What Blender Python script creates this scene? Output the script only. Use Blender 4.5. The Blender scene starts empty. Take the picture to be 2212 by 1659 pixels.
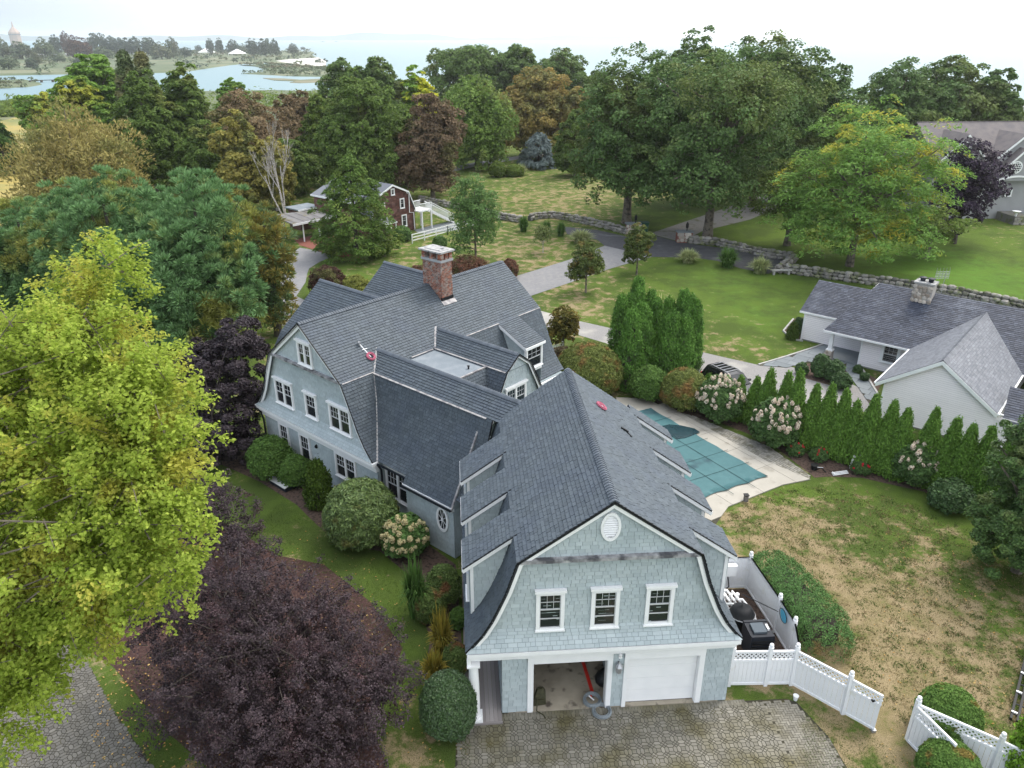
import bpy, math, random
import numpy as np
from mathutils import Vector, Matrix
rnd=random.Random(7); rg=np.random.default_rng(7)
C=bpy.context.scene.collection
SC=bpy.context.scene
R=math.radians
# ---------------- camera, sky, sun, exposure ----------------
cam=bpy.data.cameras.new('camera'); camo=bpy.data.objects.new('camera',cam); C.objects.link(camo)
CAM=Vector((0,0,23.0))
camo.location=CAM; camo.rotation_euler=(R(90)-math.atan(749.5/1650),0,-R(4.2))
cam.sensor_width=36; cam.lens=1650/2212*36; cam.clip_end=20000; cam.clip_start=.1
SC.camera=camo
W=bpy.data.worlds.new('World'); SC.world=W; W.use_nodes=True
SUN_AZ,SUN_EL=R(50),R(56)       # azimuth clockwise from +Y
nt=W.node_tree; nt.nodes.clear()
def nn(t,**k):
    n=nt.nodes.new(t)
    for a,b in k.items(): setattr(n,a,b)
    return n
wo=nn('ShaderNodeOutputWorld'); sky=nn('ShaderNodeTexSky',sky_type='NISHITA',sun_disc=False)
sky.sun_elevation=SUN_EL; sky.sun_rotation=SUN_AZ; sky.air_density=1; sky.dust_density=3
b1=nn('ShaderNodeBackground'); b1.inputs[1].default_value=.05; nt.links.new(sky.outputs[0],b1.inputs[0])
# thick cloud: even white veil, brighter round the hidden sun, soft noise
tc=nn('ShaderNodeTexCoord'); dot=nn('ShaderNodeVectorMath',operation='DOT_PRODUCT')
dot.inputs[1].default_value=(math.sin(SUN_AZ)*math.cos(SUN_EL),math.cos(SUN_AZ)*math.cos(SUN_EL),math.sin(SUN_EL))
nt.links.new(tc.outputs['Generated'],dot.inputs[0])
rp=nn('ShaderNodeValToRGB'); e=rp.color_ramp.elements
e[0].position=.0; e[0].color=(.66,.70,.76,1); e[1].position=1; e[1].color=(1.22,1.2,1.16,1)
x=e.new(.45); x.color=(.76,.80,.85,1); x=e.new(.70); x.color=(.94,.96,.97,1); x=e.new(.78); x.color=(1.04,1.04,1.04,1)
mp=nn('ShaderNodeMapRange'); mp.inputs[1].default_value=-1; mp.inputs[2].default_value=1
nz=nn('ShaderNodeTexNoise'); nz.inputs['Scale'].default_value=2.2; nz.inputs['Detail'].default_value=4
nt.links.new(tc.outputs['Generated'],nz.inputs['Vector'])
ad=nn('ShaderNodeMath',operation='MULTIPLY_ADD'); ad.inputs[1].default_value=.10; ad.inputs[2].default_value=-.05
nt.links.new(nz.outputs[0],ad.inputs[0]); ad2=nn('ShaderNodeMath',operation='ADD')
nt.links.new(dot.outputs['Value'],mp.inputs[0]); nt.links.new(mp.outputs[0],ad2.inputs[0]); nt.links.new(ad.outputs[0],ad2.inputs[1])
nt.links.new(ad2.outputs[0],rp.inputs[0])
dk=nn('ShaderNodeVectorMath',operation='DOT_PRODUCT'); dk.inputs[1].default_value=(math.sin(R(-72))*.98,math.cos(R(-72))*.98,.17); nt.links.new(tc.outputs['Generated'],dk.inputs[0])
am_=nn('ShaderNodeMath',operation='ADD'); nt.links.new(dk.outputs['Value'],am_.inputs[0]); nt.links.new(ad.outputs[0],am_.inputs[1])
dr=nn('ShaderNodeMapRange',interpolation_type='SMOOTHSTEP'); dr.inputs[1].default_value=.30; dr.inputs[2].default_value=.80; nt.links.new(am_.outputs[0],dr.inputs[0])
mx=nn('ShaderNodeMix',data_type='RGBA'); nt.links.new(dr.outputs[0],mx.inputs[0]); nt.links.new(rp.outputs[0],mx.inputs[6]); mx.inputs[7].default_value=(.30,.37,.49,1)
b2=nn('ShaderNodeBackground'); b2.inputs[1].default_value=1.0; nt.links.new(mx.outputs[2],b2.inputs[0])
sh=nn('ShaderNodeAddShader'); nt.links.new(b1.outputs[0],sh.inputs[0]); nt.links.new(b2.outputs[0],sh.inputs[1]); nt.links.new(sh.outputs[0],wo.inputs[0])
sl=bpy.data.lights.new('sun','SUN'); sl.energy=1.5; sl.angle=R(22); sl.color=(1,.96,.9)
so=bpy.data.objects.new('sun',sl); C.objects.link(so); so.location=(60,60,80)
so.rotation_euler=(R(90)-SUN_EL,0,math.pi-SUN_AZ)
vs=SC.view_settings; SC.display_settings.display_device='sRGB'
vs.view_transform='Standard'; vs.look='None'; vs.gamma=1; vs.use_curve_mapping=False; vs.exposure=.76
SC.cycles.volume_bounces=1; SC.cycles.max_bounces=6; SC.cycles.diffuse_bounces=3; SC.cycles.transparent_max_bounces=8
SC.cycles.use_denoising=True

# ---------------- materials ----------------
def mat(name,c1,c2=None,scale=3,rough=.75,isl=0,c3=None,s3=.5,t3=(.5,.62),bump=0,bscale=20,spec=.25,trans=0,metal=0,det=4,stretch=None):
    m=bpy.data.materials.new(name); m.use_nodes=True; t=m.node_tree; t.nodes.clear(); N=t.nodes.new; L=t.links.new
    out=N('ShaderNodeOutputMaterial'); p=N('ShaderNodeBsdfPrincipled'); L(p.outputs[0],out.inputs[0])
    p.inputs['Roughness'].default_value=rough; p.inputs['Specular IOR Level'].default_value=spec; p.inputs['Metallic'].default_value=metal
    geo=N('ShaderNodeNewGeometry'); col=None; pos=geo.outputs['Position']
    if stretch:
        mpn=N('ShaderNodeMapping'); mpn.inputs['Scale'].default_value=stretch; L(pos,mpn.inputs[0]); pos=mpn.outputs[0]
    def mix(a,b,f):
        mx=N('ShaderNodeMix'); mx.data_type='RGBA'
        for s,i in ((a,6),(b,7)):
            if isinstance(s,tuple): mx.inputs[i].default_value=(*s,1)
            else: L(s,mx.inputs[i])
        L(f,mx.inputs[0]); return mx.outputs[2]
    def noise(sc,lo,hi,d=4):
        n=N('ShaderNodeTexNoise'); n.inputs['Scale'].default_value=sc; n.inputs['Detail'].default_value=d; L(pos,n.inputs['Vector'])
        r=N('ShaderNodeMapRange'); r.inputs[1].default_value=lo; r.inputs[2].default_value=hi; L(n.outputs[0],r.inputs[0]); return r.outputs[0]
    col=c1
    if isl or (c2 and isl): 
        oi=N('ShaderNodeObjectInfo'); a=N('ShaderNodeMath'); a.operation='ADD'; L(geo.outputs['Random Per Island'],a.inputs[0]); L(oi.outputs['Random'],a.inputs[1])
        fr=N('ShaderNodeMath'); fr.operation='FRACT'; L(a.outputs[0],fr.inputs[0]); ri=fr.outputs[0]
    if c2: col=mix(c1,c2,ri if (isl and scale==0) else noise(scale,.3,.7,det))
    if c3: col=mix(col,c3,noise(s3,*t3))
    if isl:
        r=N('ShaderNodeMapRange'); r.inputs[3].default_value=1-isl; r.inputs[4].default_value=1+isl; L(ri,r.inputs[0])
        if scale==0:
            m2=N('ShaderNodeMath'); m2.operation='MULTIPLY'; m2.inputs[1].default_value=7.31; L(ri,m2.inputs[0]); f2=N('ShaderNodeMath'); f2.operation='FRACT'; L(m2.outputs[0],f2.inputs[0]); L(f2.outputs[0],r.inputs[0])
        hs=N('ShaderNodeHueSaturation'); L(r.outputs[0],hs.inputs['Value'])
        if isinstance(col,tuple): hs.inputs['Color'].default_value=(*col,1)
        else: L(col,hs.inputs['Color'])
        col=hs.outputs[0]
    if isinstance(col,tuple): p.inputs['Base Color'].default_value=(*col,1)
    else: L(col,p.inputs['Base Color'])
    if bump:
        n=N('ShaderNodeTexNoise'); n.inputs['Scale'].default_value=bscale; n.inputs['Detail'].default_value=5; L(pos,n.inputs['Vector'])
        b=N('ShaderNodeBump'); b.inputs['Strength'].default_value=bump; b.inputs['Distance'].default_value=.05; L(n.outputs[0],b.inputs['Height']); L(b.outputs[0],p.inputs['Normal'])
    if trans:
        tr=N('ShaderNodeBsdfTranslucent')
        if isinstance(col,tuple): tr.inputs[0].default_value=(*col,1)
        else: L(col,tr.inputs[0])
        ms=N('ShaderNodeMixShader'); ms.inputs[0].default_value=trans; L(p.outputs[0],ms.inputs[1]); L(tr.outputs[0],ms.inputs[2]); L(ms.outputs[0],out.inputs[0])
    return m
def leafm(name,c1,c2,c3=None,s3=.35,t3=(.5,.6),isl=.35,trans=.4,rough=.6,spec=.1):
    return mat(name,c1,c2,scale=0,isl=isl,c3=c3,s3=s3,t3=t3,trans=trans,rough=rough,spec=spec)
K={}
K['roof']=mat('slate grey roof shingle',(.070,.087,.102),(.085,.103,.120),scale=0,isl=.12,rough=.65,spec=.25,c3=(.072,.089,.110),s3=.8,t3=(.45,.65))
K['underlay']=mat('dark underlay',(.03,.034,.04))
K['cap']=mat('ridge cap',(.075,.09,.11),(.09,.107,.128),scale=0,isl=.12,rough=.6)
K['wshingle']=mat('blue grey wall shingle',(.385,.445,.462),(.425,.482,.497),scale=0,isl=.06,rough=.6,c3=(.36,.42,.44),s3=.7,t3=(.5,.7))
K['wallback']=mat('blue grey wall',(.26,.31,.33))
K['white']=mat('white painted trim',(.84,.845,.85),(.78,.79,.80),scale=2,rough=.5)
K['sash']=mat('grey white window sash',(.55,.56,.57),rough=.5)
K['vinyl']=mat('white vinyl fence',(.80,.81,.83),(.76,.775,.80),scale=1.2,rough=.4,c3=(.66,.66,.60),s3=2.2,t3=(.62,.8))
K['clap']=mat('white clapboard',(.86,.81,.815),(.82,.775,.78),scale=1,rough=.5,isl=.02)
K['clapback']=mat('painted clapboard gap shade',(.30,.29,.29))  # dark backing colour paints shadow lines into the gaps between siding boards
K['glass']=mat('dark window glass',(.018,.022,.026),rough=.04,spec=.6)
K['lead']=mat('lead flashing',(.30,.285,.285),(.42,.41,.40),scale=6,rough=.5,c3=(.2,.19,.2),s3=3,t3=(.5,.6))
K['weather']=mat('weathered ledge',(.16,.16,.17),(.42,.42,.43),scale=3.5,rough=.7,c3=(.09,.09,.1),s3=2,t3=(.5,.62))
K['membrane']=mat('grey roof membrane',(.16,.19,.215),(.20,.23,.255),scale=1.2,rough=.5,c3=(.26,.285,.31),s3=.9,t3=(.5,.7))
K['brick']=mat('red brick',(.34,.125,.07),(.20,.08,.06),scale=0,isl=.35,rough=.9,c3=(.30,.25,.22),s3=5,t3=(.45,.6))
K['mortar']=mat('mortar',(.40,.37,.34),(.33,.31,.29),scale=8)
K['cement']=mat('chimney cap cement',(.42,.42,.41),(.27,.27,.27),scale=4,c3=(.10,.10,.11),s3=3,t3=(.55,.63),rough=.8)
K['black']=mat('black plastic',(.010,.011,.013),rough=.5,spec=.25)
K['navy']=mat('dark metal cabinet',(.012,.015,.022),(.02,.024,.032),scale=4,rough=.5,spec=.2)
K['pink']=mat('pink rope',(.42,.12,.18),(.32,.08,.12),scale=30)
K['wood']=mat('weathered deck board',(.20,.18,.175),(.30,.275,.265),scale=0,isl=.12,rough=.8)
K['conc']=mat('stained concrete floor',(.40,.355,.28),(.24,.21,.165),scale=1.1,c3=(.09,.075,.06),s3=2.3,t3=(.56,.68),rough=.7,bump=.1)
K['garwall']=mat('garage wall board',(.30,.29,.27))
K['red']=mat('red painted strip',(.62,.035,.025),(.5,.03,.02),scale=10,rough=.5)
K['hose']=mat('grey hose',(.17,.20,.22),(.26,.29,.31),scale=20,rough=.5)
K['olive']=mat('olive backpack cloth',(.06,.058,.03),(.035,.035,.02),scale=12)
K['cyan']=mat('blue net',(.08,.42,.62),rough=.4)
K['metal']=mat('galvanised metal',(.42,.43,.45),rough=.35,metal=.6)
K['bark']=mat('grey brown bark',(.14,.115,.09),(.22,.19,.155),scale=6,bump=.5,bscale=14,c3=(.07,.06,.05),s3=3)
K['barkdark']=mat('dark bark',(.05,.042,.036),(.085,.072,.06),scale=6)
K['barkpale']=mat('pale bark',(.42,.38,.35),(.55,.52,.49),scale=4,c3=(.2,.18,.16),s3=5)
K['stone']=mat('field stone',(.30,.28,.255),(.20,.19,.175),scale=0,isl=.30,c3=(.17,.18,.10),s3=1.5,t3=(.5,.62),rough=.9,bump=.3,bscale=9)
K['stonechim']=mat('warm chimney stone',(.46,.42,.37),(.30,.25,.20),scale=0,isl=.3,rough=.9)
K['paver']=mat('concrete paver',(.165,.155,.128),(.225,.212,.178),scale=0,isl=.16,c3=(.115,.103,.055),s3=.7,t3=(.45,.7),rough=.85,bump=.15,bscale=60)
K['paverlane']=mat('grey lane paver',(.115,.108,.094),(.155,.147,.13),scale=0,isl=.15,c3=(.13,.125,.115),s3=1.2,t3=(.5,.72),rough=.85,bump=.15,bscale=60)
K['joint']=mat('mossy joint sand',(.05,.045,.025),(.035,.033,.026),scale=2,c3=(.10,.085,.02),s3=.8,t3=(.55,.7))
K['asphalt']=mat('dark asphalt',(.052,.053,.06),(.075,.076,.083),scale=1.5,c3=(.15,.15,.155),s3=.33,t3=(.6,.72),rough=.8,bump=.1)
K['drive']=mat('pale grey asphalt',(.215,.215,.22),(.185,.185,.193),scale=.6,rough=.85,bump=.15,bscale=50,c3=(.24,.235,.23),s3=2.5,t3=(.45,.7))
K['gravel']=mat('pale crushed stone',(.29,.28,.27),(.205,.20,.195),scale=9,rough=.9,bump=.6,bscale=35,c3=(.37,.355,.32),s3=.3,t3=(.5,.65),det=6)
K['lane']=mat('worn gravel lane',(.24,.225,.21),(.17,.165,.16),scale=5,rough=.9,c3=(.12,.13,.07),s3=.8,t3=(.55,.7),bump=.3)
K['brickpath']=mat('red brick paving',(.24,.085,.06),(.17,.07,.055),scale=7,rough=.9)
K['mulch']=mat('brown mulch',(.085,.055,.042),(.13,.09,.07),scale=22,c3=(.045,.033,.028),s3=6,rough=.95,bump=.8,bscale=40)
K['mulchred']=mat('dark red mulch',(.07,.035,.03),(.045,.026,.024),scale=18,c3=(.10,.06,.05),s3=9,rough=.95,bump=.7,bscale=40)
K['flag']=mat('bluestone flag',(.19,.21,.22),(.15,.17,.18),scale=0,isl=.12,rough=.7)
K['coping']=mat('concrete pool deck',(.40,.375,.325),(.35,.33,.285),scale=1.3,isl=.03,rough=.85,c3=(.27,.25,.21),s3=1.1,t3=(.58,.7),bump=.08)
K['cobble']=mat('grey cobble',(.25,.235,.20),(.33,.315,.275),scale=0,isl=.2,rough=.9,c3=(.16,.15,.10),s3=1.5,t3=(.5,.7))
K['cover']=mat('green pool cover mesh',(.045,.125,.135),(.055,.145,.155),scale=2.5,rough=.6,c3=(.025,.07,.085),s3=.28,t3=(.60,.66))
K['strap']=mat('dark cover strap',(.015,.045,.05))
K['curb']=mat('pale granite kerb',(.42,.41,.39),(.34,.335,.32),scale=3)
K['water']=mat('pale bay water',(.17,.26,.28),rough=.45,spec=.22,bump=.25,bscale=.5)
K['marsh']=mat('brown marsh',(.20,.165,.105),(.15,.15,.08),scale=.05,c3=(.12,.13,.06),s3=.02)
K['heath']=mat('shore scrub',(.075,.105,.045),(.11,.13,.06),scale=.04,c3=(.16,.165,.09),s3=.012)
K['beach']=mat('white sand',(.55,.53,.49),(.48,.45,.40),scale=.05)
K['hill']=mat('far coast',(.10,.13,.12))
K['croof']=mat('charcoal roof shingle',(.034,.041,.062),(.064,.074,.10),scale=0,isl=.22,rough=.6,spec=.3,c3=(.11,.122,.15),s3=.5,t3=(.58,.75))
K['groof']=mat('grey roof shingle',(.135,.145,.165),(.18,.19,.21),scale=0,isl=.12,rough=.6)
K['broof']=mat('brown grey roof',(.17,.15,.145),(.12,.11,.115),scale=1.2,rough=.8,bump=.4,bscale=5)
K['greywall']=mat('grey house siding',(.30,.305,.31),(.27,.275,.28),scale=1)
K['bshingle']=mat('brown wall shingle',(.135,.062,.05),(.085,.042,.038),scale=0,isl=.30,rough=.85,c3=(.17,.10,.085),s3=1.2,t3=(.5,.7))
K['rope']=mat('white rope',(.75,.74,.72))
K['carpaint']=mat('black car paint',(.01,.011,.014),rough=.15,spec=.6)
K['cream']=mat('cream hydrangea head',(.66,.62,.36),(.56,.46,.25),scale=0,isl=.2,rough=.8,trans=.2)
K['petal']=mat('white hydrangea head',(.80,.77,.66),(.66,.50,.38),scale=0,isl=.18,rough=.8,trans=.2)
K['fallen']=mat('fallen leaf',(.42,.22,.06),(.46,.34,.13),scale=0,isl=.3)
K['rose']=mat('red rose',(.55,.02,.04))
LM={
'linden':leafm('linden leaf',(0.450,0.540,0.100),(0.320,0.420,0.070),(0.540,0.530,0.110),.8,(.52,.62),.25,.58,.6,.08),
'maple':leafm('maple leaf',(0.080,0.145,0.045),(0.115,0.190,0.058),(0.145,0.190,0.055),.12,(.5,.62),.35,.25,.6,.12),
'maple2':leafm('dull maple leaf',(0.110,0.180,0.045),(0.155,0.225,0.055),(0.200,0.210,0.060),.16,(.6,.76),.35),
'darkgreen':leafm('dark oak leaf',(0.110,0.180,0.055),(0.150,0.225,0.070),(0.180,0.210,0.075),.1,(.52,.62),.35),
'locust':leafm('locust leaflet',(0.210,0.350,0.075),(0.150,0.280,0.065),(0.460,0.420,0.060),.22,(.56,.66),.3,.35),
'beech':leafm('purple leaf',(0.027,0.018,0.036),(0.043,0.027,0.050),None,.3,(.5,.6),.4,.15,.5,.2),
'plum':leafm('purple plum leaf',(0.042,0.029,0.035),(0.064,0.045,0.052),(0.066,0.036,0.040),.6,(.54,.66),.4,.15,.5,.22),
'plumdark':leafm('dark plum leaf',(0.030,0.023,0.028),(0.050,0.038,0.045),None,.6,(.54,.66),.4,.12,.5,.2),
'pine':leafm('pine needles',(0.125,0.235,0.095),(0.195,0.330,0.135),(0.300,0.310,0.080),.22,(.54,.62),.3,.15),
'goldpine':leafm('golden pine needles',(0.300,0.220,0.050),(0.190,0.210,0.060),(0.120,0.190,0.080),.5,(.5,.6),.3,.2),
'cedar':leafm('cedar spray',(0.080,0.145,0.030),(0.125,0.200,0.042),(0.170,0.230,0.050),.5,(.54,.64),.3,.15),
'oak':leafm('young oak leaf',(0.110,0.200,0.065),(0.150,0.250,0.080),None,.5,(.5,.6),.3),
'young':leafm('young tree leaf',(0.100,0.145,0.045),(0.150,0.185,0.055),(0.210,0.170,0.055),.8,(.55,.65),.3),
'sap':leafm('sapling leaf',(.20,.24,.09),(.15,.20,.07),None,.5,(.5,.6),.3),
'autumn':leafm('yellowing leaf',(.17,.14,.035),(.10,.105,.03),(.25,.19,.05),.8,(.5,.6),.3),
'tan':leafm('tan leaf',(0.360,0.300,0.110),(0.280,0.250,0.085),(0.220,0.230,0.075),.12,(.52,.64),.3,.35),
'lime':leafm('lime leaf',(0.150,0.280,0.050),(0.210,0.330,0.065),(0.380,0.390,0.060),.11,(.57,.66),.3,.35),
'lime2':leafm('mid green leaf',(0.117,0.189,0.039),(0.169,0.221,0.052),None,.3,(.5,.6),.3),
'lime3':leafm('weeping leaf',(0.130,0.220,0.050),(0.180,0.265,0.060),(0.240,0.280,0.080),.12,(.5,.65),.3,.3),
'conedark':leafm('dark conifer spray',(0.042,0.090,0.022),(0.066,0.120,0.026),None,.3,(.5,.6),.3,.12),
'conedull':leafm('dull spruce spray',(0.130,0.170,0.075),(0.100,0.140,0.060),(0.180,0.180,0.080),.2,(.5,.6),.3,.12),
'redbrown':leafm('red brown leaf',(0.240,0.170,0.095),(0.190,0.145,0.080),(0.180,0.170,0.070),.12,(.55,.66),.3,.3),
'redbrown2':leafm('dark red brown leaf',(0.200,0.135,0.085),(0.150,0.115,0.070),(0.150,0.150,0.060),.14,(.52,.64),.3,.25),
'yellow':leafm('yellow birch leaf',(0.360,0.310,0.080),(0.250,0.245,0.070),(0.200,0.220,0.075),.3,(.5,.62),.3,.35),
'honey':leafm('bright yellow leaf',(0.605,0.550,0.039),(0.385,0.462,0.044),(0.176,0.308,0.044),.18,(.5,.6),.25,.35),
'gold':leafm('golden brown leaf',(0.360,0.265,0.085),(0.270,0.225,0.070),(0.190,0.200,0.070),.12,(.5,.62),.3,.3),
'spruce':leafm('blue spruce needles',(0.170,0.210,0.210),(0.120,0.160,0.160),None,.3,(.5,.6),.3,.12),
'rightbig':leafm('glossy dark leaf',(0.072,0.135,0.038),(0.105,0.180,0.050),(0.140,0.180,0.055),.6,(.55,.66),.35,.2,.5,.2),
'thuja':leafm('arborvitae spray',(0.085,0.190,0.035),(0.125,0.250,0.045),(0.070,0.150,0.030),.8,(.5,.6),.3,.15),
'thujarow':leafm('arborvitae row spray',(0.100,0.200,0.035),(0.140,0.260,0.045),None,.8,(.5,.6),.3,.15),
'thujabr':leafm('bright arborvitae spray',(.14,.27,.025),(.19,.33,.04),None,.5,(.5,.6),.3,.2),
'rhodo':leafm('rhododendron leaf',(0.080,0.130,0.040),(0.125,0.180,0.050),(0.190,0.190,0.055),.9,(.58,.68),.3,.1,.45,.28),
'rhodo2':leafm('green shrub leaf',(0.075,0.145,0.033),(0.105,0.185,0.042),None,.5,(.5,.6),.3,.2),
'yew':leafm('yew needles',(.045,.085,.012),(.075,.12,.02),None,.5,(.5,.6),.3,.1),
'holly':leafm('holly leaf',(0.035,0.072,0.024),(0.058,0.105,0.035),None,.5,(.5,.6),.3,.05,.35,.4),
'limelight':leafm('hydrangea leaf',(.085,.17,.05),(.12,.21,.06),None,.5,(.5,.6),.3,.2),
'shrub':leafm('garden shrub leaf',(.09,.145,.04),(.13,.18,.055),(.20,.10,.045),1.2,(.56,.66),.3,.2),
'burning':leafm('burning bush leaf',(0.120,0.150,0.040),(0.160,0.190,0.050),(0.230,0.140,0.050),1.0,(.52,.64),.3,.2),
'hedge':leafm('clipped hedge leaf',(0.083,0.176,0.055),(0.116,0.220,0.066),(0.220,0.154,0.066),1.0,(.6,.7),.3,.15),
'hydr':leafm('dark hydrangea leaf',(0.058,0.115,0.036),(0.090,0.155,0.048),None,.5,(.5,.6),.3,.15),
'darkleaf':leafm('dark shrub leaf',(0.048,0.095,0.032),(0.068,0.125,0.040),None,.5,(.5,.6),.3,.1,.5,.25),
'boxwood':leafm('boxwood leaf',(.085,.165,.035),(.12,.205,.045),(.19,.15,.04),2.0,(.58,.66),.3,.2),
'reddark':leafm('dark red leaf',(.07,.035,.035),(.11,.06,.045),(.13,.13,.05),1,(.5,.6),.3),
'redbush':leafm('red leaf',(0.200,0.080,0.060),(0.150,0.100,0.060),(0.150,0.140,0.060),1,(.5,.6),.3),
'yellowbush':leafm('yellow green leaf',(.26,.27,.07),(.18,.21,.05),None,1,(.5,.6),.3),
'purplebush':leafm('brown bush leaf',(.13,.085,.06),(.10,.10,.045),None,1,(.5,.6),.3),
'far':leafm('far grey green leaf',(0.110,0.150,0.085),(0.150,0.180,0.095),(0.170,0.150,0.090),.01,(.5,.62),.3,.2),
'fardark':leafm('far dark leaf',(0.070,0.100,0.070),(0.100,0.125,0.080),None,.01,(.5,.62),.3,.2),
'farred':leafm('far red brown leaf',(.13,.075,.06),(.10,.07,.055),None,.01,(.5,.62),.3,.2),
'pale':leafm('pale variegated blade',(.42,.44,.22),(.28,.34,.14),None,1,(.5,.6),.25,.3),
'green':leafm('green blade',(.07,.15,.035),(.11,.20,.05),None,1,(.5,.6),.3,.3),
'goldg':leafm('golden blade',(.38,.28,.045),(.24,.24,.05),None,1,(.5,.6),.3,.3),
'tuft':leafm('grass blade',(.055,.09,.022),(.085,.13,.028),None,1,(.5,.6),.3,.25),'tuftdry':leafm('dry grass blade',(.27,.21,.11),(.20,.16,.075),None,1,(.5,.6),.3,.25),
'white':leafm('cream plume blade',(.60,.55,.30),(.42,.42,.20),None,1,(.5,.6),.25,.3),
}
# ---------------- object helpers ----------------
ORG={}
def reg(o,org): ORG[o.name]=Vector(org); return o
def thing(name,label,cat,loc=(0,0,0),rz=0,group=None):
    o=bpy.data.objects.new(name,None); C.objects.link(o); o.location=loc; o.rotation_euler=(0,0,rz); o.empty_display_size=.2
    o['label']=label; o['category']=cat
    if group: o['group']=group
    return reg(o,loc)
def tag(o,label=None,cat=None,group=None,kind=None):
    for k,v in (('label',label),('category',cat),('group',group),('kind',kind)):
        if v: o[k]=v
    return o
class MB:
    def __init__(s): s.v=[]; s.f=[]
    def add(s,v,f):
        n=len(s.v); s.v+=[tuple(p) for p in v]; s.f+=[tuple(i+n for i in q) for q in f]; return s
    def box(s,x0,y0,z0,x1,y1,z1):
        return s.add([(x,y,z) for z in (z0,z1) for y in (y0,y1) for x in (x0,x1)],[(0,2,3,1),(4,5,7,6),(0,1,5,4),(2,6,7,3),(0,4,6,2),(1,3,7,5)])
    def obox(s,o,a,b,c):   # corner o, edge vectors a,b,c
        o,a,b,c=map(Vector,(o,a,b,c)); v=[o+a*i+b*j+c*k for k in (0,1) for j in (0,1) for i in (0,1)]
        return s.add(v,[(0,2,3,1),(4,5,7,6),(0,1,5,4),(2,6,7,3),(0,4,6,2),(1,3,7,5)])
    def poly(s,p): return s.add(p,[tuple(range(len(p)))])
    def prism(s,p,d):
        n=len(p); d=Vector(d); q=[Vector(a) for a in p]
        return s.add(q+[a+d for a in q],[tuple(range(n-1,-1,-1)),tuple(range(n,2*n))]+[(i,(i+1)%n,n+(i+1)%n,n+i) for i in range(n)])
    def tube(s,pts,r,n=6,cap=True):
        pts=[Vector(p) for p in pts]; m=len(pts); rr=r if hasattr(r,'__len__') else [r]*m; V=[]
        up=None
        for i,p in enumerate(pts):
            t=(pts[min(i+1,m-1)]-pts[max(i-1,0)])
            t=t.normalized() if t.length>1e-9 else Vector((0,0,1))
            if up is None: up=Vector((1,0,0)) if abs(t.x)<.8 else Vector((0,1,0))
            a=(up-t*up.dot(t))
            a=a.normalized() if a.length>1e-6 else t.orthogonal().normalized()
            b=t.cross(a); up=a
            V+=[p+(a*math.cos(2*math.pi*k/n)+b*math.sin(2*math.pi*k/n))*rr[i] for k in range(n)]
        F=[(i*n+k,i*n+(k+1)%n,(i+1)*n+(k+1)%n,(i+1)*n+k) for i in range(m-1) for k in range(n)]
        if cap: F+=[tuple(range(n-1,-1,-1)),tuple((m-1)*n+k for k in range(n))]
        return s.add(V,F)
    def lathe(s,prof,n=12,c=(0,0,0)):
        c=Vector(c); V=[c+Vector((r*math.cos(2*math.pi*k/n),r*math.sin(2*math.pi*k/n),z)) for r,z in prof for k in range(n)]; m=len(prof)
        F=[(i*n+k,i*n+(k+1)%n,(i+1)*n+(k+1)%n,(i+1)*n+k) for i in range(m-1) for k in range(n)]+[tuple(range(n-1,-1,-1)),tuple((m-1)*n+k for k in range(n))]
        return s.add(V,F)
    def build(s,name,m,parent=None,smooth=False,local=False):
        org=Vector((0,0,0))
        if parent is not None and not local: org=ORG[parent.name]
        me=bpy.data.meshes.new(name); me.from_pydata([(x-org.x,y-org.y,z-org.z) for x,y,z in s.v],[],s.f)
        if m: me.materials.append(m)
        if smooth: me.polygons.foreach_set('use_smooth',[True]*len(me.polygons))
        o=bpy.data.objects.new(name,me); C.objects.link(o)
        if parent is not None: o.parent=parent
        return reg(o,org)
def npmesh(name,v,quads,m,parent=None,org=None,smooth=False,tris=None):
    v=np.asarray(v,dtype=np.float32)
    if parent is not None and org is None: org=ORG[parent.name]
    if org is not None: v=v-np.array(tuple(org),dtype=np.float32)
    q=np.asarray(quads,dtype=np.int32); k=q.shape[1]
    me=bpy.data.meshes.new(name); me.vertices.add(len(v)); me.vertices.foreach_set('co',v.ravel())
    me.loops.add(q.size); me.loops.foreach_set('vertex_index',q.ravel()); me.polygons.add(len(q)); me.polygons.foreach_set('loop_start',np.arange(len(q),dtype=np.int32)*k)
    me.update(calc_edges=True)
    if m: me.materials.append(m)
    me.polygons.foreach_set('use_smooth',np.full(len(q),bool(smooth)))
    o=bpy.data.objects.new(name,me); C.objects.link(o)
    if parent is not None: o.parent=parent
    return reg(o,org if org is not None else (0,0,0))
def dup(o,parent=None):
    c=o.copy(); C.objects.link(c); c.parent=parent
    for ch in list(o.children): dup(ch,c)
    return c
def place(mesh,name,M,parent):       # a repeat of a shared mesh as a part
    o=bpy.data.objects.new(name,mesh); C.objects.link(o); o.parent=parent
    o.matrix_local=Matrix.Translation(-ORG[parent.name])@M
    return reg(o,(0,0,0))
def sheet(name,pts,z,m,kind='structure',parent=None):
    o=MB().poly([(x,y,z) for x,y in pts]).build(name,m,parent)
    if parent is None: o['kind']=kind
    return o
def basis(o,a,b,c):
    M=Matrix.Identity(4)
    for i,v in enumerate((a,b,c,o)):
        for j in range(3): M[j][i]=v[j]
    return M
def inpoly(x,y,P):
    r=False; n=len(P)
    for i in range(n):
        x1,y1=P[i]; x2,y2=P[(i+1)%n]
        if (y1>y)!=(y2>y) and x<(x2-x1)*(y-y1)/(y2-y1)+x1: r=not r
    return r
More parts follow.
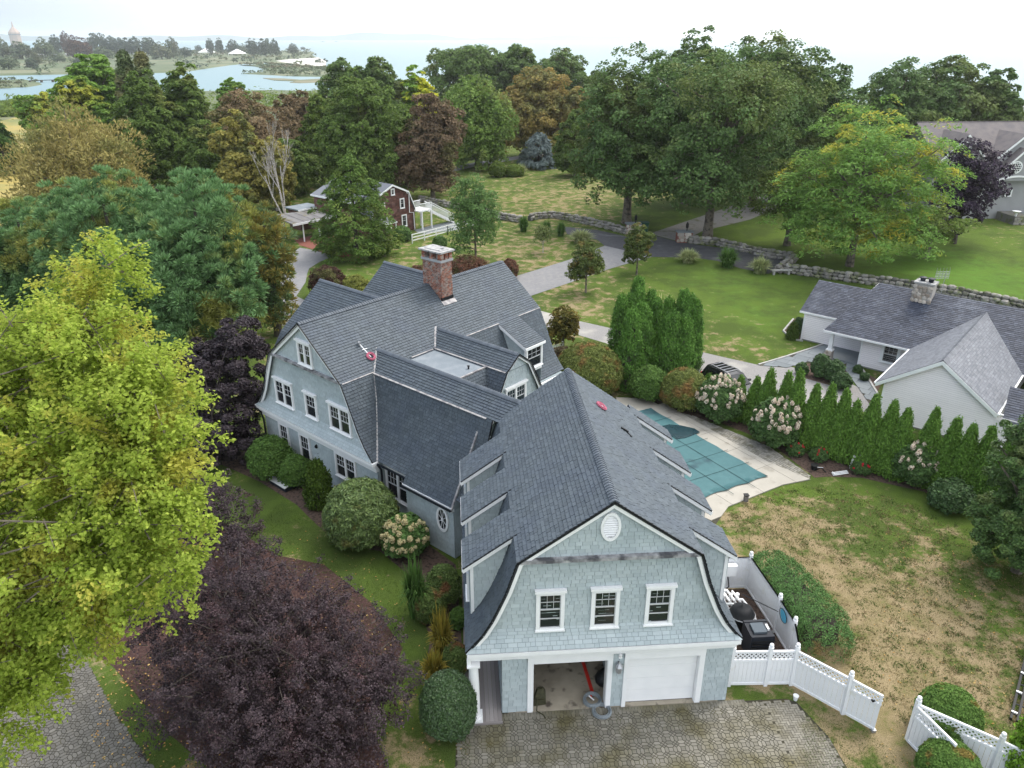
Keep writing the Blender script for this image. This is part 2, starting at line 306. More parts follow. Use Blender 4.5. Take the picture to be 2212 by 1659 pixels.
# overlapping shingles laid course by course over a convex plane polygon
class Shingles:
    W=(.16,.21,.26,.31)
    def __init__(s,name,m,h,th,scale=1,limit=300,gap=.009): s.n=name; s.m=m; s.h=h; s.th=th; s.V=[]; s.F=[]; s.cand=[]; s.sc=scale; s.limit=limit; s.gap=gap
    def cover(s,poly,hint=(0,0,1),h=None,e1=None):
        P=[Vector(p) for p in poly]; n=(P[1]-P[0]).cross(P[2]-P[0])
        if n.length<1e-9: n=(P[2]-P[1]).cross(P[3]-P[1])
        n.normalize()
        if n.dot(Vector(hint))<0: n=-n
        e1=Vector((0,0,1)).cross(n)
        e1=e1.normalized() if e1.length>1e-6 else Vector((1,0,0)); e2=n.cross(e1); O=P[0]; h=h or s.h
        Q=[((p-O).dot(e1),(p-O).dot(e2)) for p in P]
        y0=min(q[1] for q in Q); y1=max(q[1] for q in Q); rows=max(1,round((y1-y0)/h)); h=(y1-y0)/rows
        def span(y):
            xs=[]
            for i in range(len(Q)):
                (a,b),(c,d)=Q[i],Q[(i+1)%len(Q)]
                if abs(d-b)<1e-9:
                    if abs(y-b)<1e-6: xs+=[a,c]
                elif min(b,d)-1e-7<=y<=max(b,d)+1e-7: xs.append(a+(c-a)*(y-b)/(d-b))
            return (min(xs),max(xs)) if xs else None
        for r in range(rows):
            ya=y0+r*h; yb=ya+h; A=span(ya+1e-4); B=span(yb-1e-4)
            if not A or not B: continue
            lo=min(A[0],B[0]); hi=max(A[1],B[1]); x=lo-rnd.random()*.2*s.sc
            while x<hi:
                w=rnd.choice(s.W)*s.sc; g=s.gap*.7; a,b=x+g,x+w-g; x+=w
                c=[max(A[0],min(A[1],a)),max(A[0],min(A[1],b)),max(B[0],min(B[1],b)),max(B[0],min(B[1],a))]
                if max(c[1]-c[0],c[2]-c[3])<.02: continue
                whole=abs(c[0]-a)+abs(c[1]-b)+abs(c[2]-b)+abs(c[3]-a)<1e-6
                t=s.th*(.7+.6*rnd.random()); yl=ya+s.gap+rnd.random()*.008
                pts=[O+e1*c[0]+e2*yl,O+e1*c[1]+e2*yl,O+e1*c[2]+e2*yb,O+e1*c[3]+e2*yb]
                if whole:
                    d=(pts[0]-CAM); face=-n.dot(d.normalized())
                    s.cand.append((face*w*h/d.length_squared,pts,n,t,w,h,e1,e2))
                else: s.raw(pts,n,t)
    def raw(s,p,n,t):
        i=len(s.V); s.V+=[p[0]+n*t,p[1]+n*t,p[2]+n*.003,p[3]+n*.003,p[0],p[1]]
        s.F+=[(i,i+1,i+2,i+3),(i+4,i+5,i+1,i)]
        s.F+=[(i+4,i,i+3,i+3),(i+5,i+2,i+1,i+1)] if False else []
    def finish(s,parent):
        s.cand.sort(key=lambda c:-c[0]); cache={}
        for k,(sz,pts,n,t,w,h,e1,e2) in enumerate(s.cand):
            if k<s.limit:
                key=round(w,3)
                if key not in cache:
                    b=MB().add([(0,0,1),(1,0,1),(1,1,.15),(0,1,.15),(0,0,0),(1,0,0)],[(0,1,2,3),(4,5,1,0),(4,0,3,3)[:3],(5,2,1)])
                    me=bpy.data.meshes.new(s.n); me.from_pydata(b.v,[],b.f); me.materials.append(s.m); cache[key]=me
                place(cache[key],s.n,basis(pts[0],(pts[1]-pts[0]),(pts[3]-pts[0]),n*t),parent)
            else: s.raw(pts,n,t)
        if s.F:
            o=npmesh(s.n+'s',[tuple(v) for v in s.V],s.F,s.m,parent); o['kind']='stuff'; return o
DRIVE=[(17.84,90.00),(12.75,84.02),(5.95,77.70),(1.40,73.19),(2.14,68.24),(6.98,70.98),(11.48,75.13),(15.57,79.10),(18.63,81.65),(22.31,84.53)]
DRIVE_B=[(-15.74,72.65),(-12.46,68.51),(-9.56,65.48),(-3.88,67.61),(1.40,73.19),(2.14,68.24),(0.35,64.75),(-3.64,61.52),(-11.18,59.90),(-15.92,64.73),(-19.81,86.61),(-18.76,91.79),(-15.55,89.38),(-14.13,87.61),(-15.43,85.11),(-16.13,82.52),(-16.03,80.71),(-15.64,77.28)]
ROAD=[(14.29,100.43),(18.39,98.25),(21.58,94.20),(24.61,95.47),(27.55,90.89),(31.67,87.86),(35.91,84.14),(38.28,81.95),(36.24,79.60),(32.99,76.76),(30.83,79.07),(29.27,82.22),(27.07,83.77),(22.31,84.53),(17.84,90.00),(17.47,93.04),(14.14,96.24)]
LANE=[(24.73,95.72),(45.48,116.59),(64.25,135.31),(63.56,128.31),(40.68,103.04),(31.81,96.48),(27.62,91.12)]
GRAVEL=[(4.80,69.00),(7.47,66.65),(10.06,64.04),(12.78,61.80),(16.82,58.37),(18.85,55.94),(20.64,54.44),(22.94,52.58),(25.14,52.15),(26.08,51.36),(27.59,49.95),(29.24,46.99),(29.38,44.75),(27.76,44.16),(24.96,44.36),(22.13,45.28),(20.78,46.85),(18.54,50.19),(17.58,51.64),(14.78,54.77),(11.97,58.09),(10.07,60.06),(7.49,62.30),(4.11,65.10)]
BRICKPATH=[(-20.14,95.81),(-17.54,98.82),(-14.35,96.84),(-15.08,93.79),(-13.11,89.21),(-10.37,85.92),(-11.24,84.41),(-14.53,87.85),(-18.96,92.92)]
PATIO_FAR=[(-5.47,100.01),(-3.42,102.28),(-0.63,104.91),(0.92,102.52),(-0.03,99.87),(-2.73,98.24),(-4.79,97.88)]
PAVED_COURT=[(-0.56,19.77),(0.32,20.77),(1.17,20.86),(9.68,20.78),(12.05,20.76),(12.36,20.54),(12.53,19.98),(12.85,18.94),(12.91,17.65),(12.84,15.91),(-0.36,16.87),(-0.60,18.62)]
PAVED_LANE=[(-19.09,23.25),(-19.23,26.25),(-18.76,27.63),(-17.20,26.32),(-14.98,24.13),(-13.52,22.22),(-12.08,20.61),(-11.02,19.41),(-9.78,17.57),(-14.76,17.93),(-16.00,19.77),(-16.73,20.95)]
MULCH_LEFT=[(-15.74,26.68),(-16.46,25.91),(-14.25,24.32),(-12.36,22.31),(-10.82,20.72),(-9.11,19.26),(-7.64,17.74),(-2.63,17.37),(-3.07,19.18),(-3.71,20.81),(-3.16,22.54),(-2.73,24.50),(-4.34,27.47),(-6.80,30.29),(-9.15,31.18),(-14.18,35.57),(-15.49,32.39)]
MULCH_HOUSE=[(-14.54,40.49),(-12.59,42.61),(-11.09,40.78),(-7.93,37.92),(-4.54,34.86),(-0.50,29.83),(-0.13,20.55),(-0.98,20.20),(-1.60,21.30),(-1.75,23.41),(-1.60,24.95),(-2.16,27.00),(-2.78,29.30),(-4.24,31.19),(-6.10,31.70),(-7.79,33.81),(-9.07,35.64),(-11.60,38.19)]
MULCH_POOL=[(12.89,46.83),(14.52,48.07),(17.13,47.88),(19.98,44.73),(22.91,40.00),(26.47,35.90),(28.68,33.79),(27.78,32.05),(26.09,32.61),(25.46,34.40),(24.14,35.17),(22.71,36.07),(20.90,36.31),(20.06,36.27),(19.93,36.89),(19.02,40.59),(16.95,43.25),(15.06,44.19)]
MULCH_NB=[(24.95,50.57),(26.83,52.67),(28.43,52.55),(29.83,51.99),(28.76,49.44),(27.41,47.75),(26.61,48.61),(25.19,50.13)]
MULCH_NB2=[(29.09,51.14),(30.37,50.52),(30.76,48.88),(28.78,46.11),(28.72,47.97)]
MULCH_NB3=[(27.64,59.67),(29.76,62.59),(30.97,63.12),(28.41,57.20),(27.66,57.57)]
FLAG_WALK=[(22.91,52.50),(25.71,53.97),(28.82,55.72),(30.09,56.55),(30.83,54.27),(29.91,52.16),(28.48,52.64),(26.87,52.76),(24.85,51.90)]
FLAG_WALK2=[(30.69,53.99),(30.53,51.94),(29.26,46.84),(27.94,45.14),(28.32,47.06),(29.09,51.14)]
DECK=[(10.77,47.58),(12.35,47.32),(13.93,46.46),(15.03,44.06),(18.05,38.09),(19.69,36.04),(17.88,35.58),(14.12,33.67),(12.98,32.21),(11.76,33.66),(10.41,42.76)]
COVER=[(9.22,44.49),(12.79,45.61),(13.77,44.02),(15.46,41.46),(15.99,39.47),(16.80,37.76),(17.40,36.41),(15.95,36.17),(14.68,35.19),(13.24,34.59),(11.89,38.01),(10.03,40.95)]
PUDDLE=[(12.71,42.91),(13.38,43.12),(14.09,42.94),(14.86,42.44),(15.06,41.92),(14.55,41.59),(13.92,41.27),(13.37,41.18),(13.26,41.56),(12.76,41.35),(12.68,41.97),(12.25,42.25)]
FAR_ROAD=[(-1.90,150.17),(3.60,158.02),(8.50,162.78),(14.69,167.76),(24.13,171.37),(24.14,167.77),(14.82,163.64),(8.73,158.27),(3.92,153.18),(-1.44,145.77)]
COBBLE=[(14.70,44.91),(15.43,44.37),(16.74,42.62),(18.79,40.01),(19.90,36.38),(19.56,36.05),(18.07,38.15),(16.33,41.39),(14.97,43.86)]
SHORE=[(-275.77,307.33),(-220.45,344.95),(-194.01,363.61),(-197.98,395.58),(-196.36,440.23),(-169.56,456.82),(-134.22,462.10),(-108.02,468.33),(-85.78,458.54),(-72.97,474.19),(-49.14,499.68),(6.38,477.12),(100.15,411.44),(208.59,344.02),(282.17,283.96),(326.84,220.31)]
PENIN=[(-630.35,646.34),(-413.87,659.61),(-343.45,654.44),(-299.54,674.97),(-261.20,672.16),(-223.85,713.18),(-228.19,808.74),(-230.19,888.00),(-226.75,933.44),(-207.88,916.31),(-211.05,965.47),(-187.83,914.83),(-159.71,868.58),(-133.73,801.81),(-125.08,825.92),(-149.28,996.57),(-182.80,1172.58),(-231.99,1422.82),(-261.62,1639.85),(-318.52,1749.38),(-394.84,1754.99),(-547.49,1766.20),(-715.25,1724.20),(-872.85,1684.74),(-1539.57,1597.62)]
SPIT=[(-222.92,887.47),(-201.78,857.87),(-169.02,769.93),(-157.46,690.12),(-168.34,673.65),(-140.91,647.29),(-115.39,622.77),(-93.68,613.97),(-71.50,626.92),(-68.52,666.32),(-88.36,742.62),(-121.37,800.90),(-150.12,840.71),(-184.72,899.38),(-207.88,916.31)]
MARSH=[(-136.45,603.19),(-120.16,595.27),(-103.59,574.74),(-92.85,586.69),(-80.47,566.88),(-83.26,543.68),(-96.40,533.65),(-104.84,539.71),(-103.46,556.62),(-121.38,569.88)]
ISLAND=[(-406.94,556.46),(-307.01,583.51),(-294.37,595.05),(-266.75,557.16),(-252.12,529.39),(-248.16,504.88),(-257.81,487.77),(-339.27,461.68)]
BEACH=[(-209.52,1001.00),(-206.69,1080.62),(-193.70,1124.57),(-182.80,1172.58),(-147.09,996.41),(-120.49,800.83),(-132.16,813.88),(-152.49,854.25),(-185.96,930.44)]
FIELD=[(-129.36,207.68),(-135.44,251.69),(-138.63,277.91),(-125.68,268.78),(-88.73,179.66),(-68.41,129.56),(-57.93,103.07),(-67.92,98.84)]
WALL_A=[(-5.59,119.24),(-1.10,114.68),(3.66,109.42),(6.40,105.56),(8.50,103.66)]
WALL_B=[(10.03,104.41),(11.26,105.80),(13.58,106.23),(16.14,103.67),(19.28,99.80),(21.71,95.94)]
WALL_C=[(28.24,90.84),(31.33,89.46),(35.62,83.55),(37.87,81.98)]
WALL_D=[(37.71,81.60),(34.40,77.36)]
WALL_E=[(34.80,77.33),(38.34,74.99),(42.03,72.40),(44.95,70.61),(48.14,67.96),(50.37,65.66),(52.37,62.70)]
TREES=[
('maple',23.06,102.02,21.80,8.48,'dark green maple at the lane entrance, left of the stone pillar gap'),
('maple',31.38,92.75,22.13,9.87,'largest dark green maple, right of the lane between the stone walls'),
('maple',34.72,114.48,23.82,7.72,'tall maple rising behind the two maples at the lane'),
('maple',44.24,112.04,24.04,9.00,'tallest maple crown behind and right of the lane'),
('maple',54.45,116.68,20.04,7.22,'dark maple between the tall maple and the golden locust'),
('maple',73.78,129.83,19.32,9.22,'green maple on the skyline behind the golden locust'),
('maple',85.70,132.27,20.01,9.84,'broad green maple on the skyline above the grey roof'),
('maple',88.36,126.48,18.19,5.92,'small topped maple at the right end of the skyline trees'),
('locust',43.11,79.09,18.02,9.70,'spreading yellow green locust on the right lawn'),
('locust',53.48,81.83,6.03,4.50,'low leaning locust with thin dark trunk beside the purple tree'),
('locust',39.94,88.60,10.77,5.05,'green locust bough tree at the left of the golden locust'),
('beech',60.64,87.99,12.12,4.30,'dark purple beech in front of the grey house'),
('cedar',-11.47,87.41,11.33,4.38,'dark green cedar in front of the brown shingled house'),
('oak',2.01,81.18,9.78,3.13,'young green oak behind the brick chimney'),
('young',12.57,71.76,5.18,1.92,'young tree on the lawn nearest the blue house'),
('young',18.94,77.44,5.22,1.77,'young tree on the lawn beside the road junction'),
('sap',10.05,87.29,3.26,1.30,'thin sapling with pale trunk on the striped lawn'),
('autumn',8.21,55.93,3.87,1.55,'small yellowing tree beside the gravel drive'),
('pine',-37.02,67.50,10.42,5.18,'blue green white pine at the left edge of the pine group'),
('pine',-26.64,60.51,13.78,5.70,'tallest white pine in the middle of the pine group'),
('pine',-19.82,60.01,13.84,5.32,'white pine with yellow tinged needles right of the tallest'),
('pine',-24.86,65.39,11.86,4.48,'rear white pine between the tallest and the yellow tinged one'),
('pine',-31.97,65.91,11.80,4.48,'rear white pine left of the tallest'),
('goldpine',-15.25,61.81,10.99,2.04,'golden brown needled pine at the right end of the pines'),
('tan',-51.08,110.38,13.90,9.67,'tan leaved spreading tree by the yellow field'),
('conedark',-82.32,151.18,9.08,3.43,'dark green cone shaped conifer at the left edge'),
('lime',-75.13,178.66,20.62,7.58,'light green tree against the salt pond'),
('lime',-98.44,205.41,10.68,7.12,'low lime green tree with yellow top by the pond'),
('lime',-74.72,168.23,16.46,5.72,'lime tree below the light green tree'),
('conedull',-62.62,164.14,20.89,4.68,'dull olive spruce with bare spire behind the dark maples'),
('conedull',-59.36,163.90,21.13,4.21,'second dull spruce, right of the olive spruce'),
('maple2',-47.66,128.04,18.19,5.57,'olive topped dark maple left of the red brown tree'),
('maple2',-43.51,136.17,19.05,4.89,'brownish green maple behind the red brown tree'),
('maple2',-37.69,123.45,11.59,4.33,'shaded dark maple above the pines'),
('lime',-53.20,202.08,14.26,4.02,'small bright green tree by the marsh'),
('redbrown',-34.46,135.50,15.09,8.68,'wide red brown tree in the wood by the marsh'),
('redbrown',-32.30,175.51,12.28,5.56,'small red brown tree right of the wide one'),
('yellow',-30.19,114.15,13.33,4.38,'yellow leaved birch left of the bare white birch'),
('yellow',-25.82,113.83,9.97,3.37,'low yellow birch at the foot of the bare birch'),
('lime2',-22.25,134.61,14.41,3.55,'narrow green tree beside the bare birch'),
('maple2',-13.93,121.70,18.38,6.64,'big dark maple behind the brown shingled house'),
('darkgreen',-22.22,174.77,19.14,6.26,'rounded green tree behind the big dark maple'),
('darkgreen',-14.97,174.24,19.41,5.86,'rounded dark tree top beside the sea view'),
('redbrown2',-3.51,121.69,15.17,5.66,'red brown tree right of the big dark maple'),
('honey',-7.61,173.70,17.63,4.65,'bright yellow tree in front of the dark tree row'),
('lime3',4.33,151.99,16.38,8.24,'weeping green tree at the centre of the wood'),
('gold',16.88,164.84,17.68,7.77,'golden brown tree right of the weeping green tree'),
('darkgreen',4.15,230.82,21.61,12.63,'broad dark tree crown at the left of the far row'),
('darkgreen',17.41,229.84,21.02,8.64,'dark tree crown in the middle of the far row'),
('darkgreen',30.51,222.69,19.82,9.07,'green tree crown at the right end of the far row'),
('gold',25.10,160.90,14.23,4.58,'brown tinged low tree between gold tree and maples'),
('yellow',20.50,154.94,5.71,2.76,'yellow green bush tree behind the blue spruce'),
('spruce',16.22,151.11,6.34,3.76,'blue grey spruce at the corner of the striped lawn'),
('rightbig',25.89,27.37,9.03,2.19,'dense dark green tree at the right edge of the yard'),
('thujabr',18.78,16.48,4.59,1.09,'bright green clipped conifer in the lower right corner'),
('maple2',-25.43,126.40,8.52,4.46,'dim tree behind the bare white birch'),
('maple2',-8.08,133.57,12.64,3.95,'green tree between the dark maple and the red brown one'),
('darkgreen',31.19,170.85,16.83,5.05,'dark tree partly hidden behind the lane maple'),
('maple2',21.66,140.95,11.52,3.79,'dim green tree left of the lane maple')]
BIRCH=(-23.69,108.97,15.48)
SHRUBS=[
('rhodo',-5.13,32.21,3.23,1.82,'big rhododendron below the window pair of the wing'),
('rhodo2',-10.92,38.65,2.51,1.20,'green shrub against the left end of the house'),
('rhodo2',-9.46,37.79,1.77,0.84,'dark shrub beside the cellar bulkhead'),
('yew',-7.75,35.54,2.63,0.83,'clipped yew cone beside the cellar bulkhead'),
('limelight',-2.91,30.91,2.02,1.13,'hydrangea with cream flower heads under the oval window'),
('holly',-0.81,20.29,2.53,0.95,'clipped round holly beside the porch column'),
('shrub',-1.03,27.23,1.91,0.72,'green shrub with reddish leaves beside the garage'),
('shrub',-1.63,26.22,1.50,0.64,'low dark shrub beside the lawn edge'),
('shrub',-0.54,23.07,1.32,0.46,'bright green low shrub behind the holly'),
('perennial',-0.43,25.64,0.85,0.28,'leafy green perennial beside the garage wall'),
('burning',9.02,48.87,3.54,2.38,'rounded burning bush with red tints left of the arborvitae clump'),
('burning',15.05,45.80,2.73,1.58,'clipped bush with red tints behind the pool'),
('hedgebush',12.99,47.27,2.34,1.29,'dark green bush between arborvitae clump and pool'),
('hydrangea',16.86,43.93,2.88,1.53,'white flowered hydrangea nearest the clipped bush'),
('hydrangea',19.13,40.28,3.05,1.49,'white and pink hydrangea in the middle of the bed'),
('hydrangea',25.35,35.48,2.41,1.26,'white hydrangea at the right end of the bed'),
('darkleaf',25.89,32.72,1.56,1.04,'round dark leaved shrub at the end of the mulch bed'),
('boxwood',16.96,18.68,2.04,1.04,'rounded shrub behind the open gate'),
('boxwood',15.93,16.87,1.55,0.91,'rounded shrub in front of the gate fence'),
('reddark',-12.59,72.42,2.99,1.71,'dark leaved bush behind the blue house gable'),
('yellowbush',-9.89,72.22,1.95,1.44,'yellow green bush beside the drive behind the house'),
('purplebush',7.71,52.71,1.81,1.12,'brownish shrub by the picket fence'),
('redbush',1.03,77.72,2.23,2.19,'red leaved bush behind the main ridge'),
('redbush',-4.12,79.83,0.76,0.89,'small crimson bush left of the chimney'),
('redbush',5.39,77.40,1.99,0.97,'reddish bush at the right end of the ridge'),
('roundbush',-6.66,94.34,1.73,1.03,'small round tree beside the brown house'),
('roundbush',-2.03,90.56,1.40,0.78,'lime bush by the white rail fence'),
('nbshrub',26.56,50.03,1.81,0.82,'evergreen shrub in the bed by the flagstone walk'),
('nbshrub',27.20,49.14,1.68,0.75,'taller shrub in the flagstone bed'),
('nbshrub',25.44,50.71,0.85,0.52,'low shrub at the left of the flagstone bed'),
('nbshrub',27.15,47.93,1.23,0.80,'broad shrub at the right of the flagstone bed'),
('nbcone',27.72,57.89,1.29,0.50,'small clipped cone at the corner of the white house'),
('nbshrub',28.67,58.92,1.51,0.55,'dark shrub behind the clipped cone'),
('nbshrub',29.74,50.57,0.59,0.28,'tiny round boxwood by the white wall'),
('nbshrub',29.56,49.22,0.61,0.27,'second tiny boxwood by the white wall'),
('fieldbush',7.75,140.95,2.60,1.34,'upright green bush at the lawn corner'),
('fieldbush',10.75,141.75,1.80,1.68,'low green bush beside the upright bush'),
('fieldbush',-62.32,111.80,2.38,1.62,'green bush at the far left fence'),
('fieldbush',-152.40,296.87,2.28,6.52,'grey green thicket by the pond'),
('fieldbush',-141.99,269.97,1.94,4.46,'round bush in front of the thicket')]
GRASSES=[
('pale',25.78,81.89,1.16,1.30,'pale variegated grass clump left of the dark one by the road'),
('green',29.55,79.72,1.69,1.27,'dark green grass clump between the two pale clumps'),
('pale',32.24,77.16,1.35,1.24,'pale grass clump nearest the stone wall corner'),
('pale',15.24,91.79,1.26,1.59,'wide pale grass clump at the drive junction'),
('green',8.72,98.18,1.50,0.78,'green grass clump by the gap in the stone wall'),
('green',11.31,94.95,1.58,0.82,'feathery grass clump behind the sapling'),
('green',13.24,95.30,1.36,0.65,'narrow green grass clump beside the road end'),
('green',-2.23,26.41,2.36,0.65,'tall arching green grass in the bed beside the lawn'),
('gold',-1.10,23.86,1.80,0.53,'golden daylily clump in the bed beside the porch'),
('gold',-1.36,22.41,1.30,0.51,'golden daylily clump behind the round holly'),
('white',17.66,61.67,3.96,1.62,'cream plumed grass behind the arborvitae clump'),
('pale',12.09,142.68,1.48,1.36,'pale grass tuft at the edge of the striped lawn'),
('green',10.25,140.77,1.30,0.84,'reedy green tuft at the edge of the striped lawn')]
THUJA_CLUMP=[(13.33,53.66,6.87,0.99),(13.27,53.20,6.31,0.98),(14.25,53.13,6.04,0.80),(11.77,51.98,6.08,0.91),(12.51,52.36,6.01,0.88),(12.87,50.20,6.03,1.27),(14.37,51.78,5.76,0.87),(15.58,53.03,5.36,1.07),(16.64,52.96,6.03,0.98),(16.84,52.04,5.96,1.14),(17.24,51.57,5.62,0.78),(14.87,49.64,5.52,1.35),(11.98,49.24,5.91,1.08),(15.88,49.56,5.29,1.01)]
THUJA_ROW=[(16.89,46.54,1.82,0.45),(18.08,43.84,2.84,0.49),(18.92,43.31,2.94,0.61),(19.36,42.43,3.87,0.66),(20.04,41.43,4.03,0.65),(20.31,40.49,4.57,0.64),(21.13,39.84,3.91,0.63),(21.73,39.22,4.18,0.65),(22.34,38.61,4.07,0.67),(22.86,38.18,3.58,0.66),(23.45,37.43,4.25,0.71),(24.22,36.84,4.12,0.70),(24.75,36.28,3.92,0.70),(25.80,35.45,4.32,0.68),(26.55,34.66,4.09,0.70),(26.95,33.91,4.09,0.69),(27.63,33.40,4.17,0.71),(28.33,32.67,4.14,0.70)]
LINDEN=[(-9.65,16.91,15.05,2.73,2.73,2.73),(-9.95,15.80,12.57,2.95,2.95,2.95),(-7.74,16.32,15.04,1.39,1.39,1.39),(-7.37,15.64,14.07,1.37,1.37,1.37),(-7.75,14.88,12.34,1.58,1.58,1.58),(-6.70,14.90,13.03,0.78,0.78,0.78),(-8.70,18.69,17.66,0.85,0.85,0.85),(-9.54,18.76,17.19,0.68,0.68,0.68),(-8.29,18.85,18.07,0.56,0.56,0.56),(-10.55,14.45,10.47,1.39,1.39,1.39),(-12.89,17.19,12.73,3.45,3.45,3.45),(-11.43,17.68,14.99,1.69,1.69,1.69),(-7.07,16.72,16.01,0.64,0.64,0.64),(-6.62,15.80,14.55,0.58,0.58,0.58),(-9.10,14.33,11.16,1.15,1.15,1.15),(-9.93,13.71,9.90,0.73,0.73,0.73),(-6.24,14.29,12.26,0.41,0.41,0.41),(-6.16,15.72,14.69,0.37,0.37,0.37),(-6.98,14.07,11.65,0.41,0.41,0.41),(-8.72,17.76,16.57,1.21,1.21,1.21),(-10.32,14.74,11.15,1.60,1.60,1.60),(-11.02,13.95,10.02,1.57,1.57,1.57),(-10.30,13.40,9.41,0.73,0.73,0.73),(-8.52,14.50,11.38,0.84,0.84,0.84),(-7.37,16.38,15.47,1.17,1.17,1.17),(-8.13,15.39,13.40,1.58,1.58,1.58),(-6.93,15.34,13.74,0.94,0.94,0.94),(-10.27,17.87,16.10,1.12,1.12,1.12),(-11.98,18.28,15.74,1.03,1.03,1.03),(-9.61,17.64,16.17,1.10,1.10,1.10)]
PURPLE_A=[(-14.06,43.02,3.96,2.51,2.51,2.89),(-13.15,43.99,6.25,1.53,1.53,1.53),(-15.43,43.47,4.72,1.67,1.67,1.67),(-13.57,40.94,1.89,1.91,1.91,1.91),(-14.62,39.80,1.63,1.60,1.60,1.60)]
PURPLE_B=[(-12.05,31.30,2.74,1.85,1.85,1.85),(-10.69,29.92,2.34,1.59,1.59,1.59),(-12.80,32.67,3.20,1.35,1.35,1.35),(-13.23,30.10,2.34,1.91,1.91,1.91),(-9.38,28.65,2.18,1.03,1.03,1.03)]
PURPLE_C=[(-6.98,22.17,2.84,2.72,2.72,2.72),(-4.14,21.26,2.51,1.92,1.92,1.92),(-8.98,22.70,3.69,2.88,2.88,2.88),(-6.34,20.19,2.24,3.37,3.37,3.37),(-3.62,19.99,2.24,1.61,1.61,1.61),(-9.39,20.92,2.14,2.45,2.45,2.45),(-5.52,22.98,3.66,1.21,1.21,1.21),(-8.58,23.75,3.64,1.41,1.41,1.41),(-4.61,18.68,1.61,1.70,1.70,1.70),(-7.09,18.73,1.33,2.47,2.47,2.47),(-11.00,23.13,4.31,2.04,2.04,2.04),(-2.51,20.34,2.44,0.81,0.81,0.81)]
DRY=[(18.5,26.1,6.9,6.1,0.42,0.00),(15.0,28.0,3.0,4.1,0.25,0.00),(17.2,21.8,4.8,3.2,0.35,0.00),(14.1,18.3,2.6,1.6,0.30,0.00),(16.7,32.0,2.2,2.0,0.25,0.00),(21.1,24.7,2.4,2.8,0.10,0.00),(21.0,55.5,9.7,6.2,0.12,0.00),(12.6,67.7,3.9,3.4,0.22,0.00),(20.5,29.8,1.4,1.7,-0.10,0.00),(9.3,77.1,7.3,6.8,0.22,0.00),(-4.3,78.1,6.8,4.8,0.30,0.00),(6.7,88.8,6.6,6.6,0.18,0.00),(15.1,115.9,12.6,21.8,0.18,0.00),(30.0,118.5,11.5,15.6,0.18,0.00),(-1.9,19.4,1.1,1.1,0.45,0.00),(-8.3,31.5,1.0,0.7,0.25,0.00),(-15.7,72.7,0.0,0.2,0.00,0.00),(-11.2,36.2,3.0,4.4,-0.30,0.00),(-5.4,29.8,2.9,3.3,-0.30,0.00),(-2.2,26.4,1.2,3.7,-0.35,0.00),(27.7,75.8,10.7,9.7,-0.35,0.00),(21.0,63.2,5.0,5.1,0.05,0.00),(27.2,61.6,5.3,7.6,-0.25,0.00),(53.8,73.8,12.6,15.9,-0.42,0.00),(52.3,90.0,14.9,24.0,-0.40,0.00),(32.0,104.9,10.4,14.2,-0.38,0.00),(-12.0,78.7,5.3,3.9,-0.28,0.00),(10.1,62.8,2.4,3.6,-0.05,0.00),(19.6,35.2,3.9,0.7,-0.25,0.00),(20.4,30.5,1.2,2.6,-0.22,0.00),(25.5,29.4,1.8,5.0,-0.22,0.00),(23.0,24.6,1.6,3.6,-0.15,0.00),(24.1,33.7,3.0,1.3,-0.30,0.00),(-11.4,21.4,1.5,3.2,-0.25,0.00),(11.9,20.3,0.9,0.6,-0.30,0.00),(12.9,19.0,0.7,0.9,0.10,0.00),(19.6,22.9,1.1,1.9,-0.15,0.00),(13.7,47.4,1.9,1.5,-0.20,0.00)]
LUSH=[(27.7,75.8,10.7,9.7,0.30,0.00),(27.2,61.6,5.3,7.6,0.30,0.00),(54.3,73.8,12.6,18.0,0.42,0.00),(50.0,85.6,11.0,19.4,0.18,0.00),(20.3,30.0,1.0,1.7,0.30,0.00),(23.5,33.5,3.5,1.5,0.22,0.00),(31.2,102.0,10.1,13.5,0.15,0.00),(-19.8,95.3,3.4,7.5,0.10,0.00),(-11.4,37.2,3.1,4.6,0.00,0.00),(-2.3,27.3,1.2,3.2,0.12,0.00),(-12.0,78.7,4.9,3.5,0.25,0.00),(16.4,33.8,1.3,1.2,0.20,0.00),(9.9,56.8,2.2,2.0,0.30,0.00),(16.4,84.0,3.2,6.1,0.10,0.00),(7.5,98.3,3.6,4.0,0.20,0.00),(-11.2,36.2,7.6,14.6,-0.12,0.00),(-10.5,21.3,2.0,3.7,-0.10,0.00),(18.8,22.9,5.7,4.7,-0.10,0.00)]
YEL=[(-105.3,205.9,13.8,69.6,0.90,0.00),(-70.6,129.7,5.2,29.0,0.60,0.00),(11.6,116.2,14.0,18.2,0.25,0.00),(30.9,122.3,11.1,16.6,0.25,0.00),(-21.7,105.9,3.8,9.1,0.40,0.00),(-1.9,79.7,7.4,5.4,0.15,0.00),(-19.3,115.0,4.1,7.1,0.30,0.00)]
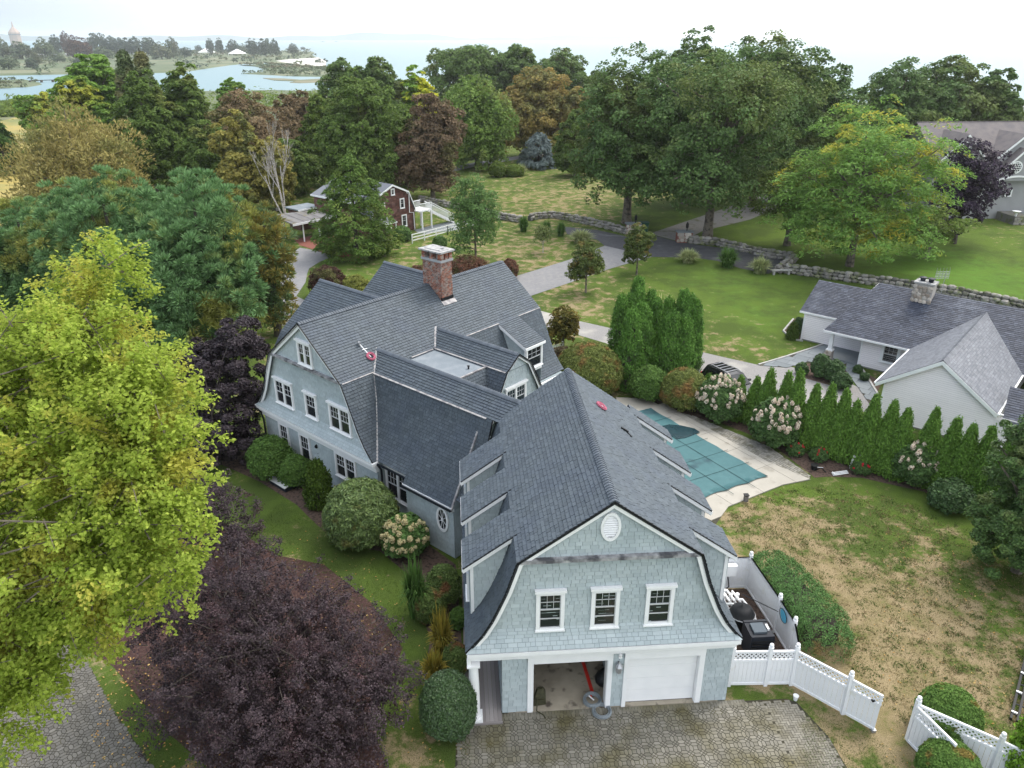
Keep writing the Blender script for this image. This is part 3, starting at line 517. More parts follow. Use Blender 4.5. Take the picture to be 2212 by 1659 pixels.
FARTREES=[
(-566.8,1098.5,-2.7,17.6,25.7,'far',0,'pale green tree at the left end of the far shore'),
(-542.1,1096.7,-2.7,24.7,21.4,'far',1,'broad pale tree over the car park'),
(-512.8,1094.5,-2.7,22.9,24.6,'far',0,'green tree right of the car park'),
(-569.2,1251.3,-2.7,14.1,20.8,'fardark',2,'dark pointed tree above the far wood'),
(-552.4,1250.1,-2.7,14.1,33.0,'farred',1,'thin bare looking tree on the far shore'),
(-468.8,1091.3,-2.7,24.7,27.8,'farred',0,'broad red brown tree on the far shore'),
(-562.3,1379.4,-2.7,26.7,32.4,'fardark',1,'dark wind bent tree right of the red brown one'),
(-540.1,1377.8,-2.7,22.3,27.0,'fardark',0,'dark tree in the middle of the far wood'),
(-521.6,1376.4,-2.7,24.5,25.7,'fardark',1,'second dark tree of the far wood'),
(-503.1,1375.0,-2.7,20.1,26.4,'fardark',0,'third dark tree of the far wood'),
(-456.8,1304.2,-2.7,23.3,25.7,'fardark',1,'last dark tree of the far wood'),
(-374.9,1155.7,-2.7,16.9,17.5,'far',2,'tall pale green tree left of the oak on the shore lawn'),
(-366.2,1083.8,-2.7,22.9,19.3,'far',0,'rounded bush tree by the pond'),
(-365.5,1180.9,-2.7,15.4,12.9,'fardark',0,'low rounded oak on the shore lawn'),
(-478.5,1626.3,-2.7,10.6,12.1,'fardark',1,'small dark round tree beside the tent'),
(-383.8,1366.3,-2.7,11.1,17.1,'fardark',2,'left tall pine of the shore pair'),
(-369.0,1365.2,-2.7,12.3,17.6,'fardark',2,'right tall pine of the shore pair'),
(-347.5,1363.6,-2.7,17.8,21.7,'fardark',0,'round tree between the tents'),
(-341.7,1399.7,-2.7,13.7,15.3,'far',0,'pale bush tree behind the right tent'),
(-285.7,1230.5,-2.7,16.1,17.1,'fardark',2,'tall dark tree at the left of the shore grove'),
(-267.6,1229.2,-2.7,20.2,24.5,'fardark',1,'wide dark tree of the shore grove'),
(-266.8,1290.2,-2.7,12.7,23.1,'fardark',0,'leaning dark tree at the right end of the grove'),
(-239.4,1288.2,-2.7,13.8,16.8,'fardark',0,'lone dark tree near the sandy point'),
(-320.5,1843.7,-2.7,9.1,6.5,'fardark',1,'tiny tree on the sandy point'),
(-432.3,952.6,-2.7,10.8,9.4,'far',0,'dark bush tree on the pond bank'),
(-434.2,904.5,-2.7,8.8,11.6,'far',1,'pointed bush on the pond bank'),
(-364.0,747.8,-2.7,9.7,9.2,'fardark',0,'clump on the pond bank left of the path'),
(-375.2,870.7,-2.7,12.7,6.5,'fardark',1,'rounded thicket tree on the pond bank'),
(-384.1,749.2,-2.7,14.5,10.4,'far',0,'spreading thicket tree at the left edge of the far shore'),
(-439.5,1089.2,-2.7,21.2,15.0,'far',1,'pale tree behind the light green near tree')]
BOATS=[(-778,5177),(-696,5171)]
HAZE=.00014
# ======================= the blue grey house =======================
HS=.5**.5
def H(u,v,z): return (HS*(u+v),HS*(u-v),z)
def Hd(u,v,z=0): return Vector((HS*(u+v),HS*(u-v),z))
house=thing('shingled_house','blue grey shingled house with gambrel slate roofs and a two bay garage','house',(4.84,27,0))
RS=Shingles('roof_shingle',K['roof'],.16,.026,scale=1.05,gap=.010); WS=Shingles('wall_shingle',K['wshingle'],.15,.020,scale=1.1)
def strip(pts,nrm,w,t,mb):     # flat board following a polyline; w vector or list of vectors, t thickness vector
    for a,b in zip(pts,pts[1:]):
        a,b=Vector(a),Vector(b); d=(b-a).normalized(); n=Vector(nrm); s=n.cross(d).normalized()*w
        mb.obox(a-d*.0,b-a,s,n*t)
def window(parent,o,e1,n,w,h,units=1,cap=True,upper=(3,2),open_=False,split=.5,cas=.12):
    o,e1,n=Vector(o),Vector(e1).normalized(),Vector(n).normalized(); z=Vector((0,0,1))
    P=lambda x,y,d: o+e1*x+z*y+n*d
    c=cas; m=MB()
    m.obox(P(0,0,0),e1*c,z*h,n*.09); m.obox(P(w-c,0,0),e1*c,z*h,n*.09)
    m.obox(P(c,h-c*1.1,0),e1*(w-2*c),z*c*1.1,n*.088); m.obox(P(c,0,0),e1*(w-2*c),z*.07,n*.088)
    uw=(w-2*c-(units-1)*.12)/units
    for k in range(1,units): m.obox(P(c+k*uw+(k-1)*.12,.07,0),e1*.12,z*(h-c*1.1-.07),n*.085)
    wo=m.build('window',K['white'],parent)
    MB().obox(P(-.03,-.05,0),e1*(w+.06),z*.05,n*.14).build('sill',K['white'],wo)
    if cap: MB().obox(P(-.05,h,0),e1*(w+.1),z*.10,n*.17).build('head_cap',K['white'],wo)
    for k in range(units):
        x0=c+k*(uw+.12); y0=.07; H_=h-c*1.1-.07; ym=y0+H_*split; s=MB(); b=.028
        s.obox(P(x0,y0,.02),e1*uw,z*b,n*.03); s.obox(P(x0,y0+b,.02),e1*b,z*(H_-2*b),n*.03); s.obox(P(x0+uw-b,y0+b,.02),e1*b,z*(H_-2*b),n*.03); s.obox(P(x0,y0+H_-b,.02),e1*uw,z*b,n*.03); s.obox(P(x0+b,ym-.02,.02),e1*(uw-2*b),z*.04,n*.036)
        nx,ny=upper; iw=uw-2*b; ih=y0+H_-b-(ym+.02)
        for i in range(1,nx): s.obox(P(x0+b+iw*i/nx-.007,ym+.02,.02),e1*.014,z*ih,n*.028)
        for j in range(1,ny): s.obox(P(x0+b,ym+.02+ih*j/ny-.007,.02),e1*iw,z*.014,n*.026)
        if open_: s.obox(P(x0+b,y0+H_*.27,.02),e1*iw,z*.03,n*.03)
        s.build('sash',K['sash'],wo)
        for i in range(nx):
            for j in range(ny):
                a=P(x0+b+iw*i/nx+.01,ym+.02+ih*j/ny+.01,.022); dx=e1*(iw/nx-.02); dz=z*(ih/ny-.02)
                MB().poly([a,a+dx,a+dx+dz,a+dz]).build('pane',K['glass'],wo)
        a=P(x0+b,y0+b,.022); dx=e1*iw; dz=z*(ym-.02-y0-b); MB().poly([a,a+dx,a+dx+dz,a+dz]).build('pane',K['glass'],wo)
    return wo
def prof_z(prof,a):
    a=abs(a)
    for (a0,z0),(a1,z1) in zip(prof,prof[1:]):
        if a0<=a<=a1: return z0+(z1-z0)*(a-a0)/(a1-a0)
    return prof[-1][1]
def prof_a(prof,z):
    for (a0,z0),(a1,z1) in zip(prof,prof[1:]):
        if z1<=z<=z0: return a0+(a1-a0)*(z0-z)/(z0-z1)
    return prof[-1][0] if z<prof[-1][1] else 0
GP=[(0,9.37),(3.17,7.09),(3.56,5.86),(3.80,5.27),(4.05,4.68),(4.38,4.08),(4.68,3.68),(4.97,3.34)]
MP=[(0,9.62)]+[(a*1.06 if a>3.2 else 3.2,z) for a,z in GP[1:]]
WP=[(0,7.85),(1.1,7.05),(1.5,5.86),(1.75,5.27),(2.0,4.68),(2.35,4.08),(2.65,3.68),(2.95,3.34)]
W2P=[(0,7.85),(1.0,7.1),(1.85,5.5),(2.3,4.4)]
def roofside(T,prof,sg,l0,l1,shing=True,knee=True,hint=None,segs=None,lower=None):
    m=MB(); out=Vector(T(sg*5,0,0))-Vector(T(0,0,0)); out.normalize(); hint=hint or (out+Vector((0,0,.6)))
    for i,((a0,z0),(a1,z1)) in enumerate(zip(prof,prof[1:])):
        q0,q1=(l0,l1) if i==0 or not lower else lower
        P=[T(sg*a0,z0,q0),T(sg*a0,z0,q1),T(sg*a1,z1,q1),T(sg*a1,z1,q0)]
        n=(Vector(P[1])-Vector(P[0])).cross(Vector(P[2])-Vector(P[1])).normalized()
        if n.dot(hint)<0: n=-n
        m.prism(P,-n*.10)
        if shing: RS.cover(P,hint,h=.16)
    m.build('roof',K['underlay'] if shing else K['roof'],house)
    if knee:
        a,z=prof[1]; q0,q1=lower or (l0,l1); p=Vector(T(sg*a,z,q0)); d=Vector(T(sg*a,z,q1))-p
        MB().obox(p+Vector((0,0,.004))-out*.05,d,out*.10,Vector((0,0,.022))).build('knee_flashing',K['lead'],house)
def caps(T,z,l0,l1,step=.16,sl=.72,w=.16):
    d=Vector(T(0,0,1))-Vector(T(0,0,0)); d.normalize(); o=Vector(T(1,0,0))-Vector(T(0,0,0)); Z=Vector((0,0,1)); n=int(abs(l1-l0)/step)
    me=bpy.data.meshes.new('ridge_cap'); L=step*1.25
    V=[]
    for l,h in ((0,.055),(L,.02)):
        for a,zz in ((-w,-w*sl),(-w*.45,-w*sl*.38),(0,-.012),(w*.45,-w*sl*.38),(w,-w*sl)): V.append((a,l,zz+h))
    V+=[(a,0,-w*sl*abs(a)/w) for a in (-w,0,w)]
    F=[(i,i+1,i+6,i+5) for i in range(4)]+[(10,11,2,1,0),(11,12,4,3,2)]
    me.from_pydata(V,[],F); me.materials.append(K['cap'])
    sgn=1 if l1>l0 else -1
    for k in range(n):
        p=Vector(T(0,z,l0+sgn*k*step)); place(me,'ridge_cap',basis(p,o*(1+.06*rnd.random()),d*sgn,Z),house)
def gable(T,prof,belt,base,rake=.24,flare=True,upper=True,belt_part=True,over=.30):
    e=Vector(T(1,0,0))-Vector(T(0,0,0)); n=Vector(T(0,0,1))-Vector(T(0,0,0))
    inset=.12; ins=lambda z,k=inset: max(.02,prof_a(prof,z)-k)
    zs=[p[1] for p in prof[1:]]
    # solid backing
    P=[T(a,z,0) for a,z in prof]+[T(-a,z,0) for a,z in reversed(prof[1:])]
    MB().prism(P,-n*.15).build('gable_wall',K['wallback'],house)
    if upper:
        za=belt; zt=prof[0][1]-.12
        WS.cover([T(-ins(za),za,.10),T(ins(za),za,.10),T(0,zt,.10)],n)
        MB().prism([T(-ins(za),za,0),T(ins(za),za,0),T(0,zt,0)],n*.095).build('upper_gable_wall',K['wallback'],house)
    zf=prof[-3][1] if flare else base
    mid=[z for z in zs if zf<z<belt]
    lz=[belt-.1]+mid+[zf]
    WS.cover([T(-ins(z),z,.012) for z in lz]+[T(ins(z),z,.012) for z in reversed(lz)],n)
    if flare:
        z1=zf; z2=zf-.36; z3=prof[-1][1]
        w1,w2,w3=ins(z1),ins(z2),ins(z3,.02)
        WS.cover([T(-w2,z2,.13),T(w2,z2,.13),T(w1,z1,.012),T(-w1,z1,.012)],n); WS.cover([T(-w3,z3,.40),T(w3,z3,.40),T(w2,z2,.13),T(-w2,z2,.13)],n)
        m=MB(); m.add([T(-w3,z3,.39),T(w3,z3,.39),T(w2,z2,.12),T(-w2,z2,.12),T(w1,z1,.0),T(-w1,z1,.0)],[(0,1,2,3),(3,2,4,5)]); m.build('flared_skirt',K['wallback'],house)
    # rake boards with a second moulding
    for s in (-1,1):
        for off,wd,d0,th,nm in ((0,rake,over-.10,.05,'rake_board'),(0,.10,over-.05,.05,'rake_moulding')):
            m=MB(); pts=[(a,z) for a,z in prof]
            def inner(i):
                a,z=pts[i]; segs=[]
                for j in (i-1,i):
                    if 0<=j<len(pts)-1:
                        da,dz=pts[j+1][0]-pts[j][0],pts[j+1][1]-pts[j][1]; L=math.hypot(da,dz); segs.append((dz/L,-da/L))
                nx=sum(q[0] for q in segs)/len(segs); nz=sum(q[1] for q in segs)/len(segs); k=1/max(.5,nx*nx+nz*nz)
                if i==0: nx,nz,k=0,segs[0][1],1/segs[0][1]**2
                return max(0,a+nx*wd*k),z+nz*wd*k
            for i in range(len(pts)-1):
                q=[(max(pts[i][0],0),pts[i][1]-.02),(pts[i+1][0],pts[i+1][1]-.02),inner(i+1),inner(i)]
                m.prism([T(s*a,z,d0) for a,z in q],n*th)
            m.build(nm,K['white'],house)
        m=MB()
        for (a0,z0),(a1,z1) in zip(prof,prof[1:]):
            a_,b_=Vector(T(s*a0,z0,over)),Vector(T(s*a1,z1,over)); m.obox(a_+Vector((0,0,.012)),b_-a_,n*.035,Vector((0,0,-.06)))
        m.build('roof_edge',K['black'],house)
    if belt_part:
        w=ins(belt,.06); MB().obox(T(-w,belt-.07,0),e*2*w,n*.30,(0,0,.13)).build('belt_ledge',K['weather'],house)
        for k in range(8): MB().obox(T(-w+2*w*(k+.5)/8-.05,belt-.15,0),e*.10,n*.16,(0,0,.075)).build('bracket',K['white'],house)
# ---- garage wing ----
TG=lambda a,z,l:(4.84+a,l,z)
TGF=lambda a,z,d:(4.84+a,20.85-d,z)
GF,GB=20.55,31.45
for sg in (-1,1):
    roofside(TG,GP,sg,GF,GB,hint=Vector((sg,0,.7)),knee=False)
caps(TG,9.385,GF,GB)
gable(TGF,GP,7.09,3.3)
MB().prism([TGF(a,z,-10.5) for a,z in GP]+[TGF(-a,z,-10.5) for a,z in reversed(GP[1:])],(0,.1,0)).build('rear_gable_wall',K['wallback'],house)
# dormers: the upper slope runs on over the knee
mS=(9.37-7.09)/3.17
def dplane(a): return 9.37-mS*a
for sg in (-1,1):
    for i,(ya,yb) in enumerate(((22.04,23.78),(24.95,26.72),(27.88,29.7))+(((30.9,31.9),) if sg>0 else ())):
        X=lambda a: 4.84+sg*a
        P=[(X(3.0),ya,dplane(3.0)+.02),(X(3.0),yb,dplane(3.0)+.02),(X(4.99),yb,dplane(4.99)+.02),(X(4.99),ya,dplane(4.99)+.02)]
        nn_=Vector((sg*mS,0,1)).normalized()
        d=MB().prism(P,-nn_*.10).build('dormer',K['underlay'],house); RS.cover(P,nn_)
        ao=4.72
        zz=[p for p in GP if 3.2<p[0]<ao]
        for yy,nv in ((ya+.16,-1),(yb-.16,1)):
            pl=[(X(3.25),yy,dplane(3.25)-.09)]+[(X(a),yy,z) for a,z in GP if 3.3<a<ao]+[(X(ao),yy,prof_z(GP,ao)),(X(ao),yy,dplane(ao)-.09)]
            MB().prism(pl,(0,-nv*.06,0)).build('cheek',K['wallback'],d)
            if nv<0:
                z_=[(X(3.25),dplane(3.25)-.09)]
                WS.cover([(p[0],p[1]-.004,p[2]) for p in pl[1:]]+[(p[0],p[1]-.004,p[2]) for p in pl[:1]],(0,nv,0))
                # fascia boards under the roof edge and corner board
                a,b=Vector((X(3.05),ya-.02,dplane(3.05)-.005)),Vector((X(4.97),ya-.02,dplane(4.97)-.005))
                MB().obox(a,b-a,(0,.05,0),(0,0,-.17)).build('fascia',K['white'],d); MB().obox(a+Vector((0,.05,-.10)),b-a,(0,.12,0),(0,0,-.12)).build('soffit_board',K['white'],d)
                MB().obox(a+Vector((0,-.02,.035)),b-a,(0,.05,0),(0,0,-.035)).build('drip_edge',K['black'],d)
                zb=prof_z(GP,ao-.02); x0=X(ao)-(0 if sg<0 else .12)
                MB().box(min(x0,x0+.12),yy-.05,zb+.02,max(x0,x0+.12),yy+.01,dplane(ao)-.2).build('corner_board',K['white'],d)
        zb=prof_z(GP,ao); MB().obox((X(ao),ya+.16,zb),(0,yb-ya-.32,0),(sg*.04,0,0),(0,0,dplane(ao)-zb-.1)).build('dormer_front',K['wallback'],d)
        window(house,(X(ao)+sg*.045,(ya+.35) if sg>0 else (yb-.35),zb+.35),(0,sg,0),(sg,0,0),.9,1.2,cap=False)
        e0=Vector((X(4.97),ya,dplane(4.97)-.02)); MB().obox(e0,(0,yb-ya,0),(sg*.04,0,0),(0,0,-.12)).build('eave_board',K['white'],d)
# front: cornice, piers, doors
F=20.85
b=MB(); b.box(-.06,F-.42,3.16,9.74,F,3.32); b.build('cornice',K['white'],house)
MB().box(.0,F-.30,3.02,9.70,F,3.16).build('cornice_band',K['white'],house); MB().box(.04,F-.20,2.84,9.68,F,3.02).build('frieze_board',K['white'],house)
MB().box(.10,F-.12,2.74,9.66,F,2.84).build('frieze_bead',K['white'],house)
wallp=MB(); IN=.30
for x0,x1 in ((1.17,2.18),(5.15,5.66),(8.56,9.66)): wallp.box(x0,F,0.02,x1,F+IN,2.75)
wallp.box(2.18,F,2.62,5.15,F+IN,2.75); wallp.box(5.66,F,2.62,8.56,F+IN,2.75)
wallp.box(9.36,F+IN,0.02,9.66,31.4,3.3); wallp.box(1.17,F+IN,0.02,1.37,30.6,3.3); wallp.box(1.37,31.2,.02,9.36,31.4,3.3)
wallp.box(5.36,F+IN,.02,5.48,27,2.9); wallp.build('garage_wall',K['wallback'],house)
for x0,x1 in ((1.17,2.10),(5.21,5.64),(8.63,9.66)): WS.cover([(x0,F-.004,.06),(x1,F-.004,.06),(x1,F-.004,2.74),(x0,F-.004,2.74)],(0,-1,0))
WS.cover([(9.664,F,.06),(9.664,31,.06),(9.664,31,3.3),(9.664,F,3.3)],(1,0,0)); WS.cover([(1.166,F,.12),(1.166,30.3,.12),(1.166,30.3,3.0),(1.166,F,3.0)],(-1,0,0))
MB().box(1.37,F+IN,2.9,9.36,31.2,3.0).build('garage_ceiling',K['garwall'],house)
gfl=MB().box(1.40,F-.02,-.05,9.36,31.2,.055).build('garage_floor',K['conc'],house)
MB().box(5.66,F-.05,.0,8.56,F-.02,.05).build('door_sill',K['conc'],house)
for x0,x1,cl,cr in ((2.30,5.03,.20,.18),(5.78,8.44,.14,.20)):
    f=MB(); f.box(x0-cl,F-.07,.05,x0,F+.02,2.62); f.box(x1,F-.07,.05,x1+cr,F+.02,2.62); f.box(x0-cl,F-.09,2.42,x1+cr,F+.02,2.74); f.box(x0-.10,F-.02,.05,x0+.02,F+.32,2.45); f.box(x1-.02,F-.02,.05,x1+.10,F+.32,2.45); f.box(x0,F-.02,2.40,x1,F+.32,2.46); f.build('door_casing',K['white'],house)
gd=MB().box(5.80,F+.20,.06,8.42,F+.24,2.41).build('garage_door',K['white'],house)
for k in range(4): MB().box(5.805,F+.155,.07+k*.585,8.415,F+.20,.07+k*.585+.578).build('door_panel',K['white'],gd)
MB().box(5.81,F+.15,.055,8.41,F+.2,.07).build('door_seal',K['black'],gd)
gu=MB().box(2.32,F+.30,2.37,5.01,F+3,2.42).build('garage_door',K['white'],house); gu['label']='raised garage door'
MB().box(2.32,F+.25,2.33,5.01,F+.30,2.42).build('door_bottom_rail',K['white'],gu)
e1=(1,0,0); nf=(0,-1,0)
for x in (2.36,4.29,6.22): window(house,(x,F-.012,3.99),e1,nf,1.0,1.66,open_=True,split=.56,cas=.13)
# oval louvre vent
def oval(cx,z,rx,rz,y0,y1,n=28): return [(cx+rx*math.cos(2*math.pi*k/n),y0,z+rz*math.sin(2*math.pi*k/n)) for k in range(n)]
vm=MB(); n_=28
A,B=oval(4.79,8.3,.34,.56,F-.20,0),oval(4.79,8.3,.25,.45,F-.20,0); A2,B2=[(x,F-.09,z) for x,y,z in A],[(x,F-.09,z) for x,y,z in B]
vm.add(A+B+A2+B2,[(i,(i+1)%n_,n_+(i+1)%n_,n_+i) for i in range(n_)]+[(i,(i+1)%n_,2*n_+(i+1)%n_,2*n_+i) for i in range(n_)]+[(n_+i,n_+(i+1)%n_,3*n_+(i+1)%n_,3*n_+i) for i in range(n_)])
vent=vm.build('oval_vent',K['white'],house)
MB().poly([(x,F-.105,z) for x,y,z in B]).build('vent_back',K['underlay'],vent)
for k in range(9):
    z=8.3-.40+.8*(k+.5)/9; w=.25*math.sqrt(max(0,1-((z-8.3)/.45)**2)); MB().obox((4.79-w,F-.115,z+.035),(2*w,0,0),(0,-.06,-.055),(0,.012,-.02)).build('louvre',K['white'],vent)
# lantern and floodlight on the middle pier
lt=MB().lathe([(.03,2.0),(.09,2.02),(.11,2.05),(.14,2.3),(.16,2.32),(.05,2.45),(.02,2.52)],6,(5.42,F-.18,-.12)).build('lantern',K['metal'],house); MB().lathe([(.085,2.06),(.11,2.28)],6,(5.42,F-.18,-.12)).build('lantern_glass',K['glass'],lt)
MB().box(5.38,F-.2,2.2,5.46,F,2.28).build('bracket_arm',K['metal'],lt)
fl=MB().box(5.36,F-.3,2.68,5.48,F-.2,2.74).build('floodlight',K['white'],house); MB().lathe([(.03,0),(.06,.1)],8,(5.42,F-.3,2.76)).build('lamp_head',K['white'],fl)
# porch: deck boards, column
for k in range(9): MB().box(-.22+k*.152,20.42,.06,-.22+k*.152+.145,30,.11).build('deck_board',K['wood'],house)
MB().box(-.22,20.36,-.02,1.16,20.42,.1).build('deck_edge',K['wood'],house)
col=MB().lathe([(.20,.30),(.205,.9),(.19,1.8),(.16,2.62),(.19,2.64),(.19,2.70)],18,(.14,20.66,0)).build('porch_column',K['white'],house,smooth=False)
MB().lathe([(.25,.19),(.27,.24),(.25,.30),(.20,.31)],18,(.14,20.66,0)).build('column_base',K['white'],col); MB().box(-.15,20.37,.11,.43,20.95,.19).build('plinth',K['white'],col); MB().box(-.09,20.43,2.70,.37,20.89,2.76).build('capital',K['white'],col)
MB().box(-.08,20.5,2.75,.06,30.0,3.3).build('porch_beam',K['white'],house); MB().box(-.06,20.9,3.28,1.2,30,3.32).build('porch_ceiling',K['white'],house)
# ---- main block ----
TM=lambda a,z,l:H(l,-32.55+a,z)
TMF=lambda a,z,d:H(21.12-d,-32.55+a,z)
roofside(TM,MP,1,20.82,36.75,hint=Hd(0,1,.7),knee=False); roofside(TM,MP,-1,20.82,36.75,shing=False,knee=False)
caps(TM,9.635,20.82,29.95); caps(TM,9.635,31.0,36.75)
kz=MP[1][1]; 
for l0,l1 in ((20.9,22.9),(25.6,27.2),(29.7,32.75),(34.6,36.7)):
    p=Vector(H(l0,-32.55+3.17,kz+.012)); MB().obox(p,Hd(l1-l0,0),Hd(0,.09,-.03),(0,0,.02)).build('knee_flashing',K['lead'],house)
gable(TMF,MP,7.09,3.3)
fr=MB(); fr.obox(H(20.72,-37.9,3.16),Hd(.4,0),Hd(0,10.7),(0,0,.16)); fr.build('cornice',K['white'],house)
MB().obox(H(20.84,-37.85,2.98),Hd(.3,0),Hd(0,10.6),(0,0,.18)).build('cornice_band',K['white'],house); MB().obox(H(20.98,-37.75,2.68),Hd(.2,0),Hd(0,10.45),(0,0,.30)).build('frieze_board',K['white'],house)
wl=MB(); wl.obox(H(21.12,-37.6,0),Hd(.2,0),Hd(0,10.28),(0,0,3.2)); wl.obox(H(21.32,-37.6,0),Hd(15,0),Hd(0,.2),(0,0,3.3)); wl.obox(H(21.32,-27.52,0),Hd(15,0),Hd(0,.2),(0,0,3.3)); wl.obox(H(36.3,-37.4,0),Hd(.2,0),Hd(0,9.9),(0,0,3.3))
P=[TMF(a,z,-15.3) for a,z in MP]+[TMF(-a,z,-15.3) for a,z in reversed(MP[1:])]; wl.prism(P,Hd(.1,0)); wl.build('wall',K['wallback'],house)
WS.cover([H(21.108,-37.6,.05),H(21.108,-27.34,.05),H(21.108,-27.34,2.70),H(21.108,-37.6,2.70)],Hd(-1,0))
WS.cover([H(21.12,-27.315,.05),H(22.1,-27.315,.05),H(22.1,-27.315,3.2),H(21.12,-27.315,3.2)],Hd(0,1))
nF=Hd(-1,0); eF=Hd(0,1)
def fw(v0,z0,v1,z1,units,**k): window(house,H(21.10,v0,z0),eF,nF,v1-v0,z1-z0,units,**k)
window(house,H(21.0,-33.05,7.24),eF,nF,1.22,1.30,2,upper=(2,2))
fw(-35.95,4.02,-34.25,5.52,2,upper=(2,2)); fw(-33.1,4.08,-32.05,5.5,1); fw(-30.95,4.06,-29.15,5.55,2)
fw(-36.15,.85,-35.2,2.66,1,cap=False); fw(-34.15,.9,-33.15,2.66,1,cap=False); fw(-30.88,1.18,-29.08,2.66,2,cap=False,upper=(3,2))
MB().lathe([(.12,0),(.12,.06)],12).build('round_vent',K['black'],house,local=True).matrix_local=Matrix.Translation(Vector(H(21.06,-32.55,2.3))-ORG[house.name])@Matrix.Rotation(R(-45),4,'Z')@Matrix.Rotation(R(90),4,'Y')
g=MB().tube([H(20.85,-37.95,3.3),H(20.9,-37.7,2.9),H(21.0,-37.62,2.3),H(21.02,-37.64,.1)],.06).build('downpipe',K['navy'],house)
MB().tube([H(20.95,-27.1,3.25),H(21.25,-27.2,2.8),H(21.3,-27.25,.1)],.06).build('downpipe',K['navy'],house)
# bulkhead
bk=MB(); bk.prism([H(21.05,-34.6,.75),H(19.1,-34.6,.22),H(19.1,-34.6,0),H(21.05,-34.6,0)],Hd(0,1.55)); bko=bk.build('bulkhead',K['navy'],house)
for k in range(2): MB().obox(H(19.05,-34.62+k*.8,.25),Hd(2.0,0,.54),Hd(0,.79),(0,0,.04)).build('bulkhead_door',mat('pale grey door',(.52,.53,.52)) if k==0 else bpy.data.materials['pale grey door'],bko)
# ---- wing W (gambrel) toward the garage ----
TW=lambda a,z,l:H(24.05+a,l,z)
def vy(z): return -32.55+prof_a(MP,z)
def clipW(sg):
    m=MB()
    for (a0,z0),(a1,z1) in zip(WP,WP[1:]):
        end=-17.5 if z0>7.2 else -19.8
        if sg<0:
            e0=e1_=-20.3
            if z0>7.2: e0,e1_=-18.6,-20.0
            if z1<6.0: e0=e1_=-21.0
        else: e0=e1_=-20.5
        P=[TW(sg*a0,z0,vy(z0)-.02),TW(sg*a0,z0,e0),TW(sg*a1,z1,e1_),TW(sg*a1,z1,vy(z1)-.02)]
        n=(Vector(P[1])-Vector(P[0])).cross(Vector(P[2])-Vector(P[1])).normalized()
        if n.dot(Hd(sg,0,.7))<0: n=-n
        if sg>0 and z1<6.5: continue
        m.prism(P,-n*.10); RS.cover(P,n)
    m.build('roof',K['underlay'],house)
clipW(-1); clipW(1); caps(TW,7.865,-30.25,-18.9)
# valley and knee flashings
vm=MB()
for (a0,z0),(a1,z1) in zip(WP,WP[1:]):
    p0=Vector(TW(-a0,z0,vy(z0))); p1=Vector(TW(-a1,z1,vy(z1))); vm.obox(p0+Vector((-.055,0,.015)),p1-p0,(.11,0,0),Vector((0,-.02,.02)))
vm.build('valley_flashing',K['lead'],house)
p=Vector(TW(-1.12,7.06,vy(7.06))); MB().obox(p,Hd(0,8.0),Hd(-.08,0,-.03),(0,0,.02)).build('knee_flashing',K['lead'],house)
vm=MB()
for (a0,z0),(a1,z1) in zip(W2P[:2],W2P[1:2]):
    p0=Vector(H(28.4-a0,vy(z0),z0)); p1=Vector(H(28.4-a1,vy(z1),z1)); vm.obox(p0+Vector((-.06,0,.015)),p1-p0,(.12,0,0),Vector((0,-.02,.02)))
vm.build('valley_flashing',K['lead'],house)
# membrane roof between the wings and its mansard front
fr=MB().prism([H(25.1,-29.4,7.0),H(27.45,-29.4,7.0),H(27.45,-25.45,7.0),H(25.1,-25.45,7.0)],(0,0,-.15)).build('membrane_roof',K['membrane'],house)
MB().obox(H(25.2,-25.5,7.0),Hd(2.2,0),Hd(0,.09),(0,0,.07)).build('parapet_flashing',K['lead'],fr)
MB().prism([H(25.3,-26.3,7.004),H(27.2,-26.3,7.004),H(27.2,-25.6,7.004),H(25.3,-25.6,7.004)],(0,0,.012)).build('membrane_patch',K['membrane'],fr)
MB().lathe([(.05,0),(.05,.16),(.08,.17),(.08,.2)],8,H(26.6,-26.0,7.0)).build('vent_pipe',K['black'],fr)
P=[H(25.0,-25.4,6.98),H(27.5,-25.4,6.98),H(27.9,-24.6,5.4),H(24.6,-24.6,5.4)]; MB().prism(P,Hd(0,-.1)).build('roof',K['underlay'],house); RS.cover(P,Hd(0,1,.5))
# ---- second wing with its small gable ----
T2=lambda a,z,l:H(28.4+a,l,z)
for sg in (-1,1):
    m=MB()
    for (a0,z0),(a1,z1) in zip(W2P,W2P[1:]):
        P=[T2(sg*a0,z0,vy(z0)-.05),T2(sg*a0,z0,-24.0),T2(sg*a1,z1,-24.0),T2(sg*a1,z1,vy(z1)-.05)]
        n=(Vector(P[1])-Vector(P[0])).cross(Vector(P[2])-Vector(P[1])).normalized()
        if n.dot(Hd(sg,0,.7))<0: n=-n
        m.prism(P,-n*.10); RS.cover(P,n)
    m.build('roof',K['underlay'],house)
caps(T2,7.865,-29.9,-24.0)
gable(lambda a,z,d:H(28.4+a,-24.3+d,z),W2P,7.0,4.4,rake=.18,flare=False,upper=False,belt_part=False)
WS.cover([H(27.5,-24.19,7.0),H(29.3,-24.19,7.0),H(28.4,-24.19,7.7)],Hd(0,1))
p=Vector(T2(-1.02,7.1,vy(7.1))); MB().obox(p,Hd(0,5.3),Hd(-.07,0,-.03),(0,0,.02)).build('knee_flashing',K['lead'],house)
window(house,H(27.55,-24.28,4.6),Hd(1,0),Hd(0,1),1.7,1.35,2,upper=(3,2))
MB().obox(H(26.9,-26.5,3.3),Hd(3,0),Hd(0,2.1),(0,0,1.2)).build('wall',K['wallback'],house)
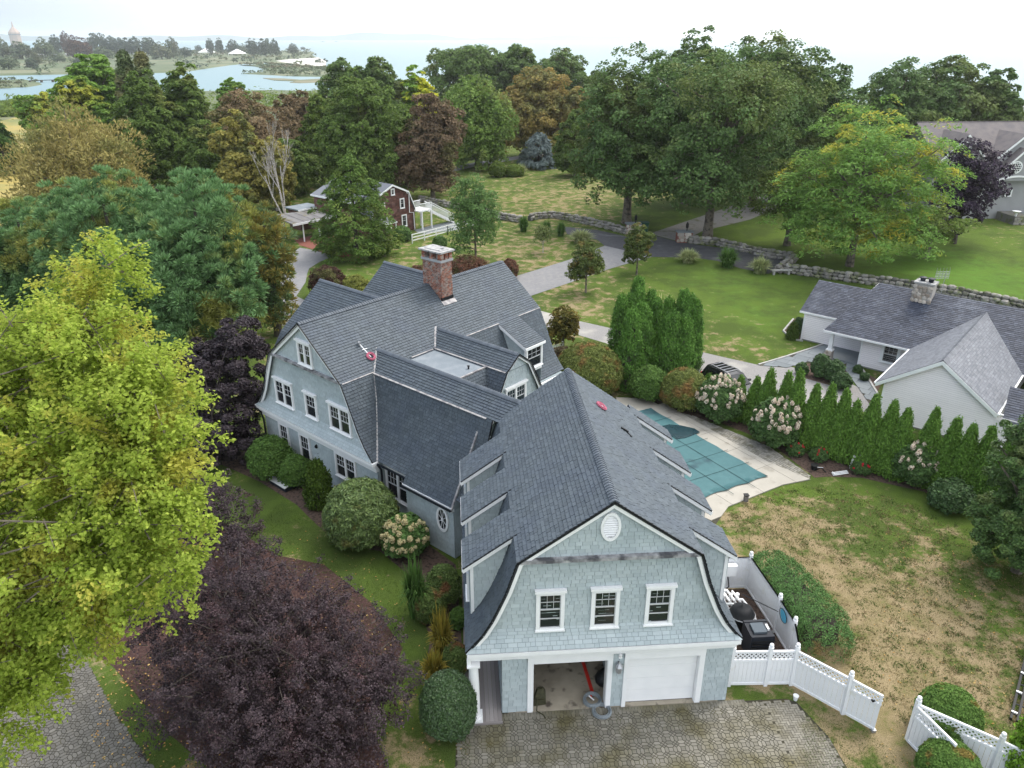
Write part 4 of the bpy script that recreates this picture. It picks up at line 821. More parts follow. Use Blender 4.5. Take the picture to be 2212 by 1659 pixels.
# ---- shed dormer on the main slope ----
dz0,dz1=7.12,6.02; P=[H(32.75,-29.38,dz0),H(34.6,-29.38,dz0),H(34.0+.25,-27.1,dz1),H(32.45,-27.1,dz1)]
P=[H(32.7,-29.38,dz0),H(34.55,-29.38,dz0),H(34.55,-27.15,dz1),H(32.7,-27.15,dz1)]
d=MB().prism(P,(0,0,-.1)).build('dormer',K['underlay'],house); RS.cover(P,Hd(0,.4,1))
cz=[p for p in MP if 3.2<p[0]<5.1]
for uu,nv in ((32.85,-1),(34.4,1)):
    pl=[H(uu,-32.55+a,z) for a,z in MP[1:6]]+[H(uu,-27.3,prof_z(MP,5.2)),H(uu,-27.3,dz1-.05)]
    MB().prism(pl,Hd(.04,0)).build('cheek',K['wallback'],d)
    if nv<0:
        WS.cover([H(uu-.005,-32.55+a,z) for a,z in MP[1:6]]+[H(uu-.005,-27.32,prof_z(MP,5.2)),H(uu-.005,-27.32,dz1-.05)],Hd(-1,0))
        a=Vector(H(32.68,-29.4,dz0-.02)); b=Vector(H(32.68,-27.13,dz1-.02)); MB().obox(a,b-a,Hd(.06,0),(0,0,-.2)).build('fascia',K['white'],d)
MB().obox(H(32.8,-27.33,4.2),Hd(1.65,0),Hd(0,.04),(0,0,1.75)).build('dormer_front',K['white'],d)
window(house,H(32.85,-27.28,4.5),Hd(1,0),Hd(0,1),1.55,1.4,1,cap=False)
MB().obox(H(32.68,-27.16,dz1-.17),Hd(1.9,0),Hd(0,.06),(0,0,.15)).build('eave_board',K['white'],d)
MB().obox(H(29.5,-27.0,3.2),Hd(7.4,0),Hd(0,.12),(0,0,.14)).build('gutter',K['white'],house); MB().obox(H(29.5,-27.15,2.9),Hd(7.3,0),Hd(0,.1),(0,0,.3)).build('eave_board',K['white'],house)
MB().obox(H(28.0,-27.3,0),Hd(8.4,0),Hd(0,.2),(0,0,3.3)).build('wall',K['wallback'],house)
# ---- far wings W3, W4 ----
for uc,zt,ve in ((27.15,9.2,-39.3),(32.4,9.25,-39.3)):
    PR=[(a,z-(9.62-zt) if i<2 else z) for i,(a,z) in enumerate(MP)]
    T=lambda a,z,l:H(uc+a,l,z)
    for sg in (-1,1): roofside(T,PR,sg,ve,-33.0,shing=True if sg<0 else False,knee=False)
    caps(T,zt+.015,ve,-33.2,step=.18)
    MB().prism([T(a,z,ve+.3) for a,z in PR]+[T(-a,z,ve+.3) for a,z in reversed(PR[1:])],Hd(0,.1)).build('rear_gable_wall',K['wallback'],house)
    MB().obox(H(uc-4.9,ve+.3,0),Hd(9.8,0),Hd(0,2),(0,0,3.3)).build('wall',K['wallback'],house)
# ---- wing W walls, extension with oval window ----
wl=MB(); wl.obox(H(21.55,-27.3,0),Hd(.2,0),Hd(0,2.5),(0,0,3.4)); wl.obox(H(21.06,-25.1,0),Hd(.2,0),Hd(0,3.3),(0,0,2.95)); wl.obox(H(21.26,-22.0,0),Hd(3.6,0),Hd(0,.2),(0,0,2.95)); wl.obox(H(21.06,-25.1,0),Hd(.6,0),Hd(0,.2),(0,0,3)); wl.obox(H(24.6,-22,0),Hd(.2,0),Hd(0,5),(0,0,6)); wl.build('wall',K['wallback'],house)
WS.cover([H(21.54,-27.3,.05),H(21.54,-25.0,.05),H(21.54,-25.0,3.3),H(21.54,-27.3,3.3)],nF); WS.cover([H(21.05,-25.1,.05),H(21.05,-21.8,.05),H(21.05,-21.8,2.75),H(21.05,-25.1,2.75)],nF)
WS.cover([H(21.06,-21.79,.05),H(24.4,-21.79,.05),H(24.4,-21.79,2.75),H(21.06,-21.79,2.75)],Hd(0,1))
window(house,H(21.53,-27.18,1.2),eF,nF,1.9,1.75,2,cap=False,upper=(3,2))
MB().obox(H(21.42,-27.25,2.95),Hd(.12,0),Hd(0,2.2),(0,0,.4)).build('frieze_board',K['white'],house)
P=[H(22.72,-25.1,6.35),H(22.72,-21.75,6.35),H(20.86,-21.75,2.98),H(20.86,-25.1,2.98)]; MB().prism(P,Hd(.1,0,-.1)).build('roof',K['underlay'],house); RS.cover(P,Hd(-1,0,.7))
P=[H(22.72,-21.73,6.33),H(20.9,-21.73,2.95),H(24.0,-21.73,2.95)]; MB().prism(P,Hd(0,.04)).build('gable_wall',K['wallback'],house)
a=Vector(H(20.84,-21.78,3.0)); b=Vector(H(22.72,-21.78,6.38)); MB().obox(a,b-a,Hd(0,.1),(0,0,-.12)).build('rake_board',K['lead'],house)
for (v0,v1,uu,zz) in ((-27.1,-25.1,20.95,3.22),(-25.2,-21.7,20.72,2.86)): 
    gt=MB(); gt.obox(H(uu,v0,zz),Hd(.14,0),Hd(0,v1-v0),(0,0,.03)); gt.obox(H(uu,v0,zz),Hd(.02,0),Hd(0,v1-v0),(0,0,.12)); gt.build('gutter',K['navy'],house)
MB().obox(H(20.86,-25.1,2.72),Hd(.2,0),Hd(0,3.35),(0,0,.2)).build('frieze_board',K['white'],house)
MB().obox(H(20.82,-25.12,2.96),Hd(.06,0),Hd(0,3.4),(0,0,.05)).build('eave_board',K['white'],house)
# oval window with spokes
def ov(r1,r2,d,n=28): return [Vector(H(21.03-d,-22.52+r1*math.cos(2*math.pi*k/n),1.98+r2*math.sin(2*math.pi*k/n))) for k in range(n)]
A,B,A2,B2=ov(.40,.70,.07),ov(.29,.57,.07),ov(.40,.70,0),ov(.29,.57,0)
ow=MB().add(A+B+A2+B2,[(i,(i+1)%28,28+(i+1)%28,28+i) for i in range(28)]+[(i,(i+1)%28,56+(i+1)%28,56+i) for i in range(28)]+[(28+i,28+(i+1)%28,84+(i+1)%28,84+i) for i in range(28)]).build('oval_window',K['white'],house)
MB().poly(ov(.29,.57,.02)).build('pane',K['glass'],ow)
sp=MB(); c0=Vector(H(20.98,-22.52,1.98))
for k in range(8):
    t=math.pi*k/4+.39; q=Vector(H(20.98,-22.52+.29*math.cos(t),1.98+.57*math.sin(t))); sp.tube([c0,q],.014,4)
sp.lathe([(.06,-.06),(.06,.06)],8,c0); sp.build('spokes',K['white'],ow)
# ---- brick chimney: individual bricks round a mortar core ----
cx,cy=30.05,-32.95; cw,cd=.88,1.55; z0,z1=8.2,11.05
ch=MB().obox(H(cx+.02,cy+.02,z0),Hd(cw-.04,0),Hd(0,cd-.04),(0,0,z1-z0)).build('chimney',K['mortar'],house)
bm={}
def brick(o,a,b,c):
    me=bm.get('b')
    if me is None:
        q=MB().box(0,0,0,1,1,1); me=bpy.data.meshes.new('brick'); me.from_pydata(q.v,[],q.f); me.materials.append(K['brick']); bm['b']=me
    place(me,'brick',basis(Vector(o),Vector(a),Vector(b),Vector(c)),ch)
stuff=MB(); bl,bh=.215,.085; nb=0
row=0; z=8.6
while z<z1-.05:
    off=(row%2)*bl/2
    for face in range(4):
        L=cw if face%2==0 else cd; x=-off
        while x<L-.03:
            xa,xb=max(0,x),min(L,x+bl-.03); x+=bl
            if xb-xa<.04: continue
            if face==0: o,a,b=H(cx+xa,cy+cd,z),Hd(xb-xa,0),Hd(0,.012)
            elif face==1: o,a,b=H(cx,cy+xa,z),Hd(0,xb-xa),Hd(-.012,0)
            elif face==2: o,a,b=H(cx+xa,cy,z),Hd(xb-xa,0),Hd(0,-.012)
            else: o,a,b=H(cx+cw,cy+xa,z),Hd(0,xb-xa),Hd(.012,0)
            if face<2 and nb<290 and z>8.9: brick(o,a,b,(0,0,bh-.022)); nb+=1
            else: stuff.obox(o,a,b,(0,0,bh-.022))
    z+=bh; row+=1
so_=stuff.build('bricks',K['brick'],ch); so_['kind']='stuff'
MB().obox(H(cx-.07,cy-.07,z1),Hd(cw+.14,0),Hd(0,cd+.14),(0,0,.14)).build('chimney_band',mat('grey render band',(.33,.34,.35)),ch)
MB().obox(H(cx+.25,cy+.35,z1+.14),Hd(cw-.5,0),Hd(0,cd-.7),(0,0,.25)).build('flue',K['cement'],ch)
for i,(a,b) in enumerate([(0,0),(.5,0),(1,0),(0,1),(.5,1),(1,1),(0,.5),(1,.5)]):
    for k in range(4): MB().obox(H(cx-.03+a*(cw-.2),cy-.03+b*(cd-.2),z1+.14+k*.105),Hd(.26,0),Hd(0,.26),(0,0,.092)).build('brick',K['brick'],ch)
MB().obox(H(cx-.17,cy-.17,z1+.56),Hd(cw+.34,0),Hd(0,cd+.34),(0,0,.09)).build('chimney_cap',K['cement'],ch)
MB().obox(H(cx+.1,cy+.1,z1+.65),Hd(cw-.2,0),Hd(0,cd-.2),(0,0,.03)).build('cap_slab',K['cement'],ch)
MB().obox(H(cx-.03,cy+cd-.05,8.52),Hd(cw+.06,0),Hd(0,.09),(0,0,.42)).build('base_flashing',K['black'],ch); MB().obox(H(cx-.1,cy+cd+.02,8.72),Hd(cw+.2,0),Hd(0,.25,-.19),(0,0,.03)).build('apron_flashing',K['lead'],ch)
# pink rope coils left on the slopes
def coil(name,label,c,n,r,m,cat,turns=5,tr=.035,grp=None,parent=None,org=None):
    n=Vector(n).normalized(); a=n.orthogonal().normalized(); b=n.cross(a); pts=[]
    for k in range(turns*18+1):
        t=2*math.pi*k/18; rr=r*(1+.16*math.sin(t*.37+k*.11)); pts.append(Vector(c)+a*rr*math.cos(t)+b*rr*math.sin(t)+n*(tr+.010*k/18+.012*math.sin(t*1.7)))
    t=thing(name,label,cat,c,group=grp); MB().tube(pts,tr,5).build('rope' if 'rope' in name else 'tube',m,t); return t
q=H(23.35,-30.0,9.62-.79*(2.55)+.04); t=coil('rope_coil','pink rope coil on the main roof left of the flat roof',q,Hd(0,.78,1),.20,K['pink'],'rope coil',4,.035,'pink rope coils on the roofs'); MB().tube([q,Vector(q)+Hd(-.1,-.75,.55)],.03,5).build('hook',K['white'],t); MB().tube([Vector(q)+Hd(.12,-.4,.34),Vector(q)+Hd(-.2,-.4,.34)],.02,4).build('hook_bar',K['white'],t)
MB().obox(Vector(q)+Hd(-.25,-.75,.6),Hd(.14,0),Hd(0,.16),(0,0,.12)).build('anchor',K['metal'],t)
q=(5.95,29.0,9.37-mS*1.11+.03); t=coil('rope_coil','pink rope coil on the garage roof near the ridge',q,(mS,0,1),.21,K['pink'],'rope coil',4,.032,'pink rope coils on the roofs'); MB().obox(Vector(q)+Vector((-.1,-.1,.03)),(.2,.05,-.1),(0,.2,0),(.02,0,.04)).build('anchor',K['metal'],t)
q=(6.75,27.9,9.37-mS*1.91+.03); t=thing('nail_gun','small black tool lying on the garage roof below the rope coil','tool',q); MB().obox(Vector(q)+Vector((-.15,-.06,.06)),(.3,0,-.2),(0,.1,0),(.05,0,.08)).build('body',K['black'],t); MB().obox(Vector(q)+Vector((.12,-.1,-.13)),(.12,-.2,-.08),(.05,.05,-.03),(.03,0,.05)).build('handle',K['black'],t)
RS.finish(house); WS.finish(house)
# ======================= vegetation =======================
def unit(a): return a/np.maximum(np.linalg.norm(a,axis=1,keepdims=True),1e-9)
def leafquads(c,n,t,ln,wd,fold=.18):
    t=unit(t-n*np.sum(n*t,axis=1,keepdims=True)); b=np.cross(n,t); ln=np.asarray(ln).reshape(-1,1); wd=np.asarray(wd).reshape(-1,1)
    v=np.stack([c-t*ln*.5,c+b*wd*.5+n*wd*fold-t*ln*.08,c+t*ln*.5,c-b*wd*.5+n*wd*fold-t*ln*.08],axis=1)
    return v.reshape(-1,3)
def sph(n):
    return unit(rg.normal(size=(n,3)))
def fib(n):
    i=np.arange(n)+.5; ph=np.arccos(1-2*i/n); th=math.pi*(1+5**.5)*i
    return np.stack([np.cos(th)*np.sin(ph),np.sin(th)*np.sin(ph),np.cos(ph)],axis=1)
def clumps_of(lobes,rc,zmin=-.75,jit=.25,inner=.25,rag=.05):
    P,D,L=[],[],[]
    for lb in lobes:
        c=np.array(lb[:3]); r=np.array(lb[3:6]); rm=(r[0]*r[1]*r[2])**(1/3)
        n=max(6,int(4*(rm/rc)**2*.85)); d=fib(n)+rg.normal(size=(n,3))*.16; d=unit(d)
        d=d[d[:,2]>zmin]; f=1-rg.random((len(d),1))*jit; ph=rg.random(3)*6
        f=f*(1+.12*np.sin(d[:,:1]*5+ph[0])*np.sin(d[:,1:2]*5+ph[1])*np.cos(d[:,2:]*4+ph[2]))
        ex=rg.random((len(d),1)); f=np.where(ex<rag,f*(1.12+ex*1.2),f)
        k=int(len(d)*inner)
        if k: 
            f[rg.permutation(len(d))[:k]]*=.55
        P.append(c+d*r*f); D.append(d)
    return np.concatenate(P),np.concatenate(D)
def foliage(P,D,rc,per,ln,wd,flat=.7,up=.6,out=.5,cl=.5,rndn=.55,droop=0,tdir=None,dome=.35):
    n=len(P)*per; c=np.repeat(P,per,0); D=np.repeat(D,per,0); d=sph(n); d[:,2]+=dome; d=unit(d+D*.45)
    rr=rc*(.55+.5*rg.random((n,1)))*np.repeat(.7+.6*rg.random((len(P),1)),per,0)
    pos=c+d*rr*np.array([1,1,flat]); pos[:,2]-=droop*rr[:,0]*(d[:,0]**2+d[:,1]**2)
    nrm=unit(d*cl+D*out+np.array([0,0,up])+rg.normal(size=(n,3))*rndn)
    t=rg.normal(size=(n,3)) if tdir is None else tdir*1.0+rg.normal(size=(n,3))*.45+d*.8
    s=.7+.6*rg.random(n)
    return leafquads(pos,nrm,t,ln*s,wd*s)
def trunk(mb,h,r,lean=(0,0),n=7):
    mb.tube([(0,0,-.15),(0,0,.15*h),(lean[0]*.5,lean[1]*.5,.5*h),(lean[0],lean[1],h)],[r*1.35,r,r*.75,r*.3],n)
def limbs(mb,P,h0,h1,r,k,lean=(0,0)):
    if len(P)==0: return
    for i in rg.choice(len(P),min(k,len(P)),replace=False):
        p=P[i]; z=h0+(h1-h0)*rg.random(); z=min(z,max(h0*.6,p[2]-.3)); a=Vector((lean[0]*z/h1,lean[1]*z/h1,z)); b=Vector(p)
        m=a.lerp(b,.5)+Vector((0,0,.12*(b-a).length)); mb.tube([a,m,b],[r*.55,r*.34,r*.12],5,False)
def sprays(P,D,per,L,lat,ln,wd,zb,up=.9):
    m=len(P); ax=unit(D+np.array([0,0,zb])+rg.normal(size=(m,3))*.45); A=np.repeat(ax,per,0); n=m*per; LL=np.repeat(L*(.5+.9*rg.random((m,1))),per,0); u=rg.random((n,1))
    pos=np.repeat(P,per,0)+A*(u-.35)*LL+rg.normal(size=(n,3))*lat*(1.15-.6*u); pos[:,2]-=(u[:,0]**2)*LL[:,0]*.18
    nr=unit(rg.normal(size=(n,3))*.6+np.array([0,0,up])+np.repeat(D,per,0)*.35); s=.7+.6*rg.random(n)
    return leafquads(pos,nr,A+rg.normal(size=(n,3))*.8,ln*s,wd*s),ax
def spray_tree(name,label,cat,loc,lobes,leaf,bark,rc,per,L,lat,ln,wd,zb,h,tr,k,inner=.36,rag=.1,jit=.3,twigs=300):
    lobes=[(a-loc[0],b-loc[1],c,*r) for a,b,c,*r in lobes]; t=thing(name,label,cat,loc); P,D=clumps_of(lobes,rc,-.9,jit=jit,inner=inner,rag=rag); v,ax=sprays(P,D,per,L,lat,ln,wd,zb)
    npmesh('crown',v,np.arange(len(v)).reshape(-1,4),LM[leaf],t,org=(0,0,0)); mb=MB(); trunk(mb,h,tr); limbs(mb,P,h*.2,h,tr,k)
    for i in rg.choice(len(P),min(twigs,len(P)),replace=False):
        a=Vector(P[i]-ax[i]*L*.9); b=Vector(P[i]+ax[i]*L*.7); mb.tube([a,a.lerp(b,.5)+Vector((0,0,.05)),b],[.022,.014,.006],3,False)
    mb.build('trunk',K[bark],t,local=True); return t
CAT={'maple':'tree','pine':'pine tree'}
def crown_tree(name,label,cat,loc,h,r,leaf,bark,lobes,rc,per,ln,wd,group=None,tr=None,th=None,k=14,zmin=-.75,inner=.22,jit=.25,rag=.05,**kw):
    t=thing(name,label,cat,loc,group=group); P,D=clumps_of(lobes,rc,zmin,jit=jit,inner=inner,rag=rag); v=foliage(P,D,rc,per,ln,wd,**kw)
    npmesh('crown',v,np.arange(len(v)).reshape(-1,4),LM[leaf] if isinstance(leaf,str) else leaf,t,org=(0,0,0))
    mb=MB(); trunk(mb,th or h*.62,tr or max(.12,h*.022)); limbs(mb,P,h*.22,(th or h*.62),tr or h*.022,k)
    mb.build('trunk',K[bark],t,local=True); return t
def lob(h,r,base=.25,n=5,spread=.55,sz=.62,top=1.0):
    r*=.88
    zc=h*(base+1)/2; rz=h*(1-base)/2; L=[(0,0,zc,r*.78,r*.78,rz*.92)]
    for i in range(n):
        a=2*math.pi*i/n+rnd.random()*.8; zz=zc+rz*rnd.uniform(-.45,.42); q=r*spread
        L.append((q*math.cos(a),q*math.sin(a),zz,r*sz*rnd.uniform(.75,1.05),r*sz*rnd.uniform(.75,1.05),rz*rnd.uniform(.42,.62)))
    for i in range(max(0,n-4)):
        a=2*math.pi*(i+.5)/(n-4); L.append((.62*r*math.cos(a),.62*r*math.sin(a),zc-rz*.55,r*.42,r*.42,rz*.34))
    L.append((r*.12*rnd.uniform(-1,1),r*.12,h-rz*.45*top,r*.5,r*.5,rz*.45)); return L
def px(d): return d*.0013     # size in metres of one picture pixel at distance d
def cone_lobes(h,r): return [(0,0,h*f,r*(1-f)**.75+.1,r*(1-f)**.75+.1,h*.12) for f in (.12,.26,.4,.54,.67,.79,.9)]
def plant_tree(kind,X,Y,h,r,label):
    d=math.hypot(math.hypot(X,Y),20); s=max(px(d)*2.3,.10); loc=(X,Y,0); grp=None
    if kind=='maple':
        b=.09 if Y<105 else .02
        if label.startswith('tallest') or label.startswith('tall '): b=.06
        crown_tree('maple_tree',label,'tree',loc,h,r,'maple','bark',lob(h,r,b,9,.56,.58),r*.15,88,s*1.2,s*.85,group='dark maples around the lane',tr=.55,k=26,inner=.3)
    elif kind=='locust':
        small=h<12
        crown_tree('locust_tree',label,'tree',loc,h,r,'locust' if not small else 'lime2','bark',lob(h,r,.02,12,.62,.48) if not small else lob(h,r,.25,5,.5,.6),r*.15 if not small else r*.25,84,s*1.6,s*.6,flat=.28,up=1.1,cl=.25,out=.2,droop=.35,tr=.38,k=26,inner=.3,zmin=-.6,group='locusts on the right lawn')
    elif kind=='beech':
        crown_tree('purple_beech',label,'tree',loc,h,r,'beech','barkdark',lob(h,r,.06,5,.5,.6),r*.24,70,s*1.2,s*.8)
    elif kind=='cedar':
        L=[]; n=26
        t=thing('cedar_tree',label,'conifer',loc); P=[];D=[]
        for i in range(620):
            f=rnd.random()**1.25; a=rnd.random()*6.283; rr=r*min(1,(1.03-f)*1.45)**.8*(.62+.45*rnd.random())*(1.0 if f>.1 else .8)*(1+.22*math.sin(5*a+9*f)); P.append((rr*math.cos(a),rr*math.sin(a),h*(.04+.93*f))); D.append((math.cos(a),math.sin(a),.3))
        for z in (.93,.965,.99): P.append((0,0,h*z)); D.append((0,0,1))
        P,D=np.array(P),np.array(D); v=foliage(P,D,.62,52,.34,.13,flat=.35,up=.9,cl=.3,out=.3,droop=.5,tdir=np.repeat(D,52,0)*.8)
        npmesh('crown',v,np.arange(len(v)).reshape(-1,4),LM['cedar'],t,org=(0,0,0)); mb=MB(); trunk(mb,h*.9,.25); mb.build('trunk',K['barkdark'],t,local=True)
    elif kind in('conedark','conedull','spruce'):
        P=[];D=[]; wide=kind!='conedull'
        for i in range(150 if kind!='spruce' else 90):
            f=rnd.random(); a=rnd.random()*6.283; rr=r*(1-f)**(.55 if wide else .8)*(.65+.4*rnd.random()); P.append((rr*math.cos(a),rr*math.sin(a),h*(.05+.92*f))); D.append((math.cos(a),math.sin(a),.2))
        P,D=np.array(P),np.array(D); t=thing('conifer_tree' if kind!='spruce' else 'blue_spruce',label,'conifer',loc); v=foliage(P,D,r*.2,44,s*2.,s*.7,flat=.5,up=.6,droop=.4,tdir=np.repeat(D,44,0))
        npmesh('crown',v,np.arange(len(v)).reshape(-1,4),LM[kind],t,org=(0,0,0)); mb=MB(); trunk(mb,h,.25); mb.build('trunk',K['barkdark'],t,local=True)
    elif kind in('pine','goldpine'):
        L=lob(h,r,-.02,9,.6,.58); P,D=clumps_of(L,.66,-.85,inner=.2); per=84
        t=thing('white_pine' if kind=='pine' else 'golden_pine',label,'pine tree',loc); n=len(P)*per
        c=np.repeat(P,per,0); Dr=np.repeat(D,per,0); dd=unit(sph(n)*.9+Dr*.45+np.array([0,0,.65])); rr=np.repeat(.40+.30*rg.random((len(P),1)),per,0)*(.75+.4*rg.random((n,1)))
        pos=c+dd*rr; nr=unit(np.cross(dd,sph(n))); v=leafquads(pos,nr,dd,.36*(.8+.5*rg.random(n)),.10*np.ones(n),.1)
        npmesh('crown',v,np.arange(len(v)).reshape(-1,4),LM[kind],t,org=(0,0,0)); mb=MB(); trunk(mb,h*.85,.3); limbs(mb,P,h*.1,h*.8,.14,14); mb.build('trunk',K['barkdark'],t,local=True)
    elif kind in('oak','young','autumn','sap'):
        nm={'oak':'oak_tree','young':'young_tree','autumn':'small_tree','sap':'sapling'}[kind]; b={'oak':.10,'young':.20,'autumn':.12,'sap':.38}[kind]
        crown_tree(nm,label,'tree',loc,h,r,kind,'barkpale' if kind=='sap' else 'bark',lob(h,r,b,5,.5,.52),max(.28,r*.2),{'oak':64,'young':48,'autumn':26,'sap':9}[kind],.23,.15,tr={'oak':.13,'young':.09,'autumn':.07,'sap':.05}[kind],th=h*.85,k=12,inner=.15,flat=.8)
    elif kind=='tan':
        L=lob(h,r,.0,8,.55,.55); P,D=clumps_of(L,r*.15,-.6); n=80
        t=thing('tan_tree',label,'tree',loc); v=foliage(P,D,r*.17,n,s*1.5,s*.5,flat=1,up=.2,out=.3,rndn=.9,tdir=np.repeat(D+np.array([0,0,.9]),n,0)*1.4)
        npmesh('crown',v,np.arange(len(v)).reshape(-1,4),LM['tan'],t,org=(0,0,0)); mb=MB(); trunk(mb,h*.6,.35); limbs(mb,P,h*.1,h*.5,.3,30); mb.build('trunk',K['bark'],t,local=True)
    elif kind=='rightbig':
        crown_tree('evergreen_tree',label,'tree',loc,h,r,'rightbig','bark',[(0,0,h*.5,r*1.05,r*1.05,h*.5),(.6,.4,h*.72,r*.9,r*.9,h*.25),(-.3,-.2,h*.25,r*1.0,r*1.0,h*.27),(1.6,0,h*.5,r,r,h*.45)],.36,190,.14,.09,inner=.3)
    elif kind=='thujabr': thuja(X,Y,h,r,label,'thujabr','clipped conifer',None,dens=1.6)
    else:
        nm={'redbrown':'red_brown_tree','redbrown2':'red_brown_tree','yellow':'birch_tree','honey':'yellow_tree','gold':'golden_tree','lime':'light_green_tree','lime2':'green_tree','lime3':'weeping_tree','darkgreen':'oak_tree','maple2':'dark_maple'}[kind]
        kw={}
        if kind=='lime3': kw=dict(droop=.8,flat=.9)
        if kind in('lime','honey'): kw=dict(flat=.4,up=.9)
        crown_tree(nm,label,'tree',loc,h,r,kind,'barkpale' if kind=='yellow' else 'bark',lob(h,r,.0 if kind!='lime' else .1,7,.54,.58),r*(.165 if kind!='honey' else .22),80,s*1.2,s*.78,inner=.28,**kw)
def thuja(X,Y,h,r,label,leaf,cat,grp,dens=1.0,rnd_=False,tip=.85):
    t=thing('arborvitae' if leaf!='thujabr' else 'clipped_conifer',label,cat,(X,Y,0),group=grp); d=math.hypot(X,Y)
    n=int(260*dens*h*r/1.2); f=rg.random(n)**.9; a=rg.random(n)*6.283; prof=np.where(f<.18,.82+f,1.0)*np.minimum(1,(1-f)*(1/(1-.18))+.02)**(tip*.62)
    prof=prof*(.88+.10*np.sin(f*h*4+a*3)+.05*rg.normal(size=n)); out=np.stack([np.cos(a),np.sin(a),.35*np.ones(n)],1)
    P=np.stack([np.cos(a)*prof*r,np.sin(a)*prof*r,.05+f*h*.98],1); per=8
    c=np.repeat(P,per,0)+rg.normal(size=(n*per,3))*np.array([.07,.07,.12]); o=np.repeat(out,per,0)
    nr=unit(o+rg.normal(size=(n*per,3))*.6); v=leafquads(c,nr,np.array([0,0,1.])+o*.35+rg.normal(size=(n*per,3))*.35,.17*(.7+.6*rg.random(n*per)),.075*np.ones(n*per),.15)
    npmesh('foliage',v,np.arange(len(v)).reshape(-1,4),LM[leaf],t,org=(0,0,0)); m=MB(); m.lathe([(r*.55,0.02),(r*.58,h*.15),(r*.42,h*.45),(r*.2,h*.75),(.02,h*.9)],9); m.build('stem',K['barkdark'],t,local=True)
    return t
def bush(kind,X,Y,h,r,label,name,leaf,cat,ln,wd,dens=1,shape=.0,rc=None,per=60,lumpy=.1,box=None,rz=0,**kw):
    t=thing(name,label,cat,(X,Y,0)); rc=rc or max(.16,r*.26)
    n=int(dens*26*(r/rc)**2*max(.6,h/r*.55)); d=fib(n*2); d=d[d[:,2]>-.35][:]; d=unit(d+rg.normal(size=d.shape)*.12)
    if box is not None:
        q=np.sign(d)*np.abs(d)**.55; P=q/np.maximum(np.max(np.abs(q),axis=1,keepdims=True),1e-6)*.25+q*.75
        sx,sy=box; P=P*np.array([sx,sy,h*.5])*.95+np.array([0,0,h*.5]); ca,sa=math.cos(rz),math.sin(rz); P=np.stack([P[:,0]*ca-P[:,1]*sa,P[:,0]*sa+P[:,1]*ca,P[:,2]],1); d=np.stack([d[:,0]*ca-d[:,1]*sa,d[:,0]*sa+d[:,1]*ca,d[:,2]],1)
    else:
        f=1-lumpy*rg.random((len(d),1)); P=d*np.array([r*.9,r*.9,h*.55])*f+np.array([0,0,h*.42]); P[:,2]=np.maximum(P[:,2],.1)
    v=foliage(P,d,rc,per,ln,wd,up=.45,out=.6,**kw); v[:,2]=np.maximum(v[:,2],.02)
    npmesh('foliage',v,np.arange(len(v)).reshape(-1,4),LM[leaf],t,org=(0,0,0))
    m=MB(); 
    for k in range(6):
        a=k*1.05; m.tube([(0.05*math.cos(a),.05*math.sin(a),-.05),(r*.35*math.cos(a),r*.35*math.sin(a),h*.4),(r*.6*math.cos(a),r*.6*math.sin(a),h*.7)],[.035,.025,.01],5,False)
    m.build('stems',K['bark'],t,local=True); return t
def heads(t,h,r,n,m,name,size,top=.2,cone=1.3):
    me=None
    for k in range(n):
        d=sph(1)[0]; d[2]=abs(d[2])*.9+top*.3; 
        if d[1]>.25: d[1]*=-.6
        d=d/np.linalg.norm(d); p=d*np.array([r*1.13,r*1.13,h*.66])+np.array([0,0,h*.42]); p[2]=max(.25,p[2])
        if me is None or k%6==0:
            q=60; dd=sph(q); c=dd*np.array([size*.5,size*.5,size*.5*cone]); c[:,:2]*=(1-.45*(c[:,2:3]/(size*.5*cone)*.5+.5)); v=leafquads(c,unit(dd+rg.normal(size=(q,3))*.3),sph(q),np.full(q,size*.34),np.full(q,size*.30)); 
            me=bpy.data.meshes.new(name); me.from_pydata(v.tolist(),[],np.arange(len(v)).reshape(-1,4).tolist()); me.materials.append(m)
        o=bpy.data.objects.new(name,me); C.objects.link(o); o.parent=t; o.location=p; o.rotation_euler=(d[1]*-.7,d[0]*.7,k); o.scale=[.75+.5*rnd.random()]*3
def grass(kind,X,Y,h,r,label,leaf,n=420,w=.035):
    t=thing('ornamental_grass',label,'grass clump',(X,Y,0)); V=[]; F=[]
    for k in range(n):
        a=rnd.random()*6.283; L=h*rnd.uniform(.8,1.35); rr=r*rnd.uniform(.4,1.15); x0,y0=rnd.gauss(0,r*.16),rnd.gauss(0,r*.16); ca,sa=math.cos(a),math.sin(a); ww=w*rnd.uniform(.7,1.3)
        pts=[]; 
        for s in (0,.35,.7,1): pts.append((x0+ca*rr*s**1.4,y0+sa*rr*s**1.4,L*(1.55*s-.95*s*s*(rr/r))*.95+.02))
        i=len(V)
        for s,(x,y,z) in zip((1,1,.7,.1),pts): V+= [(x-sa*ww*s,y+ca*ww*s,max(.02,z)),(x+sa*ww*s,y-ca*ww*s,max(.02,z))]
        F+=[(i+2*j,i+2*j+1,i+2*j+3,i+2*j+2) for j in range(3)]
    npmesh('blades',V,F,LM[leaf],t,org=(0,0,0)); return t
for a in TREES: plant_tree(*a)
